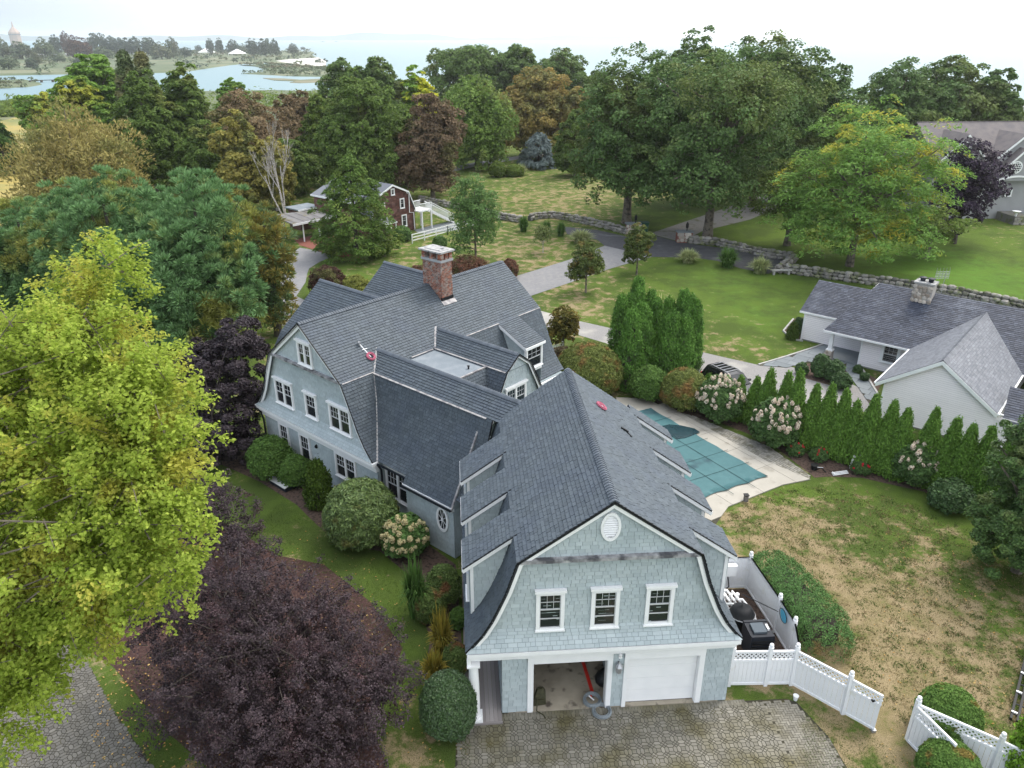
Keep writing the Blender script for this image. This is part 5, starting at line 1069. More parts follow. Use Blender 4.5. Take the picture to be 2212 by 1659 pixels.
# near trees given by their lobes
def lobed(name,label,cat,loc,lobes,leaf,bark,rc,per,ln,wd,h,tr,k,**kw):
    L=[(a-loc[0],b-loc[1],c,*r) for a,b,c,*r in lobes]
    return crown_tree(name,label,cat,loc,h,3,leaf,bark,L,rc,per,ln,wd,tr=tr,th=h,k=k,**kw)
spray_tree('linden_tree','tall yellow green linden in the near left foreground','tree',(-14.6,13.0,0),LINDEN,'linden','bark',.33,92,.75,.13,.105,.075,-.12,14.5,.08,70,rag=.16,twigs=420)
lobed('purple_plum','dark purple leaved tree by the left end of the house','tree',(-14.3,40.3,0),PURPLE_A,'plumdark','barkdark',.42,190,.17,.11,6,.06,8)
spray_tree('purple_plum','purple leaved tree behind the linden, next to the lawn','tree',(-13.6,31.8,0),PURPLE_B,'plum','barkdark',.42,84,.6,.12,.10,.065,.35,4,.06,14)
spray_tree('purple_plum','large purple leaved tree in front of the house at lower left','tree',(-7.0,21.3,0),PURPLE_C,'plum','barkdark',.36,84,.6,.11,.085,.055,.35,4.5,.05,50,twigs=500)
for o in C.objects:
    if o.name.startswith('purple_plum'): o['group']='purple leaved trees along the lane'
# bare birch with white branches
bt=thing('bare_birch','bare white branched birch among the yellow trees','tree',(BIRCH[0],BIRCH[1],0)); mb=MB()
def branch(p,d,L,r,lv):
    q=p+d*L*.5+Vector((rnd.uniform(-.1,.1),rnd.uniform(-.1,.1),.05))*L; e=q+(d+Vector((rnd.uniform(-.2,.2),rnd.uniform(-.2,.2),.12))).normalized()*L*.5
    mb.tube([p,q,e],[r,r*.8,r*.55],5,False)
    if lv==0: return
    for k in range(3 if lv>1 else 4):
        nd=(d+Vector((rnd.gauss(0,.36),rnd.gauss(0,.25),rnd.uniform(.05,.4)))).normalized(); branch(q.lerp(e,rnd.random()),nd,L*rnd.uniform(.42,.62),r*.5,lv-1)
for k in range(4): branch(Vector((rnd.uniform(-.3,.3),rnd.uniform(-.2,.2),-.1)),Vector((-.24+.15*k,rnd.uniform(-.1,.1),1)).normalized(),BIRCH[2]*rnd.uniform(.36,.46),.12,5)
mb.build('trunk',K['barkpale'],bt,local=True)
G1='clump of tall arborvitae behind the pool'; POSN=('tallest arborvitae at the back of the clump','arborvitae in front of the tallest one','narrow arborvitae with free tip at the back middle','arborvitae at the left edge of the clump','arborvitae just right of the left edge one','broad arborvitae in the front left of the clump','arborvitae in the middle gap of the clump','rounded arborvitae right of the middle gap','back right arborvitae with high tip','wide arborvitae at the right of the clump','arborvitae at the far right edge of the clump','broad front arborvitae with a brown patch','low front arborvitae at the foot of the clump','arborvitae between the brown patched one and the right edge')
for i,(X,Y,h,r) in enumerate(THUJA_CLUMP): thuja(X,Y,h,r,POSN[i],'thuja','arborvitae',G1,tip=.7,dens=1.0)
G2='row of pointed arborvitae beside the pool bed'; ORDN=['first','second','third','fourth','fifth','sixth','seventh','eighth','ninth','tenth','eleventh','twelfth','thirteenth','fourteenth','fifteenth','sixteenth','seventeenth','last']
for i,(X,Y,h,r) in enumerate(THUJA_ROW): thuja(X,Y,h*1.04,r*1.38,'%s pointed arborvitae of the hedge row, counted from the clipped bush'%ORDN[i],'thujarow','arborvitae',G2,dens=2.3,tip=1.6)
for kind,X,Y,h,r,l in SHRUBS:
    a=dict(rhodo=('rhododendron','rhodo',.17,.055),rhodo2=('garden_shrub','rhodo2',.11,.06),yew=('yew_cone','yew',.10,.035),limelight=('hydrangea','limelight',.16,.11),holly=('holly_bush','holly',.07,.045),shrub=('garden_shrub','shrub',.09,.055),perennial=('perennial','rhodo2',.14,.07),burning=('burning_bush','burning',.11,.065),hedgebush=('garden_shrub','rhodo2',.11,.065),hydrangea=('hydrangea','hydr',.17,.12),darkleaf=('garden_shrub','darkleaf',.15,.10),boxwood=('boxwood','boxwood',.085,.04),nbcone=('clipped_cone','yew',.10,.05),nbshrub=('evergreen_shrub','darkleaf',.13,.08),fieldbush=('field_bush','lime2',.3,.2),roundbush=('round_bush','oak',.16,.1)).get(kind,('garden_shrub',kind,.14,.08))
    nm,leaf,ln,wd=a; ln*=1.25; wd*=1.3; kw=dict(lumpy=.34)
    if kind in('hydrangea','limelight'): r*=.9
    if kind=='holly': kw=dict(per=120,lumpy=.05,rc=.18)
    if kind in('yew','nbcone'): kw=dict(lumpy=.05,per=70)
    if kind=='boxwood': kw=dict(lumpy=.04,rc=.17,per=90)
    if kind=='rhodo': kw=dict(rc=.32,per=70,lumpy=.25)
    if kind=='burning': kw=dict(rc=.30,per=80,lumpy=.14)
    cat='hydrangea' if nm=='hydrangea' else 'shrub'
    if kind=='nbshrub': r*=.8; kw=dict(lumpy=.55,dens=.7)
    if kind in('redbush','reddark','yellowbush','purplebush'): kw=dict(lumpy=.5,dens=.6)
    if kind in('yew','nbcone'):
        t=thuja(X,Y,h,r,l,'yew','shrub',None,dens=1.8,tip=.75); t.name='yew_cone'; t['category']='shrub'; ORG[t.name]=Vector((X,Y,0))
    else: t=bush(kind,X,Y,h,r,l,nm,leaf,cat,ln,wd,**kw)
    if kind=='limelight': heads(t,h,r,55,K['cream'],'flower_head',.25,cone=1.0)
    if kind=='hydrangea': heads(t,h,r,34 if 'right end' in l else 62,K['petal'],'flower_head',.23,top=.6)
for kind,X,Y,h,r,l in GRASSES:
    grass(kind,X,Y,h*(.5 if kind=='white' else 1),r*(1.2 if kind=='white' else 1),l,'goldg' if kind=='gold' else kind,n=520 if kind!='white' else 300,w=.03 if Y<30 else .05)
# clipped hedge beside the equipment fence
def hedge(path,w,h,label):
    t=thing('clipped_hedge',label,'hedge',(path[0][0],path[0][1],0)); pts=[];nr=[]
    n=int(sum(math.dist(a,b) for a,b in zip(path,path[1:]))*w*3*60)
    L=[math.dist(a,b) for a,b in zip(path,path[1:])]; tot=sum(L)
    for k in range(n):
        s=rnd.random()*tot; i=0
        while s>L[i]: s-=L[i]; i+=1
        a,b=path[i],path[i+1]; dx,dy=(b[0]-a[0])/L[i],(b[1]-a[1])/L[i]; ss=s
        if rnd.random()<.5: q=rnd.uniform(-1,1); z=1-.22*abs(q)**4
        else: z=rnd.random(); q=(1 if rnd.random()<.5 else -1)*(1-.12*z**4)
        pts.append((a[0]+dx*ss-dy*q*w/2-path[0][0],a[1]+dy*ss+dx*q*w/2-path[0][1],.08+z*h)); nr.append((-dy*q,dx*q,z))
    for e,sg in ((0,-1),(-1,1)):
        p=path[e]; o=path[1 if e==0 else -2]; L_=math.dist(p,o); dx,dy=(p[0]-o[0])/L_,(p[1]-o[1])/L_
        for k in range(int(n*.18)):
            d=sph(1)[0]; d[2]=abs(d[2]); d[:2]=d[:2] if d[0]*dx+d[1]*dy>0 else -d[:2]; m=np.sign(d)*np.abs(d)**.7
            pts.append((p[0]-path[0][0]+m[0]*w*.5,p[1]-path[0][1]+m[1]*w*.5,.08+m[2]*h)); nr.append(tuple(d))
    P,D=np.array(pts),np.array(nr); per=12; n=len(P)*per; c=np.repeat(P,per,0)+rg.normal(size=(n,3))*.07; Dn=np.repeat(D,per,0)
    c[:,2]=np.clip(c[:,2],.02,None); v=leafquads(c,unit(Dn+rg.normal(size=(n,3))*.6),sph(n),.085*(.7+.6*rg.random(n)),.04*np.ones(n)); npmesh('foliage',v,np.arange(len(v)).reshape(-1,4),LM['hedge'],t,org=(0,0,0))
    core=MB()
    for a,b in zip(path,path[1:]):
        d=Vector((b[0]-a[0],b[1]-a[1],0)); s=Vector((-d.y,d.x,0)).normalized()*w*.32; o=Vector((a[0]-path[0][0],a[1]-path[0][1],.02)); core.obox(o-s,d,s*2,(0,0,h*.7))
    core.build('stems',K['barkdark'],t,local=True)
hedge([(13.95,27.3),(14.3,25.6),(14.55,24.2),(14.6,23.3)],1.9,1.45,'long clipped hedge outside the white equipment fence')
hedge([(22.6,17.5),(22.9,19.6)],1.0,1.2,'short clipped hedge at the right edge by the black ladder') if False else None
# ======================= ground, water, drives =======================
def tri_sheet(name,outer,z,m,kind='structure'): return sheet(name,outer,z,m,kind)
# lawn grid with dryness / lushness stored per vertex (the worn patches of the real lawn)
gx=np.arange(-110,141,1.0); gy=np.arange(4,235,1.0); GX,GY=np.meshgrid(gx,gy)
nv=len(gx)*len(gy); vv=np.stack([GX.ravel(),GY.ravel(),np.zeros(nv)],1); ii=np.arange(nv).reshape(len(gy),len(gx))
q=np.stack([ii[:-1,:-1].ravel(),ii[:-1,1:].ravel(),ii[1:,1:].ravel(),ii[1:,:-1].ravel()],1)
def blob(x,y,sx,sy,a,rot=0):
    c,s=math.cos(rot),math.sin(rot); dx,dy=GX-x,GY-y; u=(dx*c+dy*s)/sx; w=(-dx*s+dy*c)/sy; return a*np.exp(-(u*u+w*w))
dry=.41*np.ones_like(GX); lush=.25*np.ones_like(GX); yel=np.zeros_like(GX); dim=np.zeros_like(GX)
for b in DRY: dry+=blob(*b)
for b in LUSH: lush+=blob(*b)
for b in YEL: yel+=blob(*b)
lawn=npmesh('lawn',vv,q,None); lawn['kind']='structure'
col=np.stack([np.clip(dry,0,1),np.clip(lush,0,1),np.clip(yel,0,1),np.ones_like(GX)],-1).reshape(-1,4).astype(np.float32)
at=lawn.data.color_attributes.new('wear','FLOAT_COLOR','POINT'); at.data.foreach_set('color',col.ravel())
def lawn_mat():
    m=bpy.data.materials.new('lawn grass'); m.use_nodes=True; t=m.node_tree; t.nodes.clear(); N=t.nodes.new; L=t.links.new
    o=N('ShaderNodeOutputMaterial'); p=N('ShaderNodeBsdfPrincipled'); L(p.outputs[0],o.inputs[0]); p.inputs['Roughness'].default_value=.95; p.inputs['Specular IOR Level'].default_value=.05
    a=N('ShaderNodeVertexColor'); a.layer_name='wear'; sp=N('ShaderNodeSeparateColor'); L(a.outputs[0],sp.inputs[0]); g=N('ShaderNodeNewGeometry')
    def noise(sc,d=5,st=(1,1,1),rot=0):
        mp=N('ShaderNodeMapping'); mp.inputs['Scale'].default_value=st; mp.inputs['Rotation'].default_value=(0,0,rot); L(g.outputs['Position'],mp.inputs[0]); n=N('ShaderNodeTexNoise'); n.inputs['Scale'].default_value=sc; n.inputs['Detail'].default_value=d; n.inputs['Roughness'].default_value=.65; L(mp.outputs[0],n.inputs[0]); return n.outputs[0]
    def mth(op,a_,b_,c_=None):
        n=N('ShaderNodeMath'); n.operation=op
        for i,s in enumerate((a_,b_,c_)):
            if s is None: continue
            if isinstance(s,(int,float)): n.inputs[i].default_value=s
            else: L(s,n.inputs[i])
        return n.outputs[0]
    def ramp(x,lo,hi):
        r=N('ShaderNodeMapRange'); r.interpolation_type='SMOOTHSTEP'; r.inputs[1].default_value=lo; r.inputs[2].default_value=hi; L(x,r.inputs[0]); return r.outputs[0]
    def mix(a_,b_,f):
        x=N('ShaderNodeMix'); x.data_type='RGBA'
        for s,i in ((a_,6),(b_,7)):
            if isinstance(s,tuple): x.inputs[i].default_value=(*s,1)
            else: L(s,x.inputs[i])
        L(f,x.inputs[0]); return x.outputs[2]
    fine=noise(5,6); mid=noise(.9,6); big=noise(.22,4)
    green=mix((.068,.100,.024),(.090,.138,.026),ramp(big,.4,.6)); green=mix(green,(.095,.185,.030),ramp(mth('ADD',sp.outputs[1],mth('MULTIPLY',mth('SUBTRACT',mid,.5),.9)),.45,.95))
    tan=mix((.215,.172,.090),(.30,.23,.138),ramp(mid,.4,.62))
    x=mth('ADD',sp.outputs[0],mth('ADD',mth('MULTIPLY',mth('SUBTRACT',mid,.5),2.4),mth('MULTIPLY',mth('SUBTRACT',big,.5),.9)))
    x=mth('ADD',x,mth('MULTIPLY',mth('SUBTRACT',fine,.5),.9))
    c=mix(green,tan,mth('MULTIPLY',ramp(x,.42,.86),.9))
    c=mix(c,(.25,.21,.06),mth('MULTIPLY',sp.outputs[2],ramp(mth('ADD',mid,sp.outputs[2]),.6,1.2)))
    f2=noise(26,4); hs=N('ShaderNodeHueSaturation'); L(mth('MULTIPLY_ADD',mth('SUBTRACT',f2,.5),2.2,1.0),hs.inputs['Value']); L(c,hs.inputs['Color']); L(hs.outputs[0],p.inputs['Base Color'])
    b=N('ShaderNodeBump'); b.inputs['Strength'].default_value=.7; b.inputs['Distance'].default_value=.08; L(f2,b.inputs['Height']); L(b.outputs[0],p.inputs['Normal'])
    return m
lawn.data.materials.append(lawn_mat())
# mainland falls to the shore
sh=[Vector((x,y,0)) for x,y in SHORE]; back=[Vector((5000,-600,0)),Vector((0,-3000,0)),Vector((-4000,-500,0))]
outer=sh+back; cen=Vector((0,120,0))
inner=[cen+(p-cen)*(.80 if i<len(sh) else .98) for i,p in enumerate(outer)]
m=MB(); n=len(outer); V=[(p.x,p.y,-.03) for p in inner]+[(p.x,p.y,-4.6) for p in outer]; m.add(V,[tuple(range(n))]+[(i,n+i,n+(i+1)%n,(i+1)%n) for i in range(n)])
gr=m.build('ground',K['heath']); gr['kind']='structure'
def island(name,pts,zt,m,inset=.93,kind='structure'):
    c=Vector((sum(p[0] for p in pts)/len(pts),sum(p[1] for p in pts)/len(pts),0)); n=len(pts); I=[c+(Vector((x,y,0))-c)*inset for x,y in pts]
    o=MB().add([(p.x,p.y,zt) for p in I]+[(x,y,-4.5) for x,y in pts],[tuple(range(n))]+[(i,n+i,n+(i+1)%n,(i+1)%n) for i in range(n)]).build(name,m); o['kind']=kind; return o
wt=MB(); k=64; wt.poly([(11000*math.cos(2*math.pi*i/k),11000*math.sin(2*math.pi*i/k),-4) for i in range(k)]); w=wt.build('sea',K['water']); w['kind']='structure'
bed=MB().poly([(11000*math.cos(2*math.pi*i/k),11000*math.sin(2*math.pi*i/k),-6.5) for i in range(k)]).build('seabed',K['marsh']); bed['kind']='structure'
island('far_shore_ground',PENIN,-2.6,K['heath'],.97); island('spit',SPIT,-3.3,K['heath'],.9); island('salt_marsh',MARSH,-3.7,K['marsh'],.95); island('marsh_island',ISLAND,-3.4,K['heath'],.9); island('beach',BEACH,-2.55,K['beach'],.93)
# far coast on the horizon
hm=MB(); pts=[]
for i in range(61):
    az=R(-34+i*56/60); d=7600; hh=34+24*math.sin(i*.35)*math.sin(i*.11+1)+8*math.sin(i*1.3); hh*=min(1,max(0,(60-i)/14)); pts.append((d*math.sin(az),d*math.cos(az),max(hh,1)))
hm.add([(x,y,-5) for x,y,h in pts]+[(x*1.03,y*1.03,h) for x,y,h in pts]+[(x*1.2,y*1.2,-5) for x,y,h in pts],[(i,i+1,62+i,61+i) for i in range(60)]+[(61+i,62+i,123+i,122+i) for i in range(60)]); o=hm.build('far_coast_hill',K['hill']); o['kind']='structure'
sheet('yellow_field',FIELD,.02,mat('dry yellow field',(.36,.27,.07),(.28,.24,.08),scale=.3,c3=(.20,.21,.07),s3=.08,bump=.5,bscale=3))
sheet('road',ROAD,.020,K['asphalt']); sheet('driveway',DRIVE,.024,K['drive']); sheet('rear_driveway',DRIVE_B,.016,K['drive']); sheet('lane',LANE,.016,K['lane'])
sheet('far_road',FAR_ROAD,.02,K['drive']); sheet('gravel_drive',GRAVEL,.012,K['gravel']); sheet('brick_path',BRICKPATH,.028,K['brickpath']); sheet('far_patio',PATIO_FAR,.02,K['flag'])
for i,P in enumerate((MULCH_HOUSE,MULCH_POOL,MULCH_NB,MULCH_NB2,MULCH_NB3)): sheet('mulch_bed',P,.008+.004*(i==1)+.012*(i>1),K['mulch'])
sheet('mulch_bed',MULCH_LEFT,.012,K['mulchred'])
mb=MB()
for (x0,y0),(x1,y1) in zip(DRIVE[:3],DRIVE[1:4]): pass
# ---- pavers ----
def paving(name,P,z,m,p=.44,rot=0,limit=300,jm=K['joint'],origin=(0,0),clip=None,pz=.016):
    base=sheet(name,P,z,jm); ORG[base.name]=Vector((0,0,0)); a=.16; w=(p-a)/2; g=.011
    def sh(pts): # inset
        cx=sum(q[0] for q in pts)/len(pts); cy=sum(q[1] for q in pts)/len(pts); out=[]
        for x,y in pts:
            d=math.hypot(x-cx,y-cy); k=max(.3,(d-g*1.25)/d); out.append((cx+(x-cx)*k,cy+(y-cy)*k))
        return out
    h=a/2; pieces=[[(-h,-h),(h,-h),(h,h),(-h,h)]]
    for k in range(4):
        c,s=(1,0,-1,0)[k],(0,1,0,-1)[k]
        hx=[(h,-h),(h+w/2,-h-w/2),(h+w,-h),(h+w,h),(h+w/2,h+w/2),(h,h)]
        pieces.append([(x*c-y*s,x*s+y*c) for x,y in hx])
    for cx,cy in ((h+w,h+w/2),(h+w/2,h+w),(h+w,h+3*w/2),(h+3*w/2,h+w)): pieces.append([(cx,cy-w/2),(cx+w/2,cy),(cx,cy+w/2),(cx-w/2,cy)])
    meshes=[]
    for q in pieces:
        q=sh(q); n=len(q); me=bpy.data.meshes.new('paver'); bv=[(x*.94+sum(t[0] for t in q)/n*.06,y*.94+sum(t[1] for t in q)/n*.06,pz) for x,y in q]
        me.from_pydata([(x,y,0) for x,y in q]+[(x,y,pz*.8) for x,y in q]+bv,[],[(i,(i+1)%n,n+(i+1)%n,n+i) for i in range(n)]+[(n+i,n+(i+1)%n,2*n+(i+1)%n,2*n+i) for i in range(n)]+[tuple(range(2*n,3*n))]); me.materials.append(m); meshes.append((me,q,n))
    xs=[q[0] for q in P]; ys=[q[1] for q in P]; cr,sr=math.cos(rot),math.sin(rot); cand=[]; S=max(max(xs)-min(xs),max(ys)-min(ys))/p; S=int(S)+2; ox,oy=(min(xs)+max(xs))/2,(min(ys)+max(ys))/2
    for i in range(-S,S):
        for j in range(-S,S):
            for k,(me,q,n) in enumerate(meshes):
                mx=sum(t[0] for t in q)/n+i*p; my=sum(t[1] for t in q)/n+j*p; X=ox+mx*cr-my*sr; Y=oy+mx*sr+my*cr
                if Y<8 or not inpoly(X,Y,P) or (clip and not clip(X,Y)): continue
                cand.append(((X-0)**2+(Y)**2+529+(200 if not inview(X,Y) else 0),i,j,k))
    cand.sort(); rest=MB()
    for c,(dd,i,j,k) in enumerate(cand):
        me,q,n=meshes[k]; M=Matrix.Translation((ox+(i*p)*cr-(j*p)*sr,oy+(i*p)*sr+(j*p)*cr,z+rnd.uniform(-.002,.003)))@Matrix.Rotation(rot,4,'Z')
        if c<limit: place(me,'paver',M,base)
        else: rest.add([tuple(M@v.co) for v in me.vertices],[tuple(f.vertices) for f in me.polygons])
    if rest.v: r=rest.build('pavers',m,base); r['kind']='stuff'
    return base
def inview(X,Y): 
    c,s=math.cos(R(4.2)),math.sin(R(4.2)); x,y=c*X-s*Y,s*X+c*Y; p=math.atan(749.5/1650); f=y*math.cos(p)+23*math.sin(p); u=-y*math.sin(p)*-1*0+(23*math.cos(p)-y*math.sin(p))
    return abs(x/f)<.67 and u/f<.505
court=paving('paved_court',PAVED_COURT,.004,K['paver'],clip=lambda X,Y: X<11.03 and Y<20.62)
lane_=paving('paved_lane',PAVED_LANE,.004,K['paverlane'],p=.46,rot=R(38),clip=lambda X,Y: True)
# soldier row along the garage and herringbone edge on the right
sb=MB(); k=0
while k<92: 
    x=.1+k*.112; sb.obox((x,20.60,.004),(.100,0,0),(0,.225,0),(0,0,.016)); k+=1
hb=MB(); A_=.106
for i in range(0,60):
    for j in range(0,90):
        X=11.05+i*A_; Y=20.58-j*A_; k=(i+j)%4
        if k==0: w_,h_=2*A_,A_
        elif k==2: w_,h_=A_,2*A_
        else: continue
        y0=Y-h_+A_
        if Y>12 and inpoly(X,y0,PAVED_COURT) and inpoly(X+w_,y0+h_,PAVED_COURT) and inpoly(X+w_,y0,PAVED_COURT): hb.obox((X+.007,y0+.007,.004),(w_-.014,0,0),(0,h_-.014,0),(0,0,.014+rnd.random()*.004))
o=sb.build('border_pavers',K['paver'],court); o['kind']='stuff'; o=hb.build('edge_pavers',K['paver'],court); o['kind']='stuff'
# ---- pool ----
deck=sheet('pool_deck',DECK,.016,K['joint']); ORG[deck.name]=Vector((0,0,0))
def slabs(P,step,rot,m,parent,name,z,th,gap=.012,jit=0,minc=4,step2=None):
    step2=step2 or step
    c,s=math.cos(rot),math.sin(rot); xs=[p[0]*c+p[1]*s for p in P]; ys=[-p[0]*s+p[1]*c for p in P]; n=0; rest=MB()
    def clipp(poly,a,b,cc): # keep a*x+b*y<=c
        out=[]
        for i in range(len(poly)):
            p,q=poly[i],poly[(i+1)%len(poly)]; fp=a*p[0]+b*p[1]-cc; fq=a*q[0]+b*q[1]-cc
            if fp<=0: out.append(p)
            if fp*fq<0: t=fp/(fp-fq); out.append((p[0]+(q[0]-p[0])*t,p[1]+(q[1]-p[1])*t))
        return out
    L=[(x,y) for x,y in zip(xs,ys)]
    y=min(ys); r=0
    while y<max(ys):
        x=min(xs)+(r%2)*step*.5*(jit>0)-step
        while x<max(xs):
            w=step*(1+(rnd.random()-.5)*jit)
            q=clipp(clipp(clipp(clipp(L,1,0,x+w-gap),-1,0,-x-gap),0,1,y+step2-gap),0,-1,-y-gap); x+=w
            if len(q)<3: continue
            A=abs(sum(q[i][0]*q[(i+1)%len(q)][1]-q[(i+1)%len(q)][0]*q[i][1] for i in range(len(q))))/2
            if A<.15*step*step2: continue
            b=MB().prism([(u*c-v*s,u*s+v*c,z) for u,v in q],(0,0,th*(1+(rnd.random()-.5)*.3*(jit>0))))
            if n<300: b.build(name,m,parent); n+=1
            else: rest.add(b.v,b.f)
        y+=step2; r+=1
    if rest.v: o=rest.build(name+'s',m,parent); o['kind']='stuff'
R45=R(-63.4)
slabs(DECK,2.4,R(-63),K['coping'],deck,'coping_slab',.016,.06)
pool=thing('pool_cover','green mesh safety cover stretched over the swimming pool','pool cover',(14,40,0))
c=sheet('cover',COVER,.115,K['cover'],parent=None); ORG[c.name]=Vector((0,0,0)); 
# sagging cover mesh
bpy.data.objects.remove(c)
def cover_pt(u,v): # bilinear in the four corners
    a,b,c_,d=Vector((11.2,44.6,0)),Vector((12.79,45.61,0)),Vector((17.4,36.41,0)),Vector((13.1,34.5,0))
    a=Vector((8.7,43.9,0)); p=(a*(1-u)+b*u)*(1-v)+(d*(1-u)+c_*u)*v
    e=.22*(abs(math.sin(u*math.pi*3))); 
    return p
V=[];F=[];nu,nv_=28,36
for j in range(nv_+1):
    for i in range(nu+1):
        u,v=i/nu,j/nv_; sc=.20*abs(math.sin(v*math.pi*5)); sv=.20*abs(math.sin(u*math.pi*3)); uu=min(max(u,0),1-.018*abs(math.sin(v*math.pi*5))) if u>.97 else u; vv_=v if v<.97 else 1-.012*abs(math.sin(u*math.pi*3))
        p=cover_pt(uu,vv_); sag=math.sin(min(1,max(0,u))*math.pi)*math.sin(v*math.pi); V.append((p.x,p.y,(.14-.035*sag)+.006*math.sin(u*17)*math.sin(v*23)))
F=[(j*(nu+1)+i,j*(nu+1)+i+1,(j+1)*(nu+1)+i+1,(j+1)*(nu+1)+i) for j in range(nv_) for i in range(nu)]
npmesh('cover',V,F,K['cover'],pool,smooth=True)
for k in range(1,6):
    v=k/6; a,b=cover_pt(-.02,v),cover_pt(1.05,v); q=[a.lerp(b,t/12)+Vector((0,0,.155-.035*math.sin(min(1,t/12)*math.pi)*math.sin(v*math.pi))) for t in range(13)]
    s=MB(); d=(b-a).normalized().cross(Vector((0,0,1)))*.02
    for p0,p1 in zip(q,q[1:]): s.add([p0-d,p1-d,p1+d,p0+d],[(0,1,2,3)])
    s.build('strap',K['strap'],pool)
for k in range(1,3):
    u=k/3; a,b=cover_pt(u,-.02),cover_pt(u,1.05); q=[a.lerp(b,t/16)+Vector((0,0,.158-.035*math.sin(u*math.pi)*math.sin(min(1,t/16)*math.pi))) for t in range(17)]
    s=MB(); d=(b-a).normalized().cross(Vector((0,0,1)))*.02
    for p0,p1 in zip(q,q[1:]): s.add([p0-d,p1-d,p1+d,p0+d],[(0,1,2,3)])
    s.build('strap',K['strap'],pool)
q0=PUDDLE[0]; MB().poly([(x,y,.150) for x,y in PUDDLE]).build('puddle',mat('dark rain puddle',(.012,.035,.045),(.02,.05,.06),scale=3,rough=.25,spec=.4),pool)
cob=sheet('cobble_strip',COBBLE,.022,K['joint']); ORG[cob.name]=Vector((0,0,0)); slabs(COBBLE,.23,R(-63),K['cobble'],cob,'cobble',.022,.03,gap=.014,jit=.5,step2=.17)
for nm,P in (('flagstone_walk',FLAG_WALK),('flagstone_walk',FLAG_WALK2)):
    b=sheet(nm,P,.034,K['joint']); ORG[b.name]=Vector((0,0,0)); slabs(P,1.15,R(-45),K['flag'],b,'flagstone',.034,.025,gap=.012,jit=.6,step2=.8)
def kerb(pts,label,m,w=.14,h=.12,nm='garden_kerb'):
    t=thing(nm,label,'kerb',(pts[0][0],pts[0][1],0)); 
    for a,b in zip(pts,pts[1:]):
        L=math.dist(a,b); n=max(1,int(L/1.0)); d=Vector((b[0]-a[0],b[1]-a[1],0))/n; s=Vector((-d.y,d.x,0)).normalized()*w
        for k in range(n): MB().obox(Vector((a[0],a[1],0))+d*k,d*.97,s,(0,0,h)).build('kerb_stone',m,t)
kerb([FLAG_WALK[i] for i in (0,1,2,3)],'pale stone kerb between front lawn and flagstone walk',K['curb']); kerb([FLAG_WALK2[i] for i in (0,1,2,3)],'pale stone kerb along the white house bed',K['curb']); kerb([MULCH_NB3[i] for i in (1,0,4,3)],'curved kerb round the corner bed of the white house',K['curb'])
# fallen leaves and rough grass tufts
def scatter(name,P,n,z,m,s0,kind='stuff',up=True,w=.6,dens=None):
    xs=[p[0] for p in P]; ys=[p[1] for p in P]; pts=[]
    while len(pts)<n:
        x,y=rnd.uniform(min(xs),max(xs)),rnd.uniform(min(ys),max(ys))
        if inpoly(x,y,P) and (dens is None or rnd.random()<dens(x,y)): pts.append((x,y,z))
    P_=np.array(pts); k=len(P_); nr=unit(np.array([0,0,1.])+rg.normal(size=(k,3))*(.35 if up else 1)); v=leafquads(P_,nr,sph(k),s0*(.6+.8*rg.random(k)),s0*w*np.ones(k)); o=npmesh(name,v,np.arange(len(v)).reshape(-1,4),m); o['kind']=kind; return o
scatter('fallen_leaves',[(-10.5,9),(-6,9),(-5.5,14),(-9,20),(-14,26),(-15,24),(-12,17)],900,.03,K['fallen'],.10)
scatter('fallen_leaves',[(13,15),(22,17),(27,28),(22,32),(17,24)],500,.03,K['fallen'],.08)
scatter('fallen_leaves',[(-3.5,17),(.2,17),(-.5,21),(-4,30),(-7,35),(-9,32)],260,.03,K['fallen'],.08)
def tufts(P,n,leaf,s0,dens=None):
    xs=[p[0] for p in P]; ys=[p[1] for p in P]; pts=[]
    while len(pts)<n:
        x,y=rnd.uniform(min(xs),max(xs)),rnd.uniform(min(ys),max(ys))
        if inpoly(x,y,P): pts.append((x,y,s0*.3))
    P_=np.array(pts); k=len(P_); nr=unit(rg.normal(size=(k,3))+np.array([0,-.2,.3])); v=leafquads(P_,nr,np.array([0,0,1.])+rg.normal(size=(k,3))*.8,s0*(.6+.8*rg.random(k)),s0*.22*np.ones(k)); v[:,2]=np.maximum(v[:,2],.005); o=npmesh('grass_tufts',v,np.arange(len(v)).reshape(-1,4),LM[leaf]); o['kind']='stuff'
YARD=[(10.2,21.3),(12.3,20.9),(12.9,19.5),(14.5,17),(14,12),(24,12),(28,24),(28,31),(24,34),(19.8,35.6),(18,35.2),(14.2,33.4),(13.2,32),(10,31),(9.9,28)]
YARD2=[(13.2,31.8),(14.2,33.4),(18,35.2),(21,35.4),(24,33.5),(26,30),(27,24),(24,14),(16.6,12),(16.4,17),(15.2,22),(15,27)]
def clusters(P,nc,per,rad,leaf,s0):
    xs=[q[0] for q in P]; ys=[q[1] for q in P]; pts=[]
    while len(pts)<nc*per:
        x,y=rnd.uniform(min(xs),max(xs)),rnd.uniform(min(ys),max(ys)); r_=rad*rnd.uniform(.4,1.6); a_=rnd.random()*3
        if inpoly(x,y,P):
            for k in range(per):
                u,v=rnd.gauss(0,r_),rnd.gauss(0,r_*.5); pts.append((x+u*math.cos(a_)-v*math.sin(a_),y+u*math.sin(a_)+v*math.cos(a_),s0*.3))
    P_=np.array(pts); k=len(P_); nr=unit(rg.normal(size=(k,3))+np.array([0,-.2,.5])); v=leafquads(P_,nr,np.array([0,0,.8])+rg.normal(size=(k,3))*.9,s0*(.6+.8*rg.random(k)),s0*.3*np.ones(k)); v[:,2]=np.maximum(v[:,2],.005); o=npmesh('grass_tufts',v,np.arange(len(v)).reshape(-1,4),LM[leaf]); o['kind']='stuff'
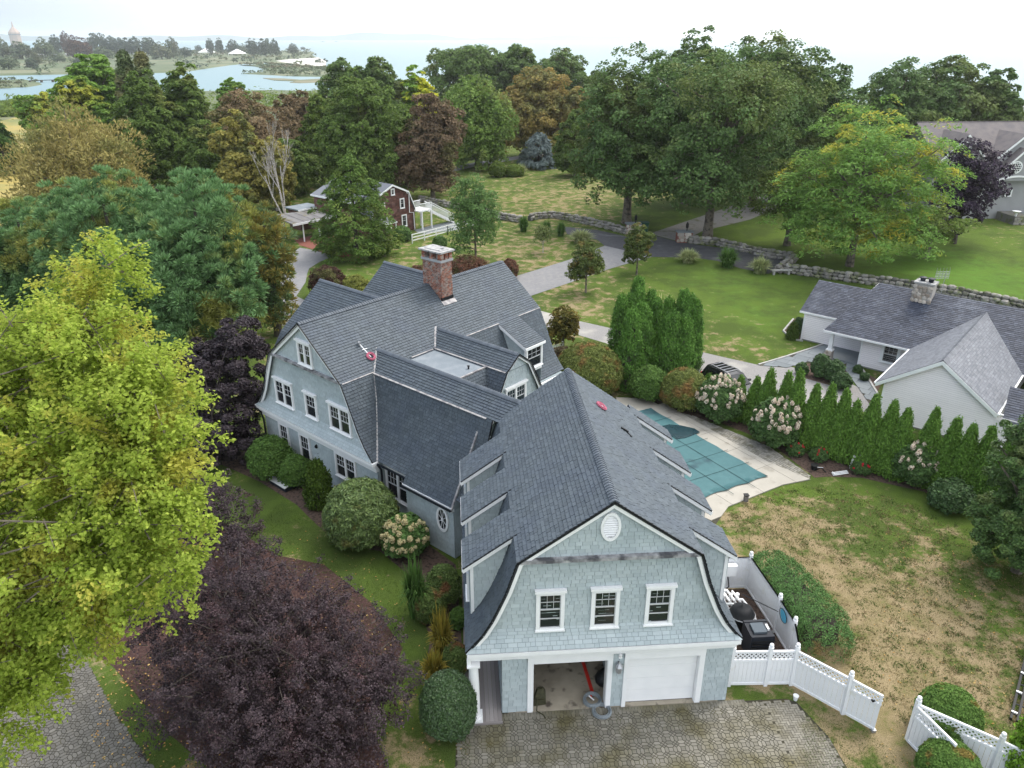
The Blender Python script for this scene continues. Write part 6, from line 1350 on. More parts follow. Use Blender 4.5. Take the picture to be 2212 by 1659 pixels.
clusters(YARD2,1300,16,.2,'tuft',.10); clusters(YARD2,800,16,.2,'tuftdry',.10); tufts(YARD2,9000,'tuftdry',.09); tufts([(12.6,20.8),(14.6,18.8),(15.2,17.5),(13,15),(11.5,15),(11.5,18)],2600,'tuft',.08)
tufts([(-10,36),(-4,30.6),(-2.2,26),(-2.6,20),(-4,17),(0,16),(0,20),(-2,21),(-6,27),(-11,33)],9000,'tuft',.08); tufts([(-6.5,9),(-5,9),(-9,19),(-13,25),(-14,24.5),(-11,18)],4000,'tuft',.08)
# ======================= neighbouring houses =======================
def siding(parent,poly,hint,m,h=.15,th=.045,name='siding_board'):
    P=[Vector(p) for p in poly]; n=(P[1]-P[0]).cross(P[2]-P[0]).normalized()
    if n.dot(Vector(hint))<0: n=-n
    e1=Vector((0,0,1)).cross(n).normalized(); O=P[0]; Q=[((p-O).dot(e1),p.z-O.z) for p in P]; y=min(q[1] for q in Q); y1=max(q[1] for q in Q)
    me=None
    while y<y1-.03:
        def span(t):
            xs=[]
            for (a,b),(c,d) in zip(Q,Q[1:]+Q[:1]):
                if min(b,d)<=t<=max(b,d) and abs(d-b)>1e-9: xs.append(a+(c-a)*(t-b)/(d-b))
                elif abs(d-b)<=1e-9 and abs(t-b)<1e-6: xs+=[a,c]
            return (min(xs),max(xs)) if xs else None
        yb=min(y+h-.024,y1); A,B=span(y+.004),span(yb-.004)
        if A and B and max(A[1]-A[0],B[1]-B[0])>.1:
            p=[O+e1*A[0]+Vector((0,0,y)),O+e1*A[1]+Vector((0,0,y)),O+e1*B[1]+Vector((0,0,yb)),O+e1*B[0]+Vector((0,0,yb))]
            MB().add([p[0]+n*th,p[1]+n*th,p[2]+n*.003,p[3]+n*.003,p[0],p[1]],[(0,1,2,3),(4,5,1,0)]).build(name,m,parent)
        y+=h
def slope(parent,S,P,hint,thick=.12,m=None,name='roof'):
    q=[Vector(p) for p in P]; n=(q[1]-q[0]).cross(q[2]-q[1]).normalized()
    if n.dot(Vector(hint))<0: n=-n
    MB().prism(q,-n*thick).build(name,m or K['underlay'],parent)
    if S: S.cover(P,n)
def board(parent,a,b,w,t,m=None,name='trim_board'):
    a,b=Vector(a),Vector(b); return MB().obox(a,b-a,Vector(w),Vector(t)).build(name,m or K['white'],parent)
# ---- white ranch house on the right ----
nb=thing('white_house','white clapboard ranch house with charcoal roof and round stone chimney','house',H(57,-12,0))
RN=Shingles('roof_shingle',K['croof'],.17,.020,scale=1.3,limit=150); RG2=Shingles('roof_shingle',K['groof'],.17,.018,scale=1.3,limit=150)
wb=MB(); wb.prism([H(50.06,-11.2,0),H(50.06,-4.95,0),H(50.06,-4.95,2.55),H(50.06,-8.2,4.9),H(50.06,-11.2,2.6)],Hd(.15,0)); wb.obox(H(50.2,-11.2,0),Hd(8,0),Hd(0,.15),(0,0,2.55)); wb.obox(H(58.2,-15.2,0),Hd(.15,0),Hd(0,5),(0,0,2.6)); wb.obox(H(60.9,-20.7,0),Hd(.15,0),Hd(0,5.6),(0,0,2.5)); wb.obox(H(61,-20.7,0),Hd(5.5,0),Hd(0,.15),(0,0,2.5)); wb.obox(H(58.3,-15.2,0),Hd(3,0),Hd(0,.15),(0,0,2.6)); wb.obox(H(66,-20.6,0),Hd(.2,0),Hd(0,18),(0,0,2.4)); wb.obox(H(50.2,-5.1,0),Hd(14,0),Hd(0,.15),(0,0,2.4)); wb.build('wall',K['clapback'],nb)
siding(nb,[H(50.05,-11.2,.12),H(50.05,-2.0,.12),H(50.05,-2.0,2.2),H(50.05,-4.9,2.3),H(50.05,-8.2,4.88),H(50.05,-11.2,2.5)],Hd(-1,0),K['clap'],.135)
siding(nb,[H(58.19,-15.2,.12),H(58.19,-10.8,.12),H(58.19,-10.8,2.45),H(58.19,-15.2,2.45)],Hd(-1,0),K['clap'])
siding(nb,[H(60.89,-20.7,.12),H(60.89,-15.2,.12),H(60.89,-15.2,2.4),H(60.89,-20.7,2.4)],Hd(-1,0),K['clap']); siding(nb,[H(61,-20.71,.12),H(66,-20.71,.12),H(66,-20.71,2.4),H(61,-20.71,2.4)],Hd(0,-1),K['clap'])
siding(nb,[H(58.2,-15.21,.12),H(60.9,-15.21,.12),H(60.9,-15.21,2.4),H(58.2,-15.21,2.4)],Hd(0,-1),K['clap'])
MB().prism([H(50.04,-11.2,0),H(50.04,-2,0),H(50.04,-2,.13),H(50.04,-11.2,.13)],Hd(.1,0)).build('foundation',K['stone'],nb)
# garage gable roof
for sg in (-1,1):
    P=[H(49.8,-8.2,5.0),H(62.0,-8.2,5.0),H(57.9 if sg<0 else 60,-8.2+sg*3.5,2.53),H(49.8,-8.2+sg*3.5,2.53)]
    slope(nb,RG2,P,Hd(0,sg,.8))
    a,b=Vector(H(49.76,-8.2,4.98)),Vector(H(49.76,-8.2+sg*3.5,2.51)); board(nb,a,b,Hd(.06,0),(0,0,-.26),name='rake_board')
    board(nb,H(49.8,-8.2+sg*3.5,2.42),H(58,-8.2+sg*3.5,2.42),Hd(0,sg*.1),(0,0,.1),name='gutter')
ms2=bpy.data.meshes.new('ridge_cap'); 
for k in range(40): 
    q=Vector(H(49.8+k*.3,-8.2,5.03)); MB().add([q+Hd(0,-.2,-.13),q+Hd(.36,-.2,-.15),q+Hd(0,0,.02),q+Hd(.36,0,0),q+Hd(0,.2,-.13),q+Hd(.36,.2,-.15)],[(0,1,3,2),(2,3,5,4)]).build('ridge_cap',K['groof'],nb)
MB().prism([H(49.98,-4.9,2.2),H(49.98,-4.4,2.45),H(49.98,-4.9,2.55)],Hd(.1,0)).build('corbel',K['white'],nb)
# right lean roof
slope(nb,RN,[H(49.8,-4.4,2.05),H(49.8,-1.2,2.05),H(52.2,-1.2,3.5),H(52.2,-4.7,3.5)],Hd(-1,0,1)); board(nb,H(49.78,-4.5,1.97),H(49.78,-1.2,1.97),Hd(.1,0),(0,0,.1),name='gutter')
wb2=MB().obox(H(50.06,-5,0),Hd(.15,0),Hd(0,3.8),(0,0,2.1)).build('wall',K['clap'],nb)
# main roof and hip, left wing roof
slope(nb,RN,[H(62.45,-15.9,5.5),H(62.45,4.5,5.5),H(57.45,4.5,2.5),H(57.45,-17.9,2.5)],Hd(-1,0,1))
slope(nb,None,[H(62.45,-15.9,5.5),H(62.45,4.5,5.5),H(66.5,4.5,2.5),H(66.5,-15.9,2.5)],Hd(1,0,1),m=K['croof'])
slope(nb,RN,[H(61.3,-16.4,4.75),H(57.45,-17.95,2.5),H(60.6,-17.7,2.55)],Hd(0,-1,1)) if False else slope(nb,None,[H(61.3,-16.36,4.8),H(57.42,-17.95,2.48),H(60.7,-17.75,2.9)],(0,0,1),m=K['groof'])
MB().prism([H(62.45,-15.95,5.48),H(57.6,-17.8,2.45),H(60.9,-16.0,2.45),H(66.4,-15.95,2.5)],Hd(0,.06)).build('gable_wall',K['clap'],nb)
slope(nb,RN,[H(64.1,-21.1,4.35),H(64.1,-15.8,4.35),H(60.75,-15.8,2.48),H(60.75,-21.1,2.48)],Hd(-1,0,1)); slope(nb,None,[H(64.1,-21.1,4.35),H(64.1,-15.8,4.35),H(67,-15.8,2.5),H(67,-21.1,2.5)],Hd(1,0,1),m=K['croof'])
MB().prism([H(64.1,-20.8,4.2),H(60.95,-20.8,2.45),H(66.8,-20.8,2.45)],Hd(0,.06)).build('gable_wall',K['clap'],nb)
slope(nb,RG2,[H(66,4.5,4.6),H(73,-1.0,4.2),H(73,6,4.2),H(66,9,4.6)],(0,0,1)) if False else None
# hipped grey wing behind
slope(nb,RG2,[H(76.2,-3.6,2.6),H(71.5,-1.2,5.0),H(71.5,8,5.0),H(66.5,8,2.6),H(66.8,-3.6,2.6)],Hd(-1,0,1)) if False else None
P0,P1,P2,P3=H(67.5,-5.4,2.7),H(75,-5.4,2.7),H(71.2,-1.6,5.2),H(71.2,8,5.2); slope(nb,None,[P0,P2,P1],Hd(0,-1,1),m=K['groof']); slope(nb,RG2,[P2,P3,H(67.5,8,2.7),P0],Hd(-1,0,1)); slope(nb,None,[P2,P3,H(75,8,2.7),P1],Hd(1,0,1),m=K['groof']); MB().obox(H(67.9,-5,0),Hd(6.8,0),Hd(0,12),(0,0,2.7)).build('wall',K['clap'],nb)
board(nb,H(57.4,-17.9,2.36),H(57.4,-11.6,2.36),Hd(.06,0),(0,0,.14),name='eave_board'); board(nb,H(60.7,-21.1,2.34),H(60.7,-17.6,2.34),Hd(.06,0),(0,0,.14),name='eave_board')
board(nb,H(57.45,-17.9,2.36),H(60.7,-17.7,2.36),Hd(0,-.06),(0,0,.14),name='eave_board')
for (uu,vv) in ((60.86,-20.74),(60.86,-15.28),(58.16,-15.24),(50.02,-11.24)): MB().obox(H(uu,vv,.02),Hd(.12,0),Hd(0,.12),(0,0,2.45)).build('corner_board',K['white'],nb)
# porch floor, post, stone pier
MB().obox(H(58.2,-17.9,.02),Hd(2.7,0),Hd(0,2.7),(0,0,.12)).build('porch_floor',K['flag'],nb)
po=MB(); c0=Vector(H(57.95,-17.35,0)); po.tube([c0+Vector((0,0,.9)),c0+Vector((0,0,2.45))],[.22,.16],4); po.obox(c0+Hd(-.25,-.25,.82),Hd(.5,0),Hd(0,.5),(0,0,.1)); pp=po.build('porch_post',K['white'],nb)
def stone_mesh(m,seed,n=10):
    r=random.Random(seed); b=MB(); V=[]; k=0
    rings=[(.0,-.5),(.36,-.46),(.5,-.1),(.47,.25),(.30,.47),(.0,.5)]
    V=[(0,0,-.5)]
    for rr,zz in rings[1:-1]:
        for j in range(6): a=2*math.pi*j/6+r.uniform(-.2,.2); q=rr*r.uniform(.85,1.12); V.append((q*math.cos(a),q*math.sin(a),zz*r.uniform(.9,1.1)))
    V.append((0,0,.48)); F=[(0,1+(j+1)%6,1+j) for j in range(6)]
    for i in range(3): F+=[(1+i*6+j,1+i*6+(j+1)%6,7+i*6+(j+1)%6,7+i*6+j) for j in range(6)]
    F+=[(19+j,19+(j+1)%6,25) for j in range(6)]
    me=bpy.data.meshes.new('stone'); me.from_pydata(V,[],F); me.materials.append(m); return me
SM=[stone_mesh(K['stone'],i) for i in range(7)]; SMC=[stone_mesh(K['stonechim'],i+20) for i in range(5)]
def stone_face(parent,o,e1,n,w,h,s,ms):
    o,e1,n=Vector(o),Vector(e1).normalized(),Vector(n).normalized(); z=s*.5; r=0
    while z<h:
        x=s*.3+(r%2)*s*.4
        while x<w:
            k=rnd.uniform(.8,1.25); p=o+e1*x+Vector((0,0,z+rnd.uniform(-.04,.04))); place(rnd.choice(ms),'stone',basis(p,e1*s*k*1.15,n*.16,Vector((0,0,s*rnd.uniform(.85,1.15)))),parent); x+=s*k*1.05
        z+=s*.92; r+=1
pc=MB().obox(c0+Hd(-.25,-.25,0),Hd(.5,0),Hd(0,.5),(0,0,.82)).build('porch_pier',K['mortar'],nb)
stone_face(nb,c0+Hd(-.27,-.25),Hd(0,1),Hd(-1,0),.5,.8,.22,SMC); stone_face(nb,c0+Hd(-.25,-.27),Hd(1,0),Hd(0,-1),.5,.8,.22,SMC)
window(nb,H(58.17,-13.75,.85),Hd(0,1),Hd(-1,0),1.35,1.5,1,cap=False,upper=(3,2),cas=.2)
window(nb,H(58.17,-11.0,.85),Hd(0,1),Hd(-1,0),.8,1.5,1,cap=False)
# chimney
cc=(61.9,-13.2); chn=MB().obox(H(cc[0]-.5,cc[1],4.6),Hd(1.0,0),Hd(0,1.3),(0,0,1.75)).build('chimney',K['mortar'],nb)
stone_face(nb,H(cc[0]-.52,cc[1],4.85),Hd(0,1),Hd(-1,0),1.3,1.4,.28,SMC); stone_face(nb,H(cc[0]-.5,cc[1]-.02,4.85),Hd(1,0),Hd(0,-1),1.0,1.4,.28,SMC)
MB().obox(H(cc[0]-.58,cc[1]-.08,6.3),Hd(1.16,0),Hd(0,1.46),(0,0,.10)).build('chimney_cap',K['cement'],chn)
for dv in (.38,.95): MB().lathe([(.16,6.4),(.2,6.6),(.28,6.65),(.28,6.68),(.05,6.75)],12,H(cc[0],cc[1]+dv,0)).build('flue_cap',K['navy'],chn)
MB().obox(H(cc[0]-.62,cc[1]-.15,4.62),Hd(-.3,0,-.19),Hd(0,1.6),(0,0,.04)).build('apron_flashing',K['metal'],chn)
am=MB(); q=Vector(H(62.9,-11.6,5.4)); am.tube([q,q+Vector((0,0,1.7))],.025,4)
for k in range(5): am.tube([q+Vector((-.8,0,1.7-.12*k)),q+Vector((.3,0,1.7-.12*k))],.015,4); am.tube([q+Vector((-.75+.25*k,0,1.15)),q+Vector((-.75+.25*k,0,2.0))],.015,4)
am.build('antenna',K['metal'],nb)
RN.finish(nb); RG2.finish(nb)
coil('hose_coil','dark garden hose coil by the white house wall',H(57.6,-10.9,.6),Hd(-1,0,.3),.42,K['black'],'hose',5,.03)
# ---- brown shingled house ----
bh=thing('brown_house','brown shingled gambrel cottage with white trim behind the cedar','house',H(64,-78,0)); BS=Shingles('wall_shingle',K['bshingle'],.20,.03,scale=1.6,limit=300)
# gable faces +v-ish: right corner (900,495), plane runs along u; peak height 6.2
gv=-74.8; uR=67.4; uc=63.6; BP=[(0,6.25),(2.6,5.1),(3.7,2.6)]
TB=lambda a,z,d:H(uc+a,gv+d,z)
MB().prism([TB(a,z,0) for a,z in BP]+[TB(a,z,0) for a,z in ((3.7,0),(-3.7,0))]+[TB(-a,z,0) for a,z in reversed(BP[1:])],Hd(0,-.2)).build('gable_wall',K['bshingle'],bh)
BS.cover([TB(-3.6,.1,.01),TB(3.6,.1,.01),TB(3.6,2.6,.01),TB(2.5,5.0,.01),TB(0,6.1,.01),TB(-2.5,5.0,.01),TB(-3.6,2.6,.01)],Hd(0,1))
for sg in (-1,1):
    for (a0,z0),(a1,z1) in zip(BP,BP[1:]):
        P=[H(uc+sg*a0,gv+.25,z0+.06),H(uc+sg*a0,gv-10,z0+.06),H(uc+sg*a1,gv-10,z1+.06),H(uc+sg*a1,gv+.25,z1+.06)]; slope(bh,None,P,Hd(sg,0,.8),m=K['groof'])
        board(bh,H(uc+sg*a0,gv+.2,z0+.04),H(uc+sg*a1,gv+.2,z1+.04),Hd(0,.1),(0,0,-.22),name='rake_board')
MB().obox(H(uc-3.6,gv-10,0),Hd(7.2,0),Hd(0,9.8),(0,0,2.7)).build('wall',K['bshingle'],bh)
# rear lower wing with white eaves
slope(bh,None,[H(uc-.2,gv-2.0,6.0),H(uc-.2,gv-11,6.0),H(uc-4.4,gv-11,4.35),H(uc-4.4,gv-2.0,4.35)],Hd(-1,0,1),m=K['groof']); board(bh,H(uc-4.45,gv-11,4.15),H(uc-4.45,gv-2,4.15),Hd(.1,0),(0,0,.2),name='eave_board'); MB().obox(H(uc-4.1,gv-10.8,2.4),Hd(3,0),Hd(0,8.6),(0,0,1.9)).build('wall',K['bshingle'],bh)
for (a,z,w,h) in ((.1,4.95,.6,.8),(1.55,3.1,.75,1.25),(1.75,.75,.85,1.5),(-1.6,3.3,.6,.9),(-.9,.5,.9,1.5)): window(bh,TB(a-w/2,z,.03),Hd(1,0),Hd(0,1),w,h,1,cap=False,upper=(2,2))
MB().tube([TB(2.3,5.2,.2),TB(2.35,4.9,.2),TB(2.65,4.8,.2),TB(2.6,2.4,.2),TB(3.3,2.3,.2),TB(3.35,.1,.2)],.06,4).build('downpipe',K['white'],bh)
slope(bh,None,[H(uc-3.6,gv+.0,2.6),H(uc-.6,gv+.0,2.6),H(uc-.8,gv+1.6,2.0),H(uc-3.8,gv+1.6,2.0)],Hd(0,1,1),m=K['groof']); board(bh,H(uc-3.8,gv+1.6,1.88),H(uc-.8,gv+1.6,1.88),Hd(0,.08),(0,0,.14),name='eave_board')
for a in (-3.6,-1.0): MB().obox(H(uc+a,gv+1.45,0),Hd(.12,0),Hd(0,.12),(0,0,1.95)).build('porch_post',K['white'],bh)
# outside stair with balusters
lz=2.35; st=MB().obox(H(uR-.2,gv-1.2,lz),Hd(2.1,0),Hd(0,2.3),(0,0,.16)).build('stair_landing',K['white'],bh)
for uu,vv in ((uR+.1,gv+.95),(uR+1.75,gv+.95),(uR+1.75,gv-1.1)): MB().obox(H(uu,vv,0),Hd(.15,0),Hd(0,.15),(0,0,lz)).build('landing_post',K['white'],bh)
for k in range(10): MB().obox(H(uR+1.9+k*.42,gv-.2,lz-.22*(k+1)),Hd(.42,0),Hd(0,1.1),(0,0,.06)).build('stair_tread',K['white'],st)
board(bh,H(uR+1.9,gv+.9,lz-.25),H(uR+6.1,gv+.9,lz-.25-2.2),Hd(0,.06),(0,0,.3),K['white'],'stringer')
def rail(p,q,h,n,parent):
    p,q=Vector(p),Vector(q); board(parent,p+Vector((0,0,h)),q+Vector((0,0,h)),Hd(0,.08),(0,0,.08),name='handrail')
    m=MB()
    for k in range(n): m.obox(p.lerp(q,(k+.5)/n),Hd(.04,0),Hd(0,.04),(0,0,h))
    m.build('balusters',K['white'],parent)
rail(H(uR-.2,gv+1.05,lz+.15),H(uR+1.9,gv+1.05,lz+.15),.85,12,bh); rail(H(uR+1.9,gv+.95,lz+.1),H(uR+6.1,gv+.95,lz-2.1),.85,22,bh); rail(H(uR+1.9,gv-.25,lz+.1),H(uR+6.1,gv-.25,lz-2.1),.85,22,bh); rail(H(uR-.2,gv-1.1,lz+.15),H(uR+1.9,gv-1.1,lz+.15),.85,10,bh)
BS.finish(bh)
# carport
cp=thing('carport','flat grey roofed carport with slim posts beside the cedar','carport',H(57,-81.5,0)); P=[H(52.0,-79.6,2.55),H(58.6,-79.9,2.45),H(58.2,-83.6,2.75),H(52.6,-85.2,2.8)]; MB().prism(P,(0,0,-.14)).build('roof',mat('mossy grey carport roof',(.13,.125,.125),(.19,.185,.185),scale=.8,c3=(.14,.12,.06),s3=.6,t3=(.52,.66)),cp); board(cp,H(51.95,-79.6,2.3),H(58.6,-79.85,2.25),Hd(0,.06),(0,0,.26),K['vinyl'],'fascia')
for uu,vv in ((53.65,-80.2),(55.95,-80.1),(53.5,-84),(57.9,-83)): MB().obox(H(uu,vv,0),Hd(.12,0),Hd(0,.12),(0,0,2.45)).build('post',K['white'],cp)
for k in range(5): board(cp,H(52.4+k*1.3,-79.7,2.6-.02*k),H(52.9+k*1.2,-84.9+k*.3,2.82),Hd(.04,0),(0,0,.012),K['black'],'roof_seam')
sd=thing('shed','small brown shed with white fascia behind the carport','shed',H(58,-86,0)); MB().obox(H(57,-88,0),Hd(3,0),Hd(0,2.5),(0,0,2.6)).build('wall',K['bshingle'],sd); MB().obox(H(56.7,-88.3,2.6),Hd(3.6,0),Hd(0,3.1),(0,0,.16)).build('roof',K['membrane'],sd); board(sd,H(56.65,-85.2,2.55),H(60.3,-85.2,2.55),Hd(0,.06),(0,0,.2))
# ---- grey house at the far right ----
gh=thing('grey_house','large grey shingled house with white rakes and round window at the right edge','house',(84,104,0))
def gW(x,y): q=Vector((x,y,0)); return q
FY=101.0
MB().box(65.0,FY+1.2,0,95,FY+12,8.2).build('wall',K['greywall'],gh)
slope(gh,None,[(64.6,FY+6.8,12.2),(96,FY+6.8,12.2),(96,FY+.3,7.6),(64.6,FY+.3,7.6)],(0,-1,1),m=K['broof']); slope(gh,None,[(64.6,FY+6.8,12.2),(96,FY+6.8,12.2),(96,FY+13.5,7.6),(64.6,FY+13.5,7.6)],(0,1,1),m=K['broof'])
MB().prism([(65.0,FY+6.8,12),(66.8,FY+.6,7.6),(66.8,FY+13,7.6)],(.1,0,0)).build('gable_wall',K['greywall'],gh)
board(gh,(64.6,FY+6.7,12.18),(96,FY+6.7,12.18),(0,.2,0),(0,0,.06),K['broof'],'ridge_board')
for cx,hw,zp,ze,y in ((68.0,3.6,11.3,7.6,FY),(76.0,4.2,11.2,7.5,FY+.1),(75.7,2.7,9.5,6.7,FY-1.0)):
    wallg=MB().prism([(cx-hw,y,0 if y>=FY else 5.3),(cx+hw,y,0 if y>=FY else 5.3),(cx+hw,y,ze),(cx,y,zp-.1),(cx-hw,y,ze)],(0,1.3,0)).build('gable_wall',K['greywall'],gh)
    siding(gh,[(cx-hw,y-.01,5.4),(cx+hw,y-.01,5.4),(cx+hw,y-.01,ze),(cx,y-.01,zp-.1),(cx-hw,y-.01,ze)],(0,-1,0),K['greywall'],.16,.03)
    for sg in (-1,1):
        slope(gh,None,[(cx,y-.35,zp+.05),(cx,y+8.5 if y>=FY else y+3,zp+.05),(cx+sg*(hw+.5),y+6 if y>=FY else y+1.5,ze-.4),(cx+sg*(hw+.5),y-.35,ze-.4)],(sg,0,1),m=K['broof'])
        board(gh,(cx,y-.4,zp),(cx+sg*(hw+.5),y-.4,ze-.45),(0,.1,0),(0,0,-.32),name='rake_board')
window(gh,(67.5,FY-.06,9.2),(1,0,0),(0,-1,0),.95,1.15,1,cap=False,upper=(3,2))
def ringo(cx,y,cz,r1,r2,parent,n=24):
    A=[(cx+r1*math.cos(2*math.pi*k/n),y,cz+r1*math.sin(2*math.pi*k/n)) for k in range(n)]; B=[(cx+r2*math.cos(2*math.pi*k/n),y,cz+r2*math.sin(2*math.pi*k/n)) for k in range(n)]; A2=[(a,b+.12,c) for a,b,c in A]
    o=MB().add(A+B+A2,[(i,(i+1)%n,n+(i+1)%n,n+i) for i in range(n)]+[(i,(i+1)%n,2*n+(i+1)%n,2*n+i) for i in range(n)]).build('round_window',K['white'],parent); MB().poly([(a,b+.03,c) for a,b,c in B]).build('pane',K['glass'],o)
    m=MB()
    for k in range(-2,3):
        t=k*r2/2.6; L=math.sqrt(r2*r2-t*t); m.box(cx+t-.025,y+.0,cz-L,cx+t+.025,y+.025,cz+L); m.box(cx-L,y+.002,cz+t-.025,cx+L,y+.027,cz+t+.025)
    m.build('muntins',K['white'],o)
ringo(75.1,FY-1.12,7.1,.82,.66,gh)
ar=MB(); pts=[(75.7-2.9+5.8*k/14,5.25+.55*math.sin(math.pi*k/14)) for k in range(15)]
for (x0,z0),(x1,z1) in zip(pts,pts[1:]): ar.prism([(x0,FY-1.15,z0),(x1,FY-1.15,z1),(x1,FY-1.15,z1+.22),(x0,FY-1.15,z0+.22)],(0,.2,0))
ar.build('arch_trim',K['white'],gh)
window(gh,(73.9,FY-.02,4.0),(1,0,0),(0,-1,0),.95,1.0,1,cap=False,upper=(3,2)); window(gh,(75.2,FY-.02,3.1),(1,0,0),(0,-1,0),.95,1.0,1,cap=False,upper=(3,2))
stp=MB().box(74.6,FY-4,0,77,FY-.3,1.1).build('stair_cheek',K['stone'],gh); stone_face(gh,(74.6,FY-4.02,0),(1,0,0),(0,-1,0),2.4,1.0,.35,SM[:4])
for k in range(5): MB().box(77.0,FY-4+k*.6,0,81,FY-3.4+k*.6,.2*(k+1)).build('stair_tread',K['flag'],gh)
MB().lathe([(.1,1.1),(.15,1.5),(.5,1.75),(.55,1.8)],12,(74.9,FY-3.6,0)).build('urn',K['white'],gh)
# far houses at the skyline and the cut off house at the left edge
fh=thing('far_house','distant grey roofed house beyond the skyline trees at right','house',(103,140,0)); MB().box(97,137,0,112,146,9.2).build('wall',K['greywall'],fh); slope(fh,None,[(96.5,141.5,11.9),(113,141.5,11.9),(113,136.4,9),(96.5,136.4,9)],(0,-1,1),m=K['groof']); slope(fh,None,[(96.5,141.5,11.9),(113,141.5,11.9),(113,147,9),(96.5,147,9)],(0,1,1),m=K['groof'])
lh=thing('left_house','white clapboard house cut off by the left edge behind the pines','house',(-54,88,0)); 
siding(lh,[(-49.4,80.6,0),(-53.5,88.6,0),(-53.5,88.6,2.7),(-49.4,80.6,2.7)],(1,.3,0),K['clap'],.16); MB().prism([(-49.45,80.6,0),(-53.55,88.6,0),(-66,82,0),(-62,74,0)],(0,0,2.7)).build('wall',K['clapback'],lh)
slope(lh,None,[(-48.8,80.0,2.6),(-53.6,89.4,2.6),(-60,86,5.6),(-55,77,5.6)],(1,.5,1),m=K['groof']); board(lh,(-48.8,80,2.5),(-53.6,89.4,2.5),(.06,.03,0),(0,0,.2))
def rail_fence(name,label,pts,m,h=1.1,rails=3,step=2.2,grp=None,pr=.06):
    t=thing(name,label,'fence',(pts[0][0],pts[0][1],0),group=grp)
    for a,b in zip(pts,pts[1:]):
        L=math.dist(a,b); n=max(1,round(L/step)); 
        for k in range(n+1): x,y=a[0]+(b[0]-a[0])*k/n,a[1]+(b[1]-a[1])*k/n; MB().box(x-pr,y-pr,0,x+pr,y+pr,h).build('post',m,t)
        for k in range(n):
            for r_ in range(rails):
                p=Vector((a[0]+(b[0]-a[0])*k/n,a[1]+(b[1]-a[1])*k/n,h*(.28+.66*r_/max(1,rails-1)))); d=Vector(((b[0]-a[0])/n,(b[1]-a[1])/n,0)); s=Vector((-d.y,d.x,0)).normalized()*.05; MB().obox(p-s*.5,d,s,(0,0,.12)).build('rail',m,t)
    return t
rail_fence('rail_fence','white three rail fence in front of the brown cottage',[(-5.4,92.8),(-1.1,97.3),(3.0,101.4)],K['white'])
rail_fence('rail_fence','weathered two rail fence by the yellow field at the left edge',[(-66,97),(-59.4,103.7),(-55,108)],K['barkpale'],rails=2)
pf=thing('picket_fence','short white picket fence beside the gravel drive','fence',(7.3,55.2,0)); 
for k in range(9): x,y=6.6+k*.16,54.9+k*.09; MB().prism([(x,y,0),(x+.09,y+.05,0),(x+.09,y+.05,1.0),(x+.045,y+.025,1.08),(x,y,1.0)],(.015,-.025,0)).build('picket',K['white'],pf)
for z in (.3,.75): MB().obox((6.6,54.93,z),(1.5,.84,0),(.02,-.035,0),(0,0,.08)).build('rail',K['white'],pf)
MB().box(8.0,55.6,0,8.14,55.74,1.2).build('post',K['white'],pf)
# ---- dry stone walls ----
def stone_wall(P,label,h=.95,w=.75):
    t=thing('stone_wall',label,'wall',(P[0][0],P[0][1],0)); core=MB(); L=[]
    for a,b in zip(P,P[1:]):
        d=Vector((b[0]-a[0],b[1]-a[1],0)); s=Vector((-d.y,d.x,0)).normalized()*w*.55; core.obox(Vector((a[0],a[1],-.02))-s*.5,d,s,(0,0,h*.7)); n=d.normalized(); q=Vector((-n.y,n.x,0)); l=d.length
        for row in range(3):
            x=rnd.random()*.3
            while x<l:
                k=rnd.uniform(.5,.95); 
                for side in ((-1,1) if row<2 else (0,)):
                    p=Vector((a[0],a[1],0))+n*(x+k*.4)+q*side*w*.3*(1 if row<2 else rnd.uniform(-.6,.6))+Vector((0,0,h*(.17+.31*row)+rnd.uniform(-.05,.05))); L.append((0 if (p-CAM).dot(q)*side<0 or row==2 else 1,p,n,q,k))
                x+=k*.85
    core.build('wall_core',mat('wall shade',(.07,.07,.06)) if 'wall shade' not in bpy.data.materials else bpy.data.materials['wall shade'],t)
    L.sort(key=lambda e:e[0]); rest=MB()
    for i,(vis,p,n,q,k) in enumerate(L):
        a=rnd.uniform(-.4,.4); n2=n*math.cos(a)+q*math.sin(a); q2=-n*math.sin(a)+q*math.cos(a); M=basis(p,n2*k,q2*k*.72,Vector((0,0,k*.50*rnd.uniform(.8,1.15)))); me=rnd.choice(SM)
        if i<300: place(me,'stone',M,t)
        else: rest.add([tuple(M@v.co) for v in me.vertices],[tuple(f.vertices) for f in me.polygons])
    if rest.v: o=rest.build('stones',K['stone'],t); o['kind']='stuff'
    return t
stone_wall(WALL_A,'dry stone wall behind the white stair of the brown cottage'); stone_wall(WALL_B,'dry stone wall from the lawn gap to the left lane pillar'); stone_wall(WALL_C,'dry stone wall from the right lane pillar along the road'); stone_wall(WALL_D,'short dry stone return wall at the road corner'); stone_wall(WALL_E,'long dry stone wall behind the white house',1.05)
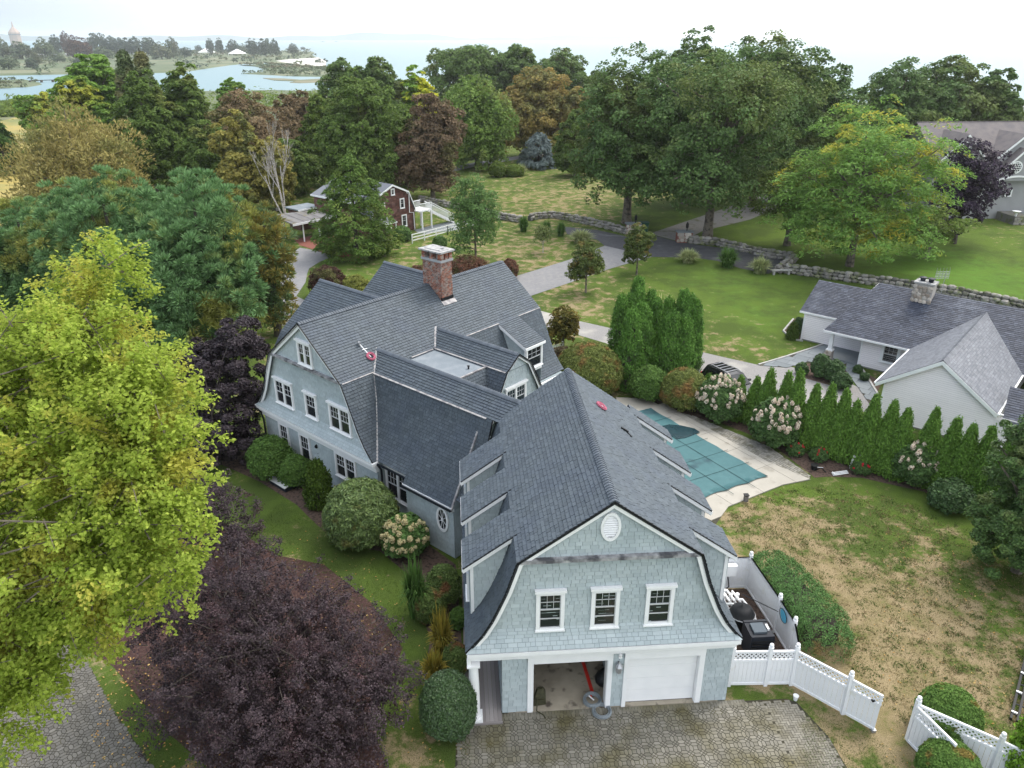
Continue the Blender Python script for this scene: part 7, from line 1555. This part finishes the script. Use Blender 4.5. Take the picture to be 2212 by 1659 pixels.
for i,(x,y) in enumerate(((22.6,96.0),(27.9,91.2))):
    t=thing('stone_pillar',('left','right')[i]+' brownstone gate pillar of the shaded lane','pillar',(x,y,0),group='pillars at the lane entrance'); MB().box(x-.9,y-.5,0,x+.9,y+.5,1.25).build('pillar',K['brickpath'],t); MB().box(x-1.0,y-.6,1.25,x+1.0,y+.6,1.38).build('pillar_cap',K['flag'],t); stone_face(t,(x-.9,y-.52,.1),(1,0,0),(0,-1,0),1.8,1.1,.4,SMC)
    l=thing('lamp',('left','right')[i]+' black lantern on a white post behind the lane pillar','lamp',(x+.3,y,1.38),group='lamps on the lane pillars'); MB().lathe([(.06,1.38),(.06,1.7),(.16,1.75),(.2,2.2),(.1,2.35),(.02,2.5)],8,(x+.3,y,0)).build('lantern',K['black'],l); MB().lathe([(.14,1.8),(.17,2.15)],8,(x+.3,y,0)).build('lantern_glass',K['white'],l)
b=thing('wheeled_bin','dark green wheeled bin beside the left lane pillar','bin',(24.2,96.6,0)); MB().prism([(23.8,96.3,.1),(24.6,96.3,.1),(24.7,96.2,1.25),(23.7,96.2,1.25)],(0,.8,0)).build('body',mat('bin green',(.02,.07,.05)),b); MB().box(23.65,96.1,1.25,24.75,97.1,1.36).build('lid',bpy.data.materials['bin green'],b)
for dx in (-.35,.35): MB().lathe([(.16,-.04),(.16,.04)],10,(24.2+dx,96.9,.16)).build('wheel',K['black'],b)
bn=thing('stone_bench','pale stone bench beside the stone wall corner','bench',(34.2,76.6,0)); MB().box(33.2,76.3,.42,35.4,76.75,.52).build('seat',K['curb'],bn)
for x in (33.4,35.0): MB().box(x,76.35,0,x+.2,76.7,.42).build('leg',K['curb'],bn)
# ---- lattice topped white fence by the garage ----
def ball(c,r): return MB().lathe([(r*1.1,0),(r*1.1,r*.4),(r*.55,r*.55),(r*.8,r*.9),(r,r*1.5),(r*.8,r*2.1),(r*.3,r*2.4)],12,c)
def fence_panel(t,a,b,h=1.75,lat=True,latside=1):
    a,b=Vector((*a,0)),Vector((*b,0)); d=b-a; L=d.length; u=d/L; n=Vector((u.y,-u.x,0)); top=.42 if lat else 0; Z=Vector((0,0,1)); hb=h-top
    for z0,hh in ((.06,.10),(hb-.10,.10),(h-.08,.08)): MB().obox(a+Z*z0-n*.035,d,n*.07,Z*hh).build('rail',K['vinyl'],t)
    k=max(2,round(L/.165)); 
    for i in range(k): MB().obox(a+u*(L*i/k+.004)+Z*.16-n*(.014),u*(L/k-.010),n*.026,Z*(hb-.26)).build('fence_board',K['vinyl'],t)
    if lat:
        m=MB(); z0,z1=hb,h-.08; H_=z1-z0; st=.17; w=.05
        for s in (1,-1):
            x=-H_
            while x<L:
                xa,xb=(x,x+H_) if s>0 else (x+H_,x); za,zb=z0,z1
                if xa<0: za=z0+(-xa)/(abs(xb-xa))*H_; xa=0
                if xb<0: zb=z0+(xa)/(xa-xb)*H_; xb=0
                if xa>L: za=z0+(xa-L)/(xa-xb)*H_; xa=L
                if xb>L: zb=z0+(L-xa)/(xb-xa)*H_; xb=L
                if abs(xa-xb)>.02:
                    p,q=a+u*xa+Z*za,a+u*xb+Z*zb; e=(q-p); m.obox(p+n*(.006*s),e,n*.008,(e.cross(n)).normalized()*w)
                x+=st
        m.build('lattice',K['vinyl'],t)
        for x in (.0,L-.08): MB().obox(a+u*x+Z*hb-n*.028,u*.08,n*.056,Z*(top-.08)).build('stile',K['vinyl'],t)
def post(t,p,h=1.9,r=.07):
    MB().box(p[0]-r,p[1]-r,0,p[0]+r,p[1]+r,h).build('post',K['vinyl'],t); ball((p[0],p[1],h),.085).build('post_cap',K['vinyl'],t)
fA,fB,fC,fD=(10.02,21.55),(12.46,21.42),(13.83,19.92),(14.60,19.06)
f=thing('lattice_fence','white lattice topped fence from the garage corner to the gate','fence',(*fA,0))
for p in (fA,(11.45,21.47),fB,fC): post(f,p)
fence_panel(f,fA,(11.45,21.47)); fence_panel(f,(11.45,21.47),fB); fence_panel(f,fB,fC)
g=thing('fence_gate','white lattice topped gate leaf standing at the end of the fence','gate',(*fC,0)); fence_panel(g,(13.9,19.84),fD); MB().box(14.35,19.2,1.3,14.5,19.3,1.36).build('latch',K['black'],g); MB().box(14.5,19.0,.0,14.65,19.2,.1).build('drop_bolt',K['metal'],g)
g1,g2,g3,g4=(15.35,18.0),(16.46,19.33),(16.3,19.2),(19.2,15.9)
f=thing('lattice_fence','white lattice topped fence in the lower right corner behind the boxwoods','fence',(16.0,18.6,0))
G0=(15.62,18.62); post(f,G0); post(f,(17.55,16.95)); fence_panel(f,G0,(17.55,16.95)); fence_panel(f,(17.55,16.95),(18.9,15.6)); post(f,(18.9,15.6))
g=thing('fence_gate','white gate leaf standing open beside the rounded shrubs','gate',(*G0,0)); fence_panel(g,(15.55,18.5),(15.95,16.9))
# equipment enclosure
e=thing('enclosure_fence','plain white board fence enclosing the pool equipment','fence',(12.9,27.1,0)); E0,E1,E2,E3=(9.75,27.2),(12.75,27.15),(12.95,24.3),(13.05,22.0)
for p in (E1,E2,(13.0,22.9)): post(e,p,1.85)
fence_panel(e,E0,E1,lat=False); fence_panel(e,E1,E2,lat=False); fence_panel(e,E2,(13.0,22.9),lat=False); fence_panel(e,(13.0,22.9),(12.6,21.5),lat=False)
sheet('equipment_ground',[(9.7,21.6),(12.5,21.5),(13,23),(12.8,27.1),(9.7,27.1)],.012,K['mulch'])
h=thing('pool_heater','dark pool heater cabinet behind the lattice fence','heater',(11.55,23.3,0)); MB().box(11.25,22.75,.05,12.2,23.75,1.2).build('cabinet',K['navy'],h)
for k in range(6): MB().box(11.3,22.72,.2+k*.15,12.15,22.75,.27+k*.15).build('vent_slat',K['black'],h)
MB().box(11.42,22.95,1.2,11.95,23.5,1.30).build('top_box',mat('slate top',(.09,.11,.13)),h); MB().box(11.25,22.75,1.2,12.2,22.87,1.23).build('rim',K['navy'],h); MB().box(11.25,23.63,1.2,12.2,23.75,1.23).build('rim',K['navy'],h); MB().box(12.02,23.1,1.2,12.1,23.4,1.3).build('plate',K['white'],h)
fi=thing('pool_filter','black domed pool filter tank beside the heater','filter',(11.15,24.7,0)); MB().lathe([(.42,0),(.5,.1),(.5,.75),(.54,.78),(.54,.86),(.5,.88),(.44,1.05),(.28,1.18),(.1,1.22),(.05,1.3)],20,(11.55,24.6,0)).build('tank',K['black'],fi,smooth=True); MB().lathe([(.55,.79),(.57,.82),(.55,.85)],20,(11.55,24.6,0)).build('clamp_ring',K['metal'],fi)
pi=thing('pool_pipes','white plastic pipe manifold behind the pool filter','pipes',(11.4,25.8,0)); m=MB()
for k in range(4): x=11.0+k*.22; m.tube([(x,26.4-.1*k,.2),(x,26.4-.1*k,.75),(x+.1,25.5,.75),(x+.3,25.4,.4)],.055,6)
m.tube([(10.9,25.9,.6),(12.0,25.7,.6),(12.2,25.0,.5),(12.25,24.3,.2)],.06,6); m.tube([(10.9,25.5,.6),(11.3,25.0,1.0)],.06,6); m.build('pipes',K['white'],pi)
for k in range(3): MB().lathe([(.09,0),(.09,.16)],8,(11.2+k*.3,25.85,.66)).build('valve',K['white'],pi)
pu=thing('pool_pump','black pool pump with a yellow cap beside the garage wall','pump',(10.3,26.2,0)); MB().box(10.45,25.9,.15,10.9,26.5,.8).build('motor',K['black'],pu); MB().box(10.5,25.95,.8,10.85,26.3,.9).build('cap',mat('yellow cap',(.62,.50,.14)),pu); MB().box(10.0,26.55,.55,11.3,27.05,.6).build('shelf',K['metal'],pu)
eb=thing('electric_box','white electric box on the enclosure fence','box',(11.7,27.0,1.1)); MB().box(11.4,26.85,.95,12.05,27.08,1.5).build('box',K['white'],eb); MB().box(11.38,26.83,1.48,12.07,27.08,1.52).build('lid',K['white'],eb); MB().tube([(11.7,26.9,.95),(11.8,26.85,.4),(11.5,26.8,.1)],.025,5).build('cable',K['navy'],eb)
nt_=thing('pool_net','blue leaf net with a dark pole leaning on the enclosure fence','pool net',(12.6,24.5,1.2)); MB().tube([(11.95,25.7,.9),(12.75,23.9,1.45)],.02,5).build('pole',K['navy'],nt_)
c0_=Vector((12.86,23.65,1.45)); MB().poly([c0_+Vector((.02*math.cos(a),.34*math.cos(a),.26*math.sin(a))) for a in [2*math.pi*k/12 for k in range(12)]]).build('net',K['cyan'],nt_); MB().tube([c0_+Vector((-.01,.35*math.cos(a),.27*math.sin(a))) for a in [2*math.pi*k/12 for k in range(13)]],.015,4).build('hoop',K['navy'],nt_)
# ---- garage floor things ----
rs=thing('red_strip','red painted pole lying along the garage floor','pole',(4.7,22.5,.06)); MB().obox((4.62,21.45,.06),(.13,0,0),(-.35,5.0,0),(0,0,.03)).build('pole',K['red'],rs)
coil('hose_coil','grey hose coil lying on the red pole at the garage sill',(4.60,21.12,.08),(0,0,1),.30,K['hose'],'hose',11,.017,'grey hose coils at the garage door'); coil('hose_coil','grey hose coil on the pavers in front of the garage sill',(4.88,20.62,.03),(0,0,1),.31,K['hose'],'hose',11,.017,'grey hose coils at the garage door')
hn=thing('hose_nozzle','small red and white hose fitting inside the coil at the sill','nozzle',(4.62,21.2,.1)); MB().tube([(4.5,21.3,.16),(4.66,21.1,.14)],.03,6).build('body',K['white'],hn); MB().lathe([(.04,0),(.04,.06)],8,(4.58,21.3,.1)).build('ring',K['red'],hn)
bp=thing('backpack','olive green backpack by the left jamb of the open bay','backpack',(2.62,21.25,.06)); P=[(x,y,z) for x,y,z in ((-.25,-.2,0),(.22,-.15,0),(.25,.2,0),(-.2,.22,0),(-.22,-.12,.35),(.2,-.12,.4),(.22,.18,.4),(-.15,.2,.38),(-.1,0,.62),(.12,.0,.66),(.12,.12,.64),(-.08,.14,.62))]
MB().add([(2.62+x,21.25+y,.06+z) for x,y,z in P],[(0,1,5,4),(1,2,6,5),(2,3,7,6),(3,0,4,7),(4,5,9,8),(5,6,10,9),(6,7,11,10),(7,4,8,11),(8,9,10,11)]).build('body',K['olive'],bp); MB().tube([(2.5,21.05,.45),(2.45,20.8,.08),(2.68,20.65,.04),(2.75,20.5,.03)],.025,5).build('strap',K['olive'],bp); MB().obox((2.48,21.04,.12),(.26,.02,0),(0,.06,0),(0,0,.22)).build('pocket',K['olive'],bp)
bg=thing('rubbish_bag','black rubbish bag behind the right jamb of the open bay','bag',(5.0,22.4,.06)); MB().lathe([(.26,0),(.34,.1),(.36,.28),(.28,.45),(.12,.55),(.05,.6),(.12,.67)],11,(5.2,22.0,.06)).build('bag',K['black'],bg,smooth=True); MB().lathe([(.06,.64),(.06,.67)],8,(5.2,22.0,.06)).build('tie',K['black'],bg)
# ---- small yard things ----
ps=thing('pool_speaker','small dark post light at the edge of the pool deck','post light',(15.26,34.2,0)); MB().box(15.16,34.1,0,15.36,34.3,.38).build('body',K['wood'],ps); MB().box(15.13,34.07,.38,15.39,34.33,.42).build('cap',K['black'],ps)
tr=thing('trellis','small white grid trellis leaning in the rose bed','trellis',(22.7,36.9,0))
for k in range(4): MB().obox((22.4+k*.14,36.9+k*.03,.15),(.04,.01,0),(0,.02,0),(.14,.05,.85)).build('slat',K['white'],tr)
for k in range(4): MB().obox((22.36+k*.03,36.88,.3+k*.19),(.62,.13,0),(0,.02,0),(0,0,.04)).build('cross_slat',K['white'],tr)
tb=thing('fallen_trellis','white board frame lying flat on the mulch','trellis',(21.7,36.4,.03)); 
for k in range(3): MB().obox((21.2,36.35+k*.1,.03+.02*k),(1.0,.18,0),(-.01,.06,0),(0,0,.03)).build('slat',K['white'],tb)
MB().obox((21.25,36.3,.1),(.04,0,0),(0,.35,0),(0,0,.03)).build('cross_slat',K['white'],tb)
pt=thing('hose_timer','black pot and hose bits on the mulch beside the paving','pot',(20.5,37.1,0)); MB().lathe([(.16,.0),(.2,.28),(.23,.3),(.18,.3)],12,(20.4,37.15,.02)).build('pot',K['black'],pt); MB().tube([(20.5,37.0,.1),(20.7,36.85,.3),(20.85,36.8,.1),(20.95,36.75,.05)],.035,5).build('hose',K['black'],pt); MB().tube([(20.45,37.0,.25),(20.75,36.8,.33)],.018,4).build('label_stake',K['white'],pt)
cu=thing('cup','white paper cup on the grass edge of the paving','cup',(12.33,20.66,0)); MB().lathe([(.07,.02),(.10,.22),(.105,.23),(.09,.22)],12,(12.33,20.66,0)).build('cup',K['white'],cu); MB().lathe([(.108,.225),(.108,.245)],12,(12.33,20.66,0)).build('rim',K['white'],cu)
for i,(x,y,r_) in enumerate(((20.0,38.9,.45),(21.1,38.2,.5),(22.9,36.6,.5))):
    t=bush('rose',x,y,.75,r_,('rose bush with two red blooms nearest the cobbles','rose bush with red blooms in front of the hedge row','rose bush with pink red blooms beside the trellis')[i],'rose_bush','hydr','rose bush',.09,.06,dens=.35,per=22); heads(t,.75,r_,6,K['rose'],'bloom',.12)
# ladder
ld=thing('ladder','long black ladder with white rung caps lying at the right edge','ladder',(20.5,20,.1)); a0,b0=Vector((19.75,19.1,.12)),Vector((23.2,22.9,.35)); off=Vector((.34,-.31,0))
for k,o_ in enumerate((Vector((0,0,0)),off*.45,off,off*1.5)): MB().obox(a0+o_,b0-a0,Vector((.06,-.055,0)),(0,0,.12)).build('rail',K['black'],ld)
for k in range(9): p=a0.lerp(b0,(k+.5)/9)+Vector((0,0,.04)); MB().obox(p,off*1.5,Vector((.03,.033,0)),(0,0,.03)).build('rung',K['navy'],ld); MB().obox(p+off*(k%2)*1.3+Vector((0,0,.09)),Vector((.14,-.13,0)),Vector((.05,.055,0)),(0,0,.04)).build('rung_cap',K['white'],ld)
# ---- car behind the hedge ----
ct=thing('parked_car','black suv with roof rails parked on the gravel behind the hedge','car',(0,0,0)); 
def loft(secs,cap=True):
    n=len(secs[0]); V=[p for s in secs for p in s]; F=[(i*n+k,i*n+(k+1)%n,(i+1)*n+(k+1)%n,(i+1)*n+k) for i in range(len(secs)-1) for k in range(n)]
    return MB().add(V,F+[tuple(range(n-1,-1,-1)),tuple((len(secs)-1)*n+k for k in range(n))])
def sec(x,w,z0,z1,ch=.12): return [(x,-w,z0),(x,w,z0),(x,w+.02,(z0+z1)/2),(x,w-ch,z1),(x,-w+ch,z1),(x,-w-.02,(z0+z1)/2)]
loft([sec(-2.3,.82,.45,.95),sec(-2.2,.9,.3,1.05),sec(-.9,.93,.28,1.08),sec(.9,.93,.28,1.05),sec(1.9,.9,.3,.98),sec(2.3,.78,.4,.8)]).build('body',K['carpaint'],ct,local=True)
loft([sec(-2.15,.80,1.03,1.1,.06),sec(-1.85,.78,1.03,1.62,.14),sec(-.2,.78,1.05,1.72,.16),sec(.35,.78,1.05,1.66,.16),sec(1.1,.82,1.0,1.06,.06)]).build('cabin',K['carpaint'],ct,local=True)
MB().add([(.42,-.58,1.64),(.42,.58,1.64),(1.08,.72,1.08),(1.08,-.72,1.08)],[(0,1,2,3)]).build('windscreen',K['glass'],ct,local=True).location=(.03,0,.03)
MB().add([(-1.88,-.56,1.6),(-1.88,.56,1.6),(-2.16,.7,1.1),(-2.16,-.7,1.1)],[(0,3,2,1)]).build('rear_window',K['glass'],ct,local=True).location=(-.03,0,.03)
for s in (-1,1):
    MB().add([(-1.6,s*.80,1.1),(.7,s*.82,1.1),(.25,s*.70,1.55),(-1.5,s*.68,1.55)],[(0,1,2,3)]).build('side_window',K['glass'],ct,local=True).location=(0,s*.03,0)
    MB().tube([(-1.6,s*.55,1.72),(-1.4,s*.55,1.8),(.1,s*.55,1.8),(.3,s*.55,1.7)],.025,5).build('roof_rail',K['metal'],ct,local=True)
    for x in (-1.4,1.45):
        w=MB().lathe([(.34,-.11),(.36,-.06),(.36,.06),(.34,.11)],16).build('wheel',K['black'],ct,local=True); w.location=(x,s*.84,.36); w.rotation_euler=(R(90),0,0)
        m=MB().lathe([(.2,-.12),(.2,.12)],10).build('rim',K['metal'],w,local=True)
    MB().box(2.2,s*.62-.14,.68,2.31,s*.62+.14,.82).build('headlight',K['glass'],ct,local=True); MB().box(-2.32,s*.7-.08,.75,-2.24,s*.7+.08,1.0).build('tail_light',K['red'],ct,local=True); MB().box(.65,s*.92-.05,1.1,.8,s*1.0+.08,1.24).build('mirror',K['carpaint'],ct,local=True)
for k in range(5): MB().box(-1.6+k*.38,-.52,1.735,-1.56+k*.38,.52,1.76).build('roof_strip',K['metal'],ct,local=True)
ct.location=(18.95,47.7,.012); ct.rotation_euler=(0,0,R(-66))
# ---- far shore: trees, tents, cars, tower, dock, boats ----
def farcrown(seed,leaf,tall=1,flat=False):
    st=rg.bit_generator.state; L=[(0,0,.55*tall,.42,.42,.42*tall)]+[(.32*math.cos(a),.32*math.sin(a),(.4+.15*math.sin(a*3+seed))*tall,.26,.26,.25*tall) for a in [1.25*k+seed for k in range(5)]]
    P,D=clumps_of(L,.12,-.8); v=foliage(P,D,.13,26,.09,.06); me=bpy.data.meshes.new('crown'); me.from_pydata(v.tolist(),[],np.arange(len(v)).reshape(-1,4).tolist()); me.materials.append(LM[leaf]); return me
FC={(k,i):farcrown(i*1.7,k,1.0 if i<2 else 1.5) for k in ('far','fardark','farred') for i in range(3)}
tm=MB(); trunk(tm,.6,.035); tme=bpy.data.meshes.new('trunk'); tme.from_pydata(tm.v,[],tm.f); tme.materials.append(K['barkdark'])
for i,(x,y,z,s,hh,leaf,v,l) in enumerate(FARTREES):
    t=thing('far_tree',l,'tree',(x,y,z),rz=i*1.3,group='small trees on the far shore'); t.scale=(s,s,hh)
    for nm,me in (('crown',FC[(leaf,v)]),('trunk',tme)): o=bpy.data.objects.new(nm,me); C.objects.link(o); o.parent=t
def scrub(name,P,n,z,leaf,s0,lump):
    xs=[p[0] for p in P]; ys=[p[1] for p in P]; pts=[]
    while len(pts)<n:
        x,y=rnd.uniform(min(xs),max(xs)),rnd.uniform(min(ys),max(ys))
        if inpoly(x,y,P): pts.append((x,y,z))
    P_=np.array(pts); D=np.tile(np.array([[0,0,1.]]),(len(P_),1)); v=foliage(P_,D,lump,24,s0,s0*.7,flat=.5); o=npmesh(name,v,np.arange(len(v)).reshape(-1,4),LM[leaf]); o['kind']='stuff'
scrub('shore_scrub',PENIN,420,-2.2,'far',3.2,6.5); scrub('shore_scrub',PENIN,150,-2.0,'fardark',3.4,8); scrub('spit_scrub',SPIT,150,-2.9,'far',2.0,3.2); scrub('island_scrub',ISLAND,90,-3.0,'far',1.6,2.2)
def near_scrub(pts,n,leaf,lump,s0,name='thicket'):
    P_=np.array([(rnd.uniform(pts[0],pts[1]),rnd.uniform(pts[2],pts[3]),lump*.3) for k in range(n)]); D=np.tile(np.array([[0,0,1.]]),(n,1)); v=foliage(P_,D,lump,40,s0,s0*.65,flat=.7); v[:,2]=np.maximum(v[:,2],.02); o=npmesh(name,v,np.arange(len(v)).reshape(-1,4),LM[leaf]); o['kind']='stuff'
near_scrub((-150,-20,225,320),170,'lime2',5,1.3); near_scrub((-20,130,200,330),180,'darkgreen',6,1.5); near_scrub((-55,-5,126,175),110,'maple2',2.6,.6); near_scrub((60,150,135,200),110,'darkgreen',4.5,1.0); near_scrub((-160,-85,150,225),60,'lime2',2.2,.8)
for i,(x,y) in enumerate(((-395,1383),(-320,1277))):
    t=thing('white_tent',('left','right')[i]+' white peaked tent on the far shore','tent',(x,y,-2.6)); w=11; MB().add([(x-w,y-w,.5),(x+w,y-w,.5),(x+w,y+w,.5),(x-w,y+w,.5),(x,y,7)],[(0,1,4),(1,2,4),(2,3,4),(3,0,4)]).build('canopy',K['white'],t)
    for a in (-1,1):
        for b_ in (-1,1): MB().box(x+a*w*.95-.2,y+b_*w*.95-.2,-2.7,x+a*w*.95+.2,y+b_*w*.95+.2,.6).build('pole',K['white'],t)
cme=MB(); cme.box(-2.2,-.9,.3,2.2,.9,1.0); cme.add([(-1.6,-.8,1.0),(1.0,-.8,1.0),(1.0,.8,1.0),(-1.6,.8,1.0),(-1.2,-.7,1.6),(.5,-.7,1.6),(.5,.7,1.6),(-1.2,.7,1.6)],[(0,1,5,4),(1,2,6,5),(2,3,7,6),(3,0,4,7),(4,5,6,7)]); cm=bpy.data.meshes.new('body'); cm.from_pydata(cme.v,[],cme.f); cm.materials.append(K['white'])
for i in range(26):
    t=thing('distant_car','pale car in the crowded car park on the far shore','car',(-690+i*9.5-(i%3)*3,1290+(i%4)*22+i*1.2,-2.5),rz=.2,group='cars in the far car park'); t.scale=(1.6,1.6,1.6); o=bpy.data.objects.new('body',cm); C.objects.link(o); o.parent=t
tw=thing('water_tower','hazy square tower with a spire on the far left skyline','tower',(-1340,2695,-3)); MB().lathe([(17,-3),(16,30),(17,31),(17,36),(3,52),(1,66)],8,(-1340,2695,0)).build('shaft',mat('tower stone',(.42,.32,.26)),tw); MB().lathe([(18,29),(18,31)],8,(-1340,2695,0)).build('gallery',K['groof'],tw)
dk=thing('dock','low footbridge of wooden piers across the salt pond','footbridge',(-258,562,-4)); A=Vector((-272,552,-2.9)); B=Vector((-236,582,-2.9)); MB().obox(A,B-A,(-.8,1,0),(0,0,.4)).build('deck',K['barkdark'],dk)
for k in range(8): p=A.lerp(B,k/7); MB().box(p.x-.6,p.y-.6,-5,p.x+.6,p.y+.6,-2.9).build('pile',K['barkdark'],dk)
for i,(x,y) in enumerate(BOATS):
    t=thing('boat',('left','right')[i]+' tiny dark boat far out on the bay','boat',(x,y,-4),group='boats on the bay'); MB().add([(x-14,y,-3.2),(x-11,y-3,-4.1),(x+12,y-3,-4.1),(x+16,y,-2.6),(x+12,y+3,-4.1),(x-11,y+3,-4.1),(x-13,y-3,-3),(x+13,y-3,-2.6),(x+13,y+3,-2.6),(x-13,y+3,-3)],[(6,7,3,8,9,0),(1,2,7,6),(2,3,7),(3,4,8),(4,5,9,8),(5,0,9),(0,1,6)]).build('hull',K['navy'],t); MB().box(x-4,y-1.5,-2.9,x+4,y+1.5,-.5).build('cabin',K['navy'],t)
# ---- haze ----
hz=MB().box(-12500,-3200,-7.5,12500,12500,95).build('haze',None); hz['kind']='stuff'
hm_=bpy.data.materials.new('sea haze'); hm_.use_nodes=True; t=hm_.node_tree; t.nodes.clear(); o=t.nodes.new('ShaderNodeOutputMaterial'); v=t.nodes.new('ShaderNodeVolumePrincipled'); v.inputs['Density'].default_value=HAZE; v.inputs['Color'].default_value=(.97,.985,1,1); v.inputs['Anisotropy'].default_value=.65; t.links.new(v.outputs[0],o.inputs['Volume']); hz.data.materials.append(hm_); hz.display_type='WIRE'
